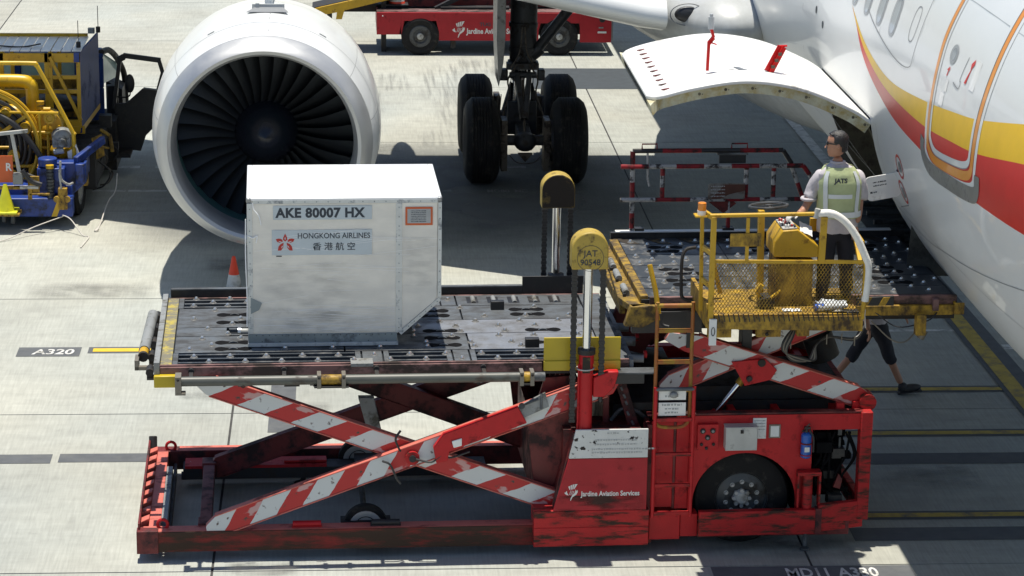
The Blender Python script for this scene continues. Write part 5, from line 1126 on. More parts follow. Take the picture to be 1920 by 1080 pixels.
# control panel flap hanging open
b = MB(); w_, h_ = .185, .125; pts = []
for cx_, cz_, a0_ in ((w_-.06, h_-.06, 0), (-w_+.06, h_-.06, 90), (-w_+.06, -h_+.06, 180), (w_-.06, -h_+.06, 270)):
    for t in range(0, 91, 18): pts.append((cx_+.06*math.cos(R(a0_+t)), cz_+.06*math.sin(R(a0_+t))))
b.prism(pts, 'y', -.007, .007, 0); FL = b.build('access_flap', 'white', None, bev=.003); FL.location = (5.475, 25.2, 3.50); FL.rotation_euler = (R(-6), R(-9), R(4)); reparent(FL)
text('flap_lettering', 'CARGO DOOR\nCONTROL', .028, 'ink', FL, (-.03, -.009, .05), align='CENTER'); text('flap_lettering', '[==]', .035, 'ink', FL, (-.14, -.009, -.05), bold=.03)
b = MB(); b.bar((5.655, 25.2, 3.55), (5.70, 25.15, 3.62), .02, .05); b.bar((5.62, 25.05, 3.68), (5.76, 24.95, 3.62), .01, .02); b.bar((5.56, 25.0, 3.72), (5.62, 25.05, 3.68), .01, .02); b.tube([(5.64, 25.05, 3.33), (5.72, 24.95, 3.37)], .006, 6); reparent(b.build('flap_hinge', 'scuff', None))
for s, Y, z in (('!', 27.7, 3.5),): pass
# belly fairing and wing root
b = MB(); b.sphere((8.3, 40.2, 2.75), 1, 40, 0, (3.25, 8.6, 1.25)); f = b.build('belly_fairing', 'fus_grey', None); f.data.shade_smooth(); reparent(f)
# wing (right wing, seen from the nose): aerofoil sections from root to tip
def wing_section(X, le, te, z, t):
    c = te-le; out = []
    for u, v in ((0, 0), (.006, .22), (.025, .42), (.07, .66), (.16, .88), (.30, 1), (.5, .86), (.75, .45), (1, .02)): out.append((X, le+c*u, z+t*v))
    for u, v in ((1, -.02), (.75, -.30), (.5, -.62), (.3, -.72), (.16, -.62), (.07, -.45), (.025, -.28), (.006, -.14)): out.append((X, le+c*u, z+t*v))
    return out
secs = [(4.33, 33.84, 42.6, 3.74, .54), (4.05, 33.98, 42.6, 3.76, .55), (2.3, 34.94, 42.6, 3.98, .48), (.9, 35.7, 42.62, 4.15, .42), (-3.3, 38.0, 43.8, 4.62, .32), (-9, 41.15, 47.0, 5.3, .24), (-20, 47.2, 50.6, 6.6, .12)]
b = MB(); n = 17; b.add([p for s_ in secs for p in wing_section(*s_)], [(j*n+i, j*n+(i+1) % n, (j+1)*n+(i+1) % n, (j+1)*n+i) for j in range(len(secs)-1) for i in range(n)]+[tuple(range((len(secs)-1)*n, len(secs)*n)), tuple(range(n))])
wg = b.build('wing', 'fus', None); reparent(wg); wg.data.set_sharp_from_angle(angle=R(80))
b = MB(); b.add([p for s_ in ((4.325, 36.0, 42.6, 3.66, .40), (6.4, 36.2, 42.6, 3.5, .45)) for p in wing_section(*s_)], [(i, (i+1) % 17, 17+(i+1) % 17, 17+i) for i in range(17)]+[tuple(range(17)), tuple(range(17, 34))]); reparent(b.build('wing_root', 'fus_grey', None))
b = MB(); b.sphere((5.25, 38.0, 3.60), 1, 48, 0, (1.35, 4.2, .80)); o = b.build('wing_root_fairing', 'fus_grey', None); o.data.shade_smooth(); reparent(o)  # grey colour puts in the shade of its upright faces
b = MB(); b.sphere((4.66, 34.32, 3.74), 1, 20, 0, (.18, .06, .11)); o = b.build('landing_light', 'gear', None); reparent(o); b = MB(); b.torus((4.66, 34.29, 3.74), .24, .008, 'y', 32, 6, 0, sc=(1, .62)); q = b.build('light_rim', 'seam', None); q.parent = o
for x, y0_, z in ((.9, 41.2, 3.9), (-4.5, 42.4, 4.4)):
    b = MB(); b.sphere((x, y0_+.6, z), 1, 20, 0, (.24, 1.9, .28)); reparent(b.build('flap_fairing', 'fus_grey', None))
# engine
EX, EY, EZ = -1.02, 33.2, 2.15
ENG = thing('x', 'x', 'x'); bpy.data.objects.remove(ENG)
b = MB(); b.lathe([(.28, 1.42), (.45, 1.465), (.8, 1.515), (1.3, 1.55), (2.0, 1.555), (2.9, 1.50), (3.7, 1.38), (4.4, 1.20)], (EX, EY, EZ), 'y', 96)
EC = reparent(b.build('engine_cowling', 'fus', None)); EC.data.shade_smooth()
def epart(b, name, m, sm=True):
    o = b.build(name, m, None); o.parent = EC
    if sm: o.data.shade_smooth()
    return o
b = MB(); b.lathe([(.285, 1.423), (.12, 1.37), (.03, 1.31), (0, 1.27), (.02, 1.225), (.08, 1.195), (.18, 1.175), (.30, 1.17)], (EX, EY, EZ), 'y', 96); epart(b, 'inlet_lip', 'lip')
b = MB(); b.lathe([(.30, 1.17), (.5, 1.172), (.55, 1.176)], (EX, EY, EZ), 'y', 96); epart(b, 'inlet_ring', 'lip')
b = MB(); b.lathe([(.286, 1.4245), (.294, 1.4265)], (EX, EY, EZ), 'y', 96); epart(b, 'lip_seam', 'seam')
b = MB(); b.lathe([(2.42, 1.535), (2.43, 1.534)], (EX, EY, EZ), 'y', 96); epart(b, 'cowl_seam', 'seam')
for a_ in (38, 142, 12, 168):
    b = MB(); ca_, sa_ = math.cos(R(a_)), math.sin(R(a_))
    b.add([(EX+ca_*r_-sa_*w_, EY+t_, EZ+sa_*r_+ca_*w_) for t_, r_ in ((.31, 1.430), (.45, 1.467), (.8, 1.517), (1.3, 1.552), (2.0, 1.557)) for w_ in (-.003, .003)], [(2*i, 2*i+1, 2*i+3, 2*i+2) for i in range(4)]); epart(b, 'cowl_seam', 'seam')
for a_, t_ in ((60, .9), (118, .9), (50, 1.3), (128, 1.35), (75, 1.1)):
    b = MB(); ca_, sa_ = math.cos(R(a_)), math.sin(R(a_)); r_ = 1.53
    b.box(-.05, .05, 0, .045, -.002, .002); o = epart(b, 'cowl_latch', 'fus_grey', False); o.location = (EX+ca_*r_, EY+t_, EZ+sa_*r_); o.rotation_euler = (0, -R(a_-90), 0)
b = MB(); b.lathe([(.55, 1.176), (.8, 1.19), (1.0, 1.20), (1.35, 1.21)], (EX, EY, EZ), 'y', 96); epart(b, 'inlet_liner', 'liner')
b = MB(); b.lathe([(1.35, 1.23), (1.36, .2)], (EX, EY, EZ), 'y', 64); epart(b, 'fan_case_back', 'dark')
b = MB(); b.lathe([(.52, 0), (.54, .05), (.62, .17), (.78, .32), (.95, .42), (1.1, .45)], (EX, EY, EZ), 'y', 48); epart(b, 'spinner', 'hub')
# one fan blade, twisted; 26 share its mesh
b = MB(); NB = 32; rows = 9; vs = []
for j in range(rows):
    r_ = .42+(1.195-.42)*j/(rows-1); tw = R(28+34*j/(rows-1)); ch_ = .20+.11*math.sin(math.pi*min(1, .25+.6*j/(rows-1)))*1.1; bow = .05*math.sin(math.pi*j/(rows-1)); sw_ = -.06*(j/(rows-1))**2
    for k in range(5):
        u = (k/4-.5)*ch_; cam_ = .018*(1-(2*k/4-1)**2)
        x = u*math.sin(tw)+cam_*math.cos(tw)+bow; y = u*math.cos(tw)-cam_*math.sin(tw)+sw_
        vs.append((x, y, r_))
b.add(vs, [(j*5+k, j*5+k+1, (j+1)*5+k+1, (j+1)*5+k) for j in range(rows-1) for k in range(4)])
bl = b.build('fan_blade', 'blade', None); bl.data.shade_smooth(); bl.parent = EC; bl.location = (EX, EY+1.05, EZ)
for i in range(1, NB): inst(bl, EC, (EX, EY+1.05, EZ), (0, 2*math.pi*i/NB, 0))
b = MB(); b.box(EX-.004, EX+.004, EY+.5, EY+4, EZ+1.2, EZ+1.505); b2 = MB()
b2.lathe([(.805, 1.518), (.815, 1.519)], (EX, EY, EZ), 'y', 96); epart(b2, 'cowl_seam', 'seam')
b = MB()
for i in range(12):
    y = EY+.45+i*.28; r_ = 1.466+.05*min(1, (y-EY-.45)/.4)+.032*min(1, max(0, (y-EY-.8)/.5)); b.box(EX+.06-.004, EX+.06+.004, y, y+.26, EZ+r_-.02, EZ+r_+.006)
epart(b, 'cowl_seam', 'seam')
b = MB(); b.box(EX-.20, EX+.24, EY+1.75, EY+1.8, EZ+1.52, EZ+1.60, 0); b.box(EX-.03, EX+.07, EY+1.9, EY+5.2, EZ+1.4, EZ+2.1, 1); b.box(EX-.15, EX-.1, EY+1.7, EY+1.74, EZ+1.5, EZ+1.62, 0); o = b.build('pylon', ['fus_grey', 'fus'], None); reparent(o)
b = MB(); b.prism([(EX-.26, EY+1.35), (EX+.30, EY+1.35), (EX+.22, EY+1.75), (EX-.16, EY+1.75)], 'z', EZ+1.555, EZ+1.562); epart(b, 'cowl_hatch', 'seam')
# main landing gear
GX, GY = 2.92, 41.35
b = MB(); b.cyl((GX, GY, 1.15), (GX+.02, GY+.05, 1.72), .19, 24, 0); b.cyl((GX+.02, GY+.05, 1.70), (GX+.05, GY+.15, 4.2), .22, 24, 1)
for z, r_ in ((1.72, .25), (1.95, .235), (2.35, .235), (2.8, .24)): b.cyl((GX+.02, GY+.05, z), (GX+.022, GY+.052, z+.07), r_, 24, 1)
b.box(GX-.26, GX+.26, GY-.30, GY-.1, 1.70, 1.80, 1)
MG = reparent(b.build('main_landing_gear', ['chrome', 'gear'], None, bev=0))
def gp(b, name, m, bev=0): o = b.build(name, m, None, bev=bev); o.parent = MG; return o
b = MB(); b.bar((GX, GY-1.15, .68), (GX, GY+1.15, .70), .22, .26); b.box(GX-.24, GX+.24, GY-.25, GY+.25, .62, 1.16); b.sphere((GX, GY-1.05, .68), .17, 16, 0, (1.1, 1, .95)); gp(b, 'bogie_beam', 'gear', .02)
for yy in (-1.0, 1.0):
    b = MB(); b.cyl((GX-.85, GY+yy, .69), (GX+.85, GY+yy, .69), .085, 14, 0)
    for s in (-1, 1):
        b.box(GX+s*.34-.05, GX+s*.34+.05, GY+yy-.2, GY+yy+.2, .22, 1.05, 1)
        b.cyl((GX+s*.40, GY+yy, .69), (GX+s*.46, GY+yy, .69), .33, 20, 0)
        for k in range(10):
            a = 2*math.pi*k/10; b.cyl((GX+s*.33, GY+yy+.24*math.cos(a), .69+.24*math.sin(a)), (GX+s*.41, GY+yy+.24*math.cos(a), .69+.24*math.sin(a)), .035, 8, 1)
    b.prism([(GX-.12, .50), (GX+.12, .50), (GX, .36)], 'y', GY+yy-.15, GY+yy-.05, 1)
    gp(b, 'axle', ['gear', 'gear_light'], .008)
W2 = .27; tp = [(-W2+.04, .30), (-W2-.0, .42), (-W2-.005, .52), (-W2+.03, .61), (-W2+.09, .665)]
tread = []
for k in range(-3, 4):
    x = k*.047; tread += [(x-.019, .688), (x-.004, .690), (x, .672), (x+.004, .690)]
tp2 = tp+tread+[(-a, r_) for a, r_ in reversed(tp)]
b = MB(); b.lathe(tp2, (0, 0, 0), 'x', 64); tyre = b.build('gear_tyre', 'rubber', None); tyre.data.set_sharp_from_angle(angle=R(55)); tyre.parent = MG
b = MB(); b.lathe([(-W2+.05, .0), (-W2+.06, .12), (-W2+.12, .2), (-W2+.04, .31)], (0, 0, 0), 'x', 32); b.lathe([(W2-.05, .0), (W2-.06, .12), (W2-.12, .2), (W2-.04, .31)], (0, 0, 0), 'x', 32); hub_ = b.build('gear_rim', 'gear', None); hub_.parent = tyre
first = True
for sx_ in (-.70, .70):
    for yy in (-1.0, 1.0):
        if first: tyre.location = (GX+sx_, GY+yy, .69); first = False
        else:
            t = inst(tyre, MG, (GX+sx_, GY+yy, .69)); h = inst(hub_, t)
b = MB()
b.bar((GX-.10, GY-.35, 1.62), (GX-.02, GY-.75, .98), .08, .10); b.bar((GX+.10, GY-.35, 1.62), (GX+.02, GY-.75, .98), .08, .10); b.cyl((GX-.22, GY-.32, 1.62), (GX+.22, GY-.32, 1.62), .05, 12)
b.prism([(GX-.32, .95), (GX-.18, 1.45), (GX-.16, 1.1)], 'y', GY-.1, GY+.1); b.prism([(GX+.32, .95), (GX+.18, 1.45), (GX+.16, 1.1)], 'y', GY-.1, GY+.1)
gp(b, 'torque_link', 'gear', .01)
b = MB(); b.box(GX-.42, GX-.24, GY-.3, GY-.1, 1.52, 1.70); b.box(GX+.24, GX+.36, GY-.3, GY-.1, 1.52, 1.70); b.cyl((GX-.12, GY-.32, 1.82), (GX-.04, GY-.32, 1.94), .03, 10); b.cyl((GX+.12, GY-.32, 1.82), (GX+.04, GY-.32, 1.94), .03, 10); gp(b, 'strut_fitting', 'gear', .02)
b = MB()
for s in (-1, 1):
    b.tube(curve_pts([(GX+s*.10, GY-.34, 1.8), (GX+s*.24, GY-.32, 1.55), (GX+s*.22, GY-.3, 1.30), (GX+s*.34, GY-.6, .95), (GX+s*.30, GY-1.0, .80)]), .014, 6); b.tube(curve_pts([(GX+s*.02, GY-.33, 2.4), (GX+s*.06, GY-.33, 2.0), (GX+s*.20, GY-.35, 1.75)]), .012, 6)
b.tube(curve_pts([(GX-.26, GY-1.15, .48), (GX-.12, GY-1.18, .36), (GX+.12, GY-1.18, .36), (GX+.26, GY-1.15, .48)]), .010, 6); b.tube([(GX, GY-.38, 1.55), (GX, GY-.95, .70)], .02, 8)
b.tube([(GX-.40, GY-.2, 1.0), (GX-.38, GY-.2, 1.28), (GX-.34, GY-.2, 1.28), (GX-.36, GY-.2, 1.0)], .008, 6)
gp(b, 'hydraulic_line', 'gear_light')
b = MB(); b.cyl((GX+.22, GY, 1.95), (GX+1.5, GY-.3, 3.7), .085, 14); b.cyl((GX+.15, GY, 1.90), (GX+.30, GY, 2.02), .12, 12); gp(b, 'side_brace', 'gear')
b = MB(); b.prism([(GX-.44, 4.0), (GX-.30, 4.0), (GX-.30, 2.3), (GX-.33, 1.85), (GX-.40, 1.45), (GX-.44, 2.2)], 'y', GY-.5, GY+.6); gp(b, 'gear_door', 'scuff', .01)

# ================================================================== belt loader behind the gear
BL = thing('belt_loader', 'low red belt loader vehicle parked behind the landing gear with white thistle badge', 'belt loader', (0, 0, 0))
BY = 51.62
b = MB()
for i, (xa, xb) in enumerate(((.70, 1.20), (1.96, 3.98), (4.82, 5.46))):
    z0_ = (.42, .30, .27)[i]; b.box(xa, xb, BY, BY+.05, z0_, .87, 0)
b.box(1.20, 1.96, BY, BY+.05, .70, .87, 0); b.box(3.98, 4.82, BY, BY+.05, .66, .87, 0)
b.prism([(1.15, .42), (1.20, .42), (1.26, .70), (1.20, .70)], 'y', BY, BY+.05, 0); b.prism([(1.90, .70), (2.0, .30), (2.06, .30), (1.98, .70)], 'y', BY-.001, BY+.04, 0); b.prism([(4.80, .66), (4.88, .27), (4.95, .27), (4.86, .66)], 'y', BY-.001, BY+.04, 0); b.prism([(3.92, .3), (4.02, .66), (3.96, .66)], 'y', BY-.001, BY+.04, 0)
b.box(.70, 5.46, BY+.05, BY+.42, .82, .885, 2); b.box(.70, .74, BY+.05, BY+1.9, .42, .86, 0); b.box(5.42, 5.50, BY+.05, BY+1.9, .3, .86, 3); b.box(.75, 5.4, BY+.5, BY+1.9, .35, .8, 1); b.box(.70, 5.46, BY+1.5, BY+1.95, .80, .88, 2)
b.box(5.18, 5.36, BY-.01, BY, .46, .50, 4); b.box(5.20, 5.30, BY-.01, BY, .56, .59, 3); b.cyl((5.27, BY-.02, .74), (5.27, BY, .74), .06, 14, 1); b.cyl((.82, BY-.01, .80), (.82, BY, .80), .015, 8, 4)
b.box(2.2, 2.3, BY+.1, BY+.2, .12, .32, 1)
b.build('body', ['red_clean', 'dark', 'pink', 'scuff', 'ink_white'], BL, bev=.006)
def bwheel(x, y):
    b = MB(); b.lathe([(-.10, .22), (-.12, .33), (-.09, .385), (.09, .385), (.12, .33), (.10, .22)], (0, 0, 0), 'y', 36); t = b.build('wheel', 'rubber', BL); t.location = (x, y, .385)
    b = MB(); b.lathe([(-.125, 0), (-.12, .045), (-.10, .06), (-.09, .12), (-.115, .15), (-.115, .21), (-.10, .225)], (0, 0, 0), 'y', 32); b.build('rim', 'rim', t)
    b = MB(); b.lathe([(-.14, 0), (-.135, .06), (-.11, .07)], (0, 0, 0), 'y', 12); b.build('hub', 'rim_light', t)
for x in (1.58, 4.40): bwheel(x, BY+.10); bwheel(x, BY+1.75)
b = MB(); b.box(.85, 5.3, BY+.75, BY+1.35, .95, 1.05, 0); b.box(.85, 5.3, BY+.72, BY+.78, .88, 1.12, 1); b.box(.85, 5.3, BY+1.35, BY+1.41, .88, 1.12, 1); b.box(-.4, .9, BY+.8, BY+1.3, .75, .90, 0); b.bar((1.9, BY+.4, .88), (2.7, BY+.6, 1.25), .10, .09, 0); b.box(2.0, 3.4, BY+.3, BY+.55, .86, .93, 0)
b.build('conveyor_frame', ['dark', 'dark_red'], BL)
b = MB(); b.tube([(1.12, BY+.8, 1.05), (1.12, BY+.8, 1.5)], .015, 6); b.build('post', 'dark', BL)
thistle(BL, (2.22, BY-.002, .40), .26); text('operator_lettering', 'Jardine Aviation Services', .15, 'ink_white', BL, (2.52, BY-.002, .445), bold=.03, sx=.80); text('maker_lettering', 'TUG', .10, 'ink', BL, (2.78, BY-.002, .60), bold=.03, sx=1.1)
YB = thing('conveyor_ramp', 'raised yellow conveyor ramp behind the engine at left of the red belt loader', 'conveyor', (0, 0, 0))
b = MB(); b.prism([(-.60, .88), (-.42, .93), (1.2, 1.30), (1.2, 1.14), (.05, .86), (.0, .68), (-.12, .68), (-.10, .82), (-.55, .74)], 'y', 51.9, 51.96); b.build('side_beam', 'yellow', YB, bev=.005)
b = MB(); b.prism([(-.60, .90), (1.2, 1.31), (1.2, 1.25), (-.60, .84)], 'y', 51.96, 52.7); b.build('belt', 'dark', YB)
b = MB(); b.prism([(-.60, .88), (1.2, 1.30), (1.2, 1.14), (-.55, .74)], 'y', 52.7, 52.76); b.build('side_beam', 'yellow', YB)
b = MB(); b.box(-.3, -.2, 52, 52.6, 0, .8); b.box(.8, .9, 52, 52.6, 0, 1.15); b.build('support', 'dark', YB)

# ================================================================== traffic cones
def cone(x, y, z, h, m, label, band=True, group=None, sc=1):
    t = thing('traffic_cone', label, 'traffic cone', (x, y, z), group=group)
    r0 = .13*sc; b = MB(); b.lathe([(.03, r0), (h*.36, r0*.70)] if band else [(.03, r0), (h, r0*.2), (h, 0)], (0, 0, 0), 'z', 24)
    if band:
        b.v.clear(); b.f.clear(); b.m.clear(); b.lathe([(.03, r0), (h*.10, r0*.92)], (0, 0, 0), 'z', 24, 0); b.lathe([(h*.10, r0*.92), (h*.56, r0*.56)], (0, 0, 0), 'z', 24, 1); b.lathe([(h*.56, r0*.56), (h*.97, r0*.2), (h, r0*.16), (h, 0)], (0, 0, 0), 'z', 24, 0)
    b.build('cone_body', [m, 'paint_white'], t)
    b = MB(); b.box(-r0*1.35, r0*1.35, -r0*1.35, r0*1.35, 0, .03); b.build('base', m if not band else 'black', t, bev=.01)
    return t
cone(-1.46, 33.62, 0, .56, 'cone_red', 'red and white traffic cone on ground left of silver cargo container')
cone(1.12, BY+.6, .94, .7, 'cone_red', 'red cone on left end of the red belt loader', sc=1.3)
cone(2.55, BY+1.1, 1.12, .5, 'cone_red', 'small red cone on belt loader near the landing gear', sc=1.2)

# ================================================================== fuel dispenser truck on the left
FT = thing('fuel_truck', 'blue and yellow fuel dispenser truck with hose reel and open cab door', 'truck', (-4.6, 38, 0))
def f(b, name, m, parent=None, bev=0, smooth=True):
    o = b.build(name, m, parent or FT, bev=bev, smooth=smooth)
    if not parent: o.location = (4.6, -38, 0)
    return o
b = MB(); b.box(-5.9, -3.98, 37.35, 37.6, .18, .46); b.box(-5.9, -4.0, 37.6, 41.5, .35, .6); b.prism([(-4.55, .46), (-3.98, .46), (-3.80, .62), (-3.80, .92), (-4.5, .92)], 'y', 37.7, 38.0); b.box(-4.5, -4.1, 37.5, 37.9, .5, .88); b.cyl((-4.35, 37.6, .9), (-4.35, 37.6, 1.02), .14, 16); b.bar((-3.95, 37.7, .95), (-3.6, 38.4, 1.12), .08, .12); b.box(-3.95, -3.82, 37.6, 38.5, .62, .92)
f(b, 'chassis', 'blue', bev=.015)
for x in (-4.15, -5.0, -5.7):
    b = MB(); b.prism([(x-.14, .19), (x-.06, .19), (x+.04, .45), (x-.04, .45)], 'y', 37.335, 37.348); f(b, 'bumper_chevron', 'yellow_clean', smooth=False)
def twheel(x, y, r_, m='rim_light'):
    b = MB(); b.lathe([(-.11, r_*.6), (-.13, r_*.85), (-.09, r_), (.09, r_), (.13, r_*.85), (.11, r_*.6)], (0, 0, 0), 'x', 36); t = b.build('wheel', 'rubber', FT); t.location = (x+4.6, y-38, r_); t.rotation_euler = (0, 0, R(-4))
    b = MB(); b.lathe([(.09, 0), (.10, r_*.3), (.05, r_*.35), (.08, r_*.6), (.115, r_*.66)], (0, 0, 0), 'x', 32); b.build('rim', m, t)
twheel(-4.05, 38.25, .40); twheel(-4.35, 38.25, .40); twheel(-5.7, 38.25, .4); twheel(-3.98, 41.1, .4); twheel(-5.6, 41.1, .4)
b = MB(); b.torus((-5.36, 38.0, 1.10), .83, .032, 'y', 56, 10, 0); b.torus((-5.36, 38.25, 1.10), .83, .028, 'y', 56, 8, 0)
for a in (35, 80, 140, 200, 260, 320): b.bar((-5.36, 38.0, 1.10), (-5.36+.82*math.cos(R(a)), 38.0, 1.10+.82*math.sin(R(a))), .03, .05)
f(b, 'hose_reel', 'yellow')
b = MB()
for k in range(5): b.torus((-5.36, 38.12, 1.10), .42+.072*k, .035, 'y', 44, 8)
b.tube(curve_pts([(-5.1, 37.95, 1.6), (-4.85, 37.9, 1.45), (-4.6, 37.9, 1.15), (-4.4, 37.9, .8), (-4.35, 37.85, .60)]), .045, 10); b.tube(curve_pts([(-4.7, 37.8, .72), (-4.4, 37.75, .62), (-4.15, 37.75, .60)]), .035, 8); f(b, 'fuel_hose', 'rubber_hose')
b = MB(); b.tube(curve_pts([(-5.6, 38.6, 1.98), (-4.85, 38.6, 1.98), (-4.70, 38.6, 1.93), (-4.66, 38.6, 1.80), (-4.66, 38.6, .9)], 5), .10, 16); b.cyl((-4.66, 38.6, 1.18), (-4.66, 38.6, 1.22), .14, 16); b.cyl((-5.2, 38.5, 1.48), (-4.80, 38.5, 1.48), .17, 20); b.cyl((-4.78, 38.55, 1.05), (-4.5, 38.55, 1.05), .08, 12); f(b, 'delivery_pipe', 'yellow_clean')
b = MB(); b.sphere((-4.42, 38.45, 1.28), .19, 20, 0); b.cyl((-4.42, 38.3, 1.35), (-4.42, 38.6, 1.35), .22, 24); b.cyl((-4.5, 38.5, .7), (-4.5, 38.5, 1.3), .09, 14); b.sphere((-4.28, 38.3, .98), .12, 14); b.cyl((-4.25, 38.3, .9), (-4.02, 38.3, 1.02), .09, 14)
for k in range(8): a = 2*math.pi*k/8; b.cyl((-4.42+.18*math.cos(a), 38.28, 1.35+.18*math.sin(a)), (-4.42+.18*math.cos(a), 38.24, 1.35+.18*math.sin(a)), .02, 6)
for z in (1.58, 1.66): b.cyl((-4.52, 38.4, z), (-4.52, 38.4, z+.05), .06, 12)
b.tube([(-4.40, 38.2, 1.6), (-4.40, 38.2, .5)], .022, 8); b.cyl((-4.45, 38.2, 1.62), (-4.35, 38.2, 1.62), .04, 10); f(b, 'fuel_pump', 'yellow')
b = MB(); b.sphere((-4.18, 38.1, 1.26), .16, 18, 0, (1, 1, .72)); b.box(-4.32, -4.05, 38.0, 38.2, 1.08, 1.24, 0); b.cyl((-4.17, 37.98, 1.17), (-4.17, 37.93, 1.17), .07, 16, 0); b.cyl((-4.3, 38, 1.02), (-4.15, 38, 1.04), .045, 10, 1); b.cyl((-4.0, 38, 1.12), (-3.96, 38, 1.11), .03, 8, 1); b.build('x', 'grey', None); bpy.data.objects.remove(bpy.data.objects['x']); f(b, 'meter_head', ['grey', 'rim_light'], bev=.02)
b = MB(); b.prism([(-4.10, 1.02), (-3.96, 1.10), (-3.82, .62), (-4.02, .50), (-4.08, .8)], 'y', 38.0, 38.02, 0); b.bar((-3.97, 37.98, 1.12), (-3.82, 37.98, .66), .02, .025, 0); b.bar((-4.02, 37.98, .66), (-3.98, 37.98, .74), .01, .02, 1); f(b, 'splash_plate', ['alu', 'ink'])
b = MB()
for k, (x, z0_, z1_) in enumerate(((-4.30, .45, .95),)):
    for j in range(9): b.cyl((x, 37.42, z0_+j*.05), (x, 37.42, z0_+j*.05+.04), .055+.006*(j % 2), 12, 0)
    b.cyl((x, 37.42, .90), (x, 37.42, .95), .06, 12, 1)
b.cyl((-4.98, 37.3, .12), (-4.98, 37.3, .25), .03, 8, 0); b.cyl((-4.85, 37.3, .1), (-4.85, 37.3, .3), .035, 8, 0); f(b, 'coupling', ['steel_dark', 'yellow_clean'])
b = MB(); b.box(-4.62, -4.45, 37.33, 37.36, .55, .80); b.box(-4.62, -4.56, 37.3, 37.34, .45, .62); b.box(-4.60, -4.3, 37.3, 37.33, .52, .55); b.box(-4.18, -4.05, 37.3, 37.42, .30, .62); b.cyl((-4.2, 37.28, .46), (-4.2, 37.32, .46), .05, 10); b.cyl((-4.05, 37.28, .46), (-4.05, 37.32, .46), .05, 10); b.box(-3.92, -3.80, 37.9, 38.05, .52, .74); b.tube([(-3.7, 39, 1.15), (-3.55, 39, 1.05), (-3.52, 39, .8)], .03, 8); b.tube([(-3.85, 38.8, .95), (-3.55, 38.8, .9)], .02, 6); b.prism([(-3.82, 1.05), (-3.66, 1.12), (-3.62, .78), (-3.75, .72)], 'y', 38.8, 38.84)
f(b, 'towing_hook', 'yellow_dirty', bev=.006)
b = MB(); b.tube(curve_pts([(-4.14, 37.38, 1.02), (-4.14, 37.38, .76), (-4.04, 37.42, .66), (-3.98, 37.5, .66)]), .018, 8); b.tube([(-4.13, 37.3, .62), (-4.15, 37.3, .8), (-4.15, 37.3, .90)], .014, 8); f(b, 'lever', 'rim_light')
# rails
b = MB(); b.tube(curve_pts([(-5.7, 38.0, 2.36), (-4.62, 38.0, 2.36), (-4.52, 38.0, 2.33), (-4.44, 38.0, 2.2), (-4.02, 38.0, 1.34), (-4.0, 38.0, 1.27), (-4.0, 38.0, .72)], 6), .032, 10); b.tube([(-5.6, 38.05, 1.62), (-4.22, 38.05, 1.60)], .022, 8); b.tube([(-4.5, 38.05, 1.6), (-4.5, 38.05, .9)], .02, 8); f(b, 'handrail', 'yellow_clean')
b = MB(); PX0, PX1, PY, z0_, z1_ = -5.8, -3.97, 39.0, 1.18, 2.33
for x in (-5.15, -4.48, -4.42, PX1-.03): b.box(x-.03, x+.03, PY-.03, PY+.03, z0_, z1_)
for z in (z0_, 1.74, 1.96, z1_-.1): b.box(PX0, PX1, PY-.025, PY+.025, z-.03 if z != z0_ else z, z+.03 if z != z0_ else z+.12)
b.box(PX0, PX1, PY-.03, PY+.03, z1_-.14, z1_); b.bar((-4.42, PY-.05, 2.28), (-3.98, PY-.05, 1.3), .04, .05); b.box(PX0, PX1, PY+1.25, PY+1.3, z1_+.02, z1_+.08); b.box(PX0, PX1+.04, PY, PY+.05, 1.08, 1.2)
for x in (-5.15, -4.42): b.box(x-.03, x+.03, PY, PY+1.25, z1_-.02, z1_+.02); b.box(x-.03, x+.03, PY+1.22, PY+1.28, 1.2, z1_)
b.box(PX1-.42, PX1-.02, PY-.04, PY, 1.12, 1.20); f(b, 'lift_platform_frame', 'yellow', bev=.004)
b = MB(); b.add([(PX1, PY-.02, 1.10), (PX1+.16, PY+1.28, 1.22), (PX1+.16, PY+1.28, 2.42), (PX1, PY-.02, 2.34), (PX1-.03, PY-.02, 1.10), (PX1+.13, PY+1.28, 1.22), (PX1+.13, PY+1.28, 2.42), (PX1-.03, PY-.02, 2.34)], [(0, 1, 2, 3), (7, 6, 5, 4), (0, 3, 7, 4), (1, 5, 6, 2), (3, 2, 6, 7), (0, 4, 5, 1)], 0)
b.add([(PX1+.003, PY-.02, 1.10), (PX1+.163, PY+1.28, 1.22), (PX1+.163, PY+1.28, 1.30), (PX1+.003, PY-.02, 1.19)], [(0, 1, 2, 3)], 1); f(b, 'side_panel', ['navy', 'yellow'], smooth=False)
b = MB()
for i in range(12): x = PX0+i*.155; b.box(x, x+.14, PY+.02, PY+1.25, z1_+.02, z1_+.035)
f(b, 'roof_slat', 'alu_top', smooth=False)
b = MB(); b.box(PX0, PX1-.1, PY+1.1, PY+1.16, 1.0, 1.72, 1); b.tube(curve_pts([(-5.4, PY+.3, 2.40), (-4.9, PY+.3, 2.37), (-4.6, PY+.4, 2.40)]), .012, 6, 0); b.sphere((-4.5, PY+.5, 1.45), .4, 14, 0, (1.4, 1, .35)); f(b, 'platform_back', ['black', 'yellow_dirty'])
b = MB()
for x, y, z, h in ((-4.02, PY+.3, 2.36, .42), (-3.80, PY+1.2, 2.44, .42)): b.cyl((x, y, z), (x, y, z+.09), .035, 10, 0); b.cyl((x, y, z+.09), (x, y, z+h), .006, 6, 0)
b.box(-4.06, -3.98, PY-.05, PY+.02, 2.2, 2.34, 1); b.box(-3.96, -3.86, PY+1.2, PY+1.3, 2.42, 2.5, 2); f(b, 'antenna', ['dark', 'blue', 'grey'])
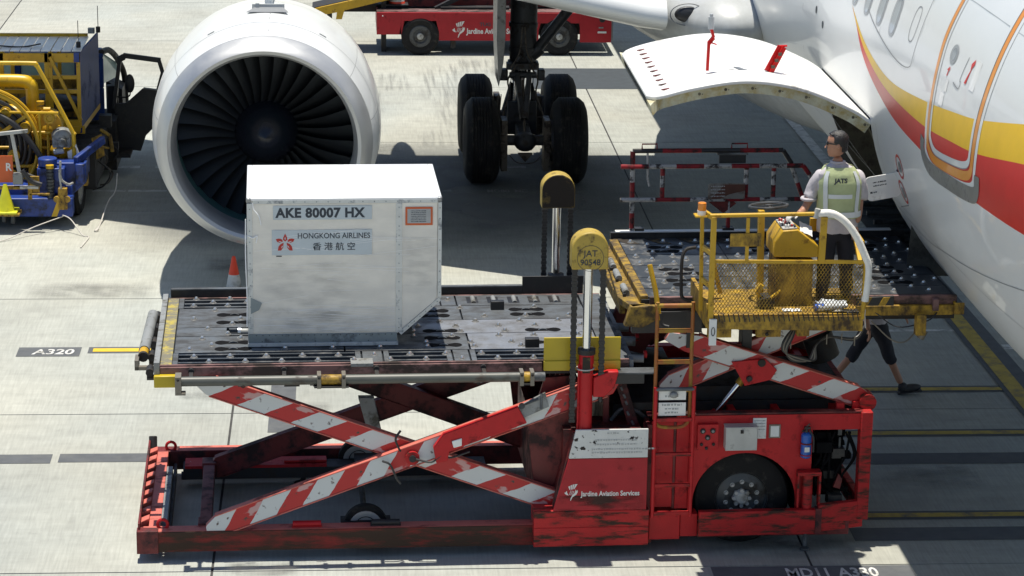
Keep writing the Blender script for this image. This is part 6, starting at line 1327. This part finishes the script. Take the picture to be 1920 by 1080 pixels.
# cab: rear wall with window openings, right pillar, open door with mirror
b = MB(); CY = 40.9
b.box(-5.9, -3.80, CY, CY+.06, .45, 1.42); b.box(-5.9, -3.80, CY, CY+.06, 1.90, 1.97); b.box(-4.26, -3.80, CY, CY+.06, 1.42, 1.90); b.box(-5.22, -5.10, CY, CY+.06, 1.42, 1.90); b.box(-5.9, -5.8, CY, CY+.06, 1.42, 1.9); b.box(-5.9, -3.86, CY+.06, CY+.6, 1.93, 1.97)
b.box(-5.9, -3.82, CY+.06, CY+1.7, .45, .60); b.box(-5.9, -5.84, CY+.06, CY+1.7, .6, 1.35); f(b, 'cab', 'navy', bev=.02)
b = MB(); b.tube(curve_pts([(-3.84, CY+.1, 1.98), (-3.75, CY+.6, 1.92), (-3.66, CY+1.3, 1.6), (-3.60, CY+1.65, 1.2), (-3.62, CY+1.7, .3)]), .05, 10); b.prism([(-3.86, .30), (-3.58, .30), (-3.60, 1.2), (-3.86, 1.35)], 'y', CY+1.0, CY+1.6); b.cyl((-3.72, CY+.6, 1.35), (-3.72, CY+.6, .9), .10, 12); b.box(-4.3, -3.62, CY-.1, CY+.9, .10, .9); f(b, 'cab_pillar', 'dark')
b = MB(); b.add([(-3.86, CY+.3, 1.95), (-3.70, CY+1.2, 1.62), (-3.66, CY+1.3, 1.38), (-3.86, CY+.3, 1.42)], [(0, 1, 2, 3)]); f(b, 'side_glass', 'glass', smooth=False)
b = MB(); b.add([(-5.10, CY+.02, 1.42), (-4.26, CY+.02, 1.42), (-4.26, CY+.02, 1.90), (-5.10, CY+.02, 1.90)], [(0, 1, 2, 3)]); b.add([(-5.80, CY+.02, 1.42), (-5.22, CY+.02, 1.42), (-5.22, CY+.02, 1.90), (-5.80, CY+.02, 1.90)], [(0, 1, 2, 3)]); f(b, 'rear_glass', 'glass', smooth=False)
b = MB(); DY = 41.3
ov = [(-3.72, .40), (-3.72, 1.06), (-3.60, 1.82), (-3.52, 1.88), (-2.92, 1.80), (-2.86, 1.72), (-2.93, 1.30), (-3.03, .72), (-3.12, .62), (-3.25, .48), (-3.33, .30)]
b.prism([(-3.76, .36), (-3.66, 1.0), (-3.66, 1.08), (-3.50, 1.09), (-3.42, 1.15), (-3.22, 1.33), (-2.98, 1.32), (-2.96, .98), (-3.06, .68), (-3.18, .56), (-3.27, .30)], 'y', DY, DY+.06)
for p, q, w_ in (((-3.69, 1.0), (-3.57, 1.84), .11), ((-3.60, 1.80), (-3.50, 1.85), .10), ((-3.52, 1.87), (-2.92, 1.79), .08), ((-2.95, 1.80), (-2.88, 1.55), .07), ((-2.89, 1.6), (-2.98, 1.28), .05)): b.bar((p[0], DY+.03, p[1]), (q[0], DY+.03, q[1]), .06, w_)
DR = f(b, 'cab_door', 'black', bev=.01)
b = MB(); b.sphere((-3.41, DY-.12, 1.44), 1, 16, 0, (.078, .05, .155)); b.tube(curve_pts([(-3.41, DY-.1, 1.32), (-3.42, DY-.1, 1.24), (-3.50, DY-.06, 1.20), (-3.64, DY, 1.20)]), .012, 6); b.build('door_mirror', 'black', DR)
b = MB(); b.bar((-3.20, DY-.03, 1.35), (-2.98, DY-.03, 1.32), .03, .02); b.build('door_pull', 'grey', DR)
b = MB()
for x, y, z0_, z1_ in ((-5.2, 38.3, .6, 1.9), (-4.95, 38.45, .5, 1.6), (-4.80, 38.3, .5, 1.5), (-4.22, 38.5, .6, 1.5), (-4.56, 38.35, .6, 1.2)): b.cyl((x, y, z0_), (x, y, z1_), .028, 10, 0)
for z, y in ((1.28, 38.15), (.78, 38.1), (1.02, 38.3)): b.cyl((-5.4, y, z), (-4.35, y, z), .026, 10, 0)
for x, z in ((-5.0, 1.60), (-4.72, 1.36), (-4.9, .95), (-4.6, .72), (-4.35, 1.52)): b.cyl((x, 38.05, z), (x, 38.22, z), .09, 16, 0); b.torus((x, 38.04, z), .06, .012, 'y', 16, 6, 0)
f(b, 'valve_manifold', 'yellow')
rn = random.Random(12); b = MB()
for i in range(46):
    x, y, z = rn.uniform(-4.9, -3.6), rn.uniform(38.6, 40.6), rn.uniform(.5, 1.1)
    s = rn.uniform(.03, .10)
    if i % 2: b.box(x-s, x+s, y-s, y+s, z-s, z+s, i % 3)
    else: b.tube(curve_pts([(x, y, z), (x+s*2, y, z-s*2), (x+s, y-.1, z-s*4), (x-s, y, z-s*5)]), .014, 6, i % 3)
for i in range(14):
    x = rn.uniform(-5.3, -4.3); b.tube([(x, 38.4, rn.uniform(.9, 1.3)), (x+rn.uniform(-.05, .05), 38.3, .5)], .018, 6, i % 4)
b.box(-5.9, -3.75, 38.6, 41.6, .30, .85, 0); b.box(-3.62, -3.40, 40.8, 41.4, .30, .34, 0)
f(b, 'pipework', ['dark', 'black', 'gear_light', 'yellow_dirty'])
b = MB(); b.box(-5.2, -4.82, 37.28, 37.30, .72, 1.12); f(b, 'warning_board', 'orange', smooth=False); text('board_lettering', 'R', .16, 'ink_white', FT, (4.6-4.84, 37.275-38, .90), bold=.03, align='RIGHT', sx=.9)
b = MB(); b.box(-4.82, -4.68, 37.22, 37.34, .70, .86, 0); b.bar((-5.5, 37.25, 1.40), (-4.58, 37.25, 1.50), .05, .05, 1); b.bar((-4.82, 37.28, 1.46), (-4.73, 37.28, .88), .05, .04, 1); b.bar((-4.72, 37.22, .66), (-4.45, 37.22, .66), .05, .04, 1); b.box(-5.3, -4.66, 37.25, 37.34, .62, .66, 2); b.tube(curve_pts([(-4.68, 37.2, .92), (-4.55, 37.2, .76), (-4.4, 37.2, .70)]), .04, 8, 3)
f(b, 'boom_support', ['grey', 'rim_light', 'yellow_dirty', 'rubber_hose'], bev=.004)
cone(-4.93, 37.18, .30, .42, 'cone_yellow', 'dirty yellow cone carried on rear bumper of the blue fuel truck', band=False, sc=1.0)
b = MB(); b.box(-5.15, -4.72, 37.02, 37.33, .27, .298); f(b, 'cone_shelf', 'yellow_dirty')
b = MB(); b.tube(curve_pts([(-4.12, 37.3, .20), (-4.10, 37.2, .24), (-3.98, 37.1, .20), (-3.80, 36.9, .02), (-3.70, 36.8, .012), (-3.76, 36.2, .012)]), .009, 6); b.tube(curve_pts([(-4.12, 37.3, .2), (-4.5, 37.0, .12), (-4.9, 36.6, .02), (-5.3, 36.3, .012)]), .009, 6)
tag(b.build('grounding_cable', 'wire'), 'thin pale grounding cable trailing from fuel truck bumper onto the concrete', 'cable')
b = MB(); b.tube(curve_pts([(-3.42, 38.6, .55), (-3.45, 38.5, .30), (-3.54, 38.2, .20), (-3.60, 37.6, .02), (-3.62, 37.2, .012)]), .010, 6); b.cyl((-3.64, 37.14, .01), (-3.60, 37.22, .03), .02, 8)
tag(b.build('grounding_cable', 'wire'), 'pale cable hanging from the truck beside its right wheel down to ground', 'cable')

# ================================================================== people
from mathutils import noise as _nz
def folds(me, amt, sc=11, st=(1, 1, .55)):
    for v in me.vertices:
        c = v.co; k = _nz.noise(Vector((c.x*sc*st[0], c.y*sc*st[1], c.z*sc*st[2])))+.5*_nz.noise(Vector((c.x*sc*2.3+7, c.y*sc*2.3, c.z*sc*1.1)))
        v.co = c+v.normal*(amt*(k-.15*abs(k)))
def skin_mesh(name, verts, edges, root, m, parent, levels=2, disp=None):
    """verts: (x,y,z,rx,ry) -> one continuous skinned surface"""
    me = bpy.data.meshes.new(name); me.from_pydata([v[:3] for v in verts], edges, []); o = bpy.data.objects.new(name, me); COL.objects.link(o)
    o.modifiers.new('s', 'SKIN'); sm = o.modifiers.new('d', 'SUBSURF'); sm.levels = levels; sm.render_levels = levels
    for i, v in enumerate(verts):
        sv = me.skin_vertices[0].data[i]; sv.radius = (v[3], v[4] if len(v) > 4 else v[3]); sv.use_root = (i == root)
    dg = bpy.context.evaluated_depsgraph_get(); out = bpy.data.meshes.new_from_object(o.evaluated_get(dg)); bpy.data.objects.remove(o)
    out.name = name; out.materials.clear(); out.materials.append(M[m]); out.polygons.foreach_set('material_index', [0]*len(out.polygons)); out.shade_smooth()
    if name in ('sleeve', 'trousers'): folds(out, .016 if name == 'sleeve' else .013, 13)
    q = bpy.data.objects.new(name, out); COL.objects.link(q); q.parent = parent; return q
def rings(name, rs, m, parent, n=56, caps=True, a0=0, a1=2*math.pi, wr=0, seed=0):
    """loft of elliptical rings (cx,cy,z,rx,ry,skew)"""
    b = MB(); rn = random.Random(seed); ph = [rn.uniform(0, 6) for _ in range(5)]; vs = []; full = abs(a1-a0-2*math.pi) < 1e-6; k = n if full else n+1
    R_ = []
    for i in range(len(rs)-1):
        for t in (0, .2, .4, .6, .8): R_.append([rs[i][q]*(1-t)+rs[i+1][q]*t for q in range(5)])
    R_.append(list(rs[-1]))
    for cx_, cy_, z, rx, ry in R_:
        for i in range(k):
            a = a0+(a1-a0)*i/n; w_ = 1+wr*(math.sin(3*a+9*z+ph[0])+.7*math.sin(5*a-17*z+ph[1])+.5*math.sin(31*z+2*a+ph[2]))
            c, s = math.cos(a), math.sin(a); c = math.copysign(abs(c)**.85, c); s = math.copysign(abs(s)**.85, s)
            vs.append((cx_+rx*w_*c, cy_+ry*w_*s, z))
    f_ = [(j*k+i, j*k+(i+1) % k, (j+1)*k+(i+1) % k, (j+1)*k+i) for j in range(len(R_)-1) for i in range(n)]
    if caps and full: f_ += [tuple(range(n)), tuple((len(R_)-1)*k+i for i in range(n))]
    b.add(vs, f_); o = b.build(name, m, parent)
    if name == 'shirt': folds(o.data, .016, 12)
    if name == 'vest': folds(o.data, .006, 10)
    o.data.shade_smooth(); return o
def hand(parent, p, d, m, curl=.4, side=1, up_=(0, 0, 1)):
    """palm with four curled fingers and a side thumb; d = pointing direction"""
    d = Vector(d).normalized(); u = Vector(up_); s = d.cross(u).normalized()*side; u = s.cross(d).normalized()*side; p = Vector(p)
    V = [(*p, .026, .018), (*(p+d*.045), .036, .016), (*(p+d*.085), .038, .014)]; E_ = [(0, 1), (1, 2)]
    for i, (o_, L_) in enumerate(((-.028, .062), (-.010, .072), (.010, .068), (.027, .054))):
        b0 = p+d*.088+s*o_; k = len(V); dd = d
        V.append((*b0, .0105)); E_.append((2, k))
        for j in range(3):
            dd = (dd*math.cos(curl)-u*math.sin(curl)).normalized(); b0 = b0+dd*L_*(.45, .32, .23)[j]; V.append((*b0, .0098-.0008*j)); E_.append((k+j, k+j+1))
    k = len(V); t0 = p+d*.03-s*.032; V.append((*t0, .0125)); E_.append((1, k)); t1 = t0+(d*.6-s*.7-u*.2).normalized()*.035; V.append((*t1, .0115)); E_.append((k, k+1)); t2 = t1+(d*.9-s*.2-u*.3).normalized()*.028; V.append((*t2, .0098)); E_.append((k+1, k+2))
    return skin_mesh('hand', V, E_, 0, m, parent, levels=1)
def head(parent, hp, yawd, pitchd=0, glasses=True):
    """head facing local -Y before turning; hp = position of the head centre"""
    piv = bpy.data.objects.new('head', None)
    b = MB(); n = 24; rs = [(-.115, .035, .040, -.035), (-.105, .052, .060, -.020), (-.085, .062, .075, -.012), (-.05, .070, .088, -.006), (-.01, .076, .096, 0), (.03, .080, .100, .004), (.07, .077, .096, .006), (.10, .062, .078, .006), (.122, .036, .045, .004), (.13, .004, .004, .004)]
    vs = [(rx*math.cos(2*math.pi*i/n), oy+ry*math.sin(2*math.pi*i/n), z) for z, rx, ry, oy in rs for i in range(n)]
    b.add(vs, [(j*n+i, j*n+(i+1) % n, (j+1)*n+(i+1) % n, (j+1)*n+i) for j in range(len(rs)-1) for i in range(n)]+[tuple(range(n))])
    b.add([(-.011, -.085, .02), (.011, -.085, .02), (.016, -.112, -.035), (-.016, -.112, -.035), (0, -.122, -.030), (-.014, -.09, -.045), (.014, -.09, -.045)], [(0, 1, 4), (1, 2, 4), (0, 4, 3), (3, 4, 5), (5, 4, 6), (6, 4, 2)])   # nose
    b.torus((0, -.086, -.070), .020, .006, 'y', 14, 6, 0, sc=(1, .35))                                           # lips
    for s in (-1, 1): b.sphere((s*.080, .012, -.005), 1, 12, 0, (.012, .022, .034)); b.sphere((s*.03, -.083, .015), .010, 8, 0)
    h = b.build('head', 'skin', parent); h.data.shade_smooth(); h.location = hp; h.rotation_euler = (R(pitchd), 0, R(yawd))
    b = MB(); vs = []; hr = [(-.062, .066, .060, .036), (-.045, .074, .074, .030), (-.01, .081, .084, .022), (.03, .0875, .1025, .008), (.07, .085, .104, .004), (.105, .070, .088, .006), (.132, .042, .052, .008), (.142, .004, .004, .008)]
    rn = random.Random(8)
    for z, rx, ry, oy in hr:
        for i in range(36):
            a = 2*math.pi*i/36; w_ = 1+rn.uniform(-.03, .045); y = oy+ry*w_*math.sin(a); y = max(y, -.098 if z > .075 else (-.03 if z > .0 else .048)); vs.append((rx*w_*math.cos(a), y, z+rn.uniform(-.002, .003)))
    b.add(vs, [(j*36+i, j*36+(i+1) % 36, (j+1)*36+(i+1) % 36, (j+1)*36+i) for j in range(len(hr)-1) for i in range(36)]); q = b.build('hair', 'hair', h); q.data.shade_smooth()
    if glasses:
        b = MB()
        for s in (-1, 1): b.sphere((s*.034, -.094, .018), 1, 12, 0, (.030, .012, .020)); b.bar((s*.064, -.088, .022), (s*.084, .010, .016), .004, .012)
        b.bar((-.012, -.105, .024), (.012, -.105, .024), .006, .006); b.build('sunglasses', 'sunglass', h)
    return h
PS = thing('person', 'man in lime reflective vest and sunglasses standing at the loader cab controls', 'person', Vector((-2.02, 23.95, 0))+COW, R(1.6))
# body (limbs, neck) as one continuous skin; facing away and slightly left, left hand forward on the console
Px, Py, F0 = 6.93, .50, FZ
SH = 3.78                                # shoulder line
V = [(Px, Py, 3.22, .09, .07), (Px, Py, 3.45, .10, .08), (Px-.01, Py, 3.68, .10, .07), (Px-.02, Py, 3.83, .055, .055), (Px-.035, Py-.01, 3.94, .058, .058),
     (Px-.15, Py+.03, 3.74, .040), (Px-.25, Py+.06, 3.52, .044), (Px-.35, Py-.01, 3.38, .040), (Px-.41, Py-.09, 3.375, .030),
     (Px+.15, Py-.0, 3.74, .040), (Px+.215, Py+.02, 3.53, .044), (Px+.19, Py-.06, 3.33, .038), (Px+.17, Py-.08, 3.27, .03),
     (Px-.085, Py-.01, 3.10, .045), (Px-.11, Py-.03, 2.83, .035), (Px-.125, Py-.03, 2.58, .03), (Px+.085, Py+.01, 3.10, .045), (Px+.11, Py+.03, 2.83, .035), (Px+.125, Py+.03, 2.58, .03)]
E_ = [(0, 1), (1, 2), (2, 3), (3, 4), (2, 5), (5, 6), (6, 7), (7, 8), (2, 9), (9, 10), (10, 11), (11, 12), (0, 13), (13, 14), (14, 15), (0, 16), (16, 17), (17, 18)]
skin_mesh('body', V, E_, 0, 'skin', PS)
head(PS, (Px-.045, Py-.02, 4.045), 258, 0)
def dress(P_, shirt_m, torso, sleeves):
    o = rings('shirt', torso, shirt_m, P_, wr=.018, seed=3)
    for s_ in sleeves: 
        V = [(*a, r_) for a, r_ in s_]; skin_mesh('sleeve', V, [(i, i+1) for i in range(len(V)-1)], 0, shirt_m, P_)
    return o
dress(PS, 'shirt', [(Px, Py, 3.18, .195, .145), (Px, Py, 3.27, .20, .150), (Px, Py, 3.40, .19, .142), (Px, Py, 3.52, .20, .145), (Px, Py, 3.66, .215, .145), (Px-.01, Py, 3.76, .20, .13), (Px-.015, Py, 3.82, .14, .105), (Px-.02, Py, 3.86, .070, .072), (Px-.02, Py, 3.875, .062, .064)],
      [[((Px-.12, Py+.01, 3.76), .085), ((Px-.19, Py+.035, 3.70), .092), ((Px-.24, Py+.05, 3.58), .082), ((Px-.275, Py+.045, 3.51), .078), ((Px-.29, Py+.04, 3.49), .070)],
       [((Px+.12, Py, 3.76), .085), ((Px+.19, Py, 3.70), .090), ((Px+.22, Py+.01, 3.58), .080), ((Px+.225, Py+.01, 3.50), .076), ((Px+.222, Py, 3.48), .068)]])
b = MB(); b.torus((Px-.025, Py-.005, 3.872), .064, .013, 'z', 24, 8); b.build('collar', 'shirt', PS)
b = MB(); b.torus((Px-.287, Py+.038, 3.495), .066, .018, 'z', 20, 8); b.build('rolled_cuff', 'shirt', PS)
vr = [(Px, Py-.004, 3.335, .216, .168), (Px, Py-.004, 3.45, .210, .163), (Px, Py-.004, 3.58, .216, .166), (Px, Py-.004, 3.68, .218, .164), (Px-.008, Py-.003, 3.77, .190, .146), (Px-.012, Py-.002, 3.835, .135, .118)]
rings('vest', vr, 'vest', PS, n=56, caps=False, wr=.006, seed=3)
def vring(z, e=.008):
    for a, c in zip(vr[:-1], vr[1:]):
        if a[2] <= z <= c[2]:
            t = (z-a[2])/(c[2]-a[2]); return [a[i]*(1-t)+c[i]*t+(e if i > 2 else 0) for i in range(5)]
def vpt(ang, z, e=.009):
    cx_, cy_, _, rx, ry = vring(z, e); c, s = math.cos(ang), math.sin(ang); return (cx_+rx*math.copysign(abs(c)**.85, c), cy_+ry*math.copysign(abs(s)**.85, s), z)
def tape(path, w_, name='reflective_band'):     # path: (angle deg, z)
    b = MB(); vs = []
    for i, (a, z) in enumerate(path):
        p = Vector(path[min(i+1, len(path)-1)])-Vector(path[max(i-1, 0)]); dx, dz_ = p.x*.0033, p.y; L_ = math.hypot(dx, dz_); ox, oz = -dz_/L_*w_/2/.0033, dx/L_*w_/2
        vs += [vpt(R(a+ox), max(3.336, min(3.834, z+oz))), vpt(R(a-ox), max(3.336, min(3.834, z-oz)))]
    b.add(vs, [(2*i, 2*i+1, 2*i+3, 2*i+2) for i in range(len(path)-1)]); o = b.build(name, 'silver', PS); o.data.shade_smooth()
tape([(a, 3.375) for a in range(180, 361, 8)], .055); tape([(a, 3.56) for a in range(236, 300, 8)], .042)
tape([(228-(z-3.36)*8, z) for z in [3.40+.05*i for i in range(9)]], .05); tape([(309+(z-3.36)*10, z) for z in [3.40+.05*i for i in range(9)]], .05)
q = text('vest_lettering', 'JATS', .062, 'ink', PS, (Px-.085, Py-.182, 3.70), bold=.05, sx=1.0)
b = MB(); rn = random.Random(1)
LEG = lambda s, o_: [((Px+s*.085, Py, 3.16), .108), ((Px+s*.10, Py+o_, 2.95), .092), ((Px+s*.115, Py+o_*1.5, 2.78), .075), ((Px+s*.125, Py+o_*1.5, 2.60), .068), ((Px+s*.125, Py+o_*1.5, 2.54), .068)]
Vv = [(Px, Py, 3.24, .175, .13), (Px, Py, 3.16, .17, .125)]; Ee = [(0, 1)]
for s in (-1, 1):
    k = len(Vv)
    for i, (a, r_) in enumerate(LEG(s, .02*s)): Vv.append((*a, r_)); Ee.append((1 if i == 0 else k+i-1, k+i))
skin_mesh('trousers', Vv, Ee, 0, 'trousers', PS)
for s in (-1, 1):
    b = MB(); b.sphere((Px+s*.125, Py+.03, FZ+.045), 1, 16, 0, (.048, .13, .045)); b.build('shoe', 'shoe', PS)
hand(PS, (Px-.412, Py-.095, 3.375), (-.85, -.30, -.12), 'glove', .55, 1); hand(PS, (Px+.168, Py-.085, 3.25), (-.1, -.2, -1), 'skin', .35, 1, (0, 1, 0))

PW = thing('person', 'person in cropped dark trousers and dark shoes walking behind the loader scissor arms', 'person', (6.35, 29.25, 0), R(0))
V = [(0, 0, .93, .13, .10), (.01, 0, 1.15, .13, .10), (.03, 0, 1.36, .15, .10), (.04, 0, 1.50, .06), (.05, 0, 1.56, .052), (-.13, -.14, 1.38, .055), (-.18, -.19, 1.10, .042), (-.13, -.20, .88, .032), (-.11, -.20, .84, .028), (.15, .14, 1.38, .055), (.22, .16, 1.12, .042), (.34, .16, .92, .032),
     (.04, -.09, .82, .05), (.16, -.09, .50, .052), (.335, -.09, .135, .042), (-.04, .09, .82, .05), (-.20, .09, .50, .052), (-.46, .09, .16, .042)]
E_ = [(0, 1), (1, 2), (2, 3), (3, 4), (2, 5), (5, 6), (6, 7), (7, 8), (2, 9), (9, 10), (10, 11), (0, 12), (12, 13), (13, 14), (0, 15), (15, 16), (16, 17)]
skin_mesh('body', V, E_, 0, 'skin', PW); head(PW, (.06, 0, 1.68), 90, 0, False)
rings('shirt', [(0, 0, .90, .15, .17), (0, 0, 1.05, .14, .165), (.02, 0, 1.25, .145, .18), (.03, 0, 1.40, .13, .19), (.04, 0, 1.47, .09, .10), (.04, 0, 1.52, .06, .06)], 'shirt', PW, wr=.02, seed=5)
rings('vest', [(0, 0, 1.0, .152, .18), (.02, 0, 1.25, .155, .19), (.03, 0, 1.42, .135, .17)], 'cone_red', PW, wr=.01, seed=5, caps=False)
for a in ([((-.05, -.12, 1.40), .075), ((-.15, -.16, 1.28), .068), ((-.17, -.18, 1.16), .062)], [((.06, .13, 1.40), .075), ((.18, .15, 1.28), .068), ((.21, .16, 1.16), .062)]):
    skin_mesh('sleeve', [(*p, r_) for p, r_ in a], [(0, 1), (1, 2)], 0, 'shirt', PW)
skin_mesh('trousers', [(0, 0, .98, .13, .15), (0, 0, .90, .13, .14), (.06, -.09, .78, .105), (.13, -.09, .58, .088), (.18, -.09, .46, .080), (.22, -.09, .38, .078), (-.06, .09, .78, .105), (-.16, .09, .58, .088), (-.23, .09, .44, .080), (-.28, .09, .37, .078)], [(0, 1), (1, 2), (2, 3), (3, 4), (4, 5), (1, 6), (6, 7), (7, 8), (8, 9)], 0, 'trousers', PW)
for x, y, a in ((.39, -.09, R(8)), (-.50, .09, R(-38))):
    b = MB(); b.sphere((.05, 0, .0), 1, 18, 0, (.145, .05, .05)); b.sphere((-.03, 0, .03), 1, 12, 0, (.06, .048, .055)); b.box(-.10, .19, -.046, .046, -.052, -.035, 0); o = b.build('shoe', 'shoe', PW); o.location = (x, y, .075 if x > 0 else .13); o.rotation_euler = (0, -a if x > 0 else -a, 0)
hand(PW, (-.11, -.20, .85), (.1, 0, -1), 'skin', .3, 1, (1, 0, 0)); hand(PW, (.34, .16, .93), (.8, 0, -.6), 'skin', .4, 1)

# ================================================================== pieces that stand apart become objects of their own
KEEP = ('lettering', 'emblem', 'print', 'code', 'name', 'number', 'switch_board', 'lift_chain', 'hair', 'head', 'sunglasses', 'vest', 'airliner')
STUFF = ('film_crease', 'base_rivets', 'mesh_drip_stain', 'pipework', 'mesh_guard', 'notice')
def split_apart(o):
    me = o.data; n = len(me.vertices); par = list(range(n))
    def find(a):
        while par[a] != a: par[a] = par[par[a]]; a = par[a]
        return a
    for e in me.edges:
        a, b_ = find(e.vertices[0]), find(e.vertices[1])
        if a != b_: par[a] = b_
    isl = {}
    for v in me.vertices: isl.setdefault(find(v.index), []).append(v.index)
    if len(isl) < 2 or len(isl) > 400: return 0
    G = []
    for ids in isl.values():
        c = [me.vertices[i].co for i in ids]; G.append([[min(p[k] for p in c) for k in range(3)], [max(p[k] for p in c) for k in range(3)], set(ids)])
    mg = .006; ch_ = True
    while ch_:
        ch_ = False
        for i in range(len(G)):
            for j in range(len(G)-1, i, -1):
                if all(G[i][0][k]-mg <= G[j][1][k] and G[j][0][k]-mg <= G[i][1][k] for k in range(3)):
                    G[i] = [[min(G[i][0][k], G[j][0][k]) for k in range(3)], [max(G[i][1][k], G[j][1][k]) for k in range(3)], G[i][2] | G[j][2]]; G.pop(j); ch_ = True
    if len(G) < 2 or len(G) > 40: return 0
    import bmesh
    G.sort(key=lambda g_: -max(g_[1][k]-g_[0][k] for k in range(3)))
    for gi, g_ in list(enumerate(G))[1:]:
        c = o.copy(); c.data = me.copy(); COL.objects.link(c)
        bm = bmesh.new(); bm.from_mesh(c.data); bm.verts.ensure_lookup_table(); bmesh.ops.delete(bm, geom=[v for v in bm.verts if v.index not in g_[2]], context='VERTS'); bm.to_mesh(c.data); bm.free()
    bm = bmesh.new(); bm.from_mesh(me); bm.verts.ensure_lookup_table(); bmesh.ops.delete(bm, geom=[v for v in bm.verts if v.index not in G[0][2]], context='VERTS'); bm.to_mesh(me); bm.free()
    return len(G)-1
for o in list(bpy.data.objects):
    if o.type != 'MESH' or o.parent is None: continue
    nm = o.name.split('.')[0]
    if any(k in nm for k in STUFF): o['kind'] = 'stuff'; continue
    if any(k in nm for k in KEEP) or o.data.users > 1 or o.get('kind') or 'category' in o: continue
    split_apart(o)
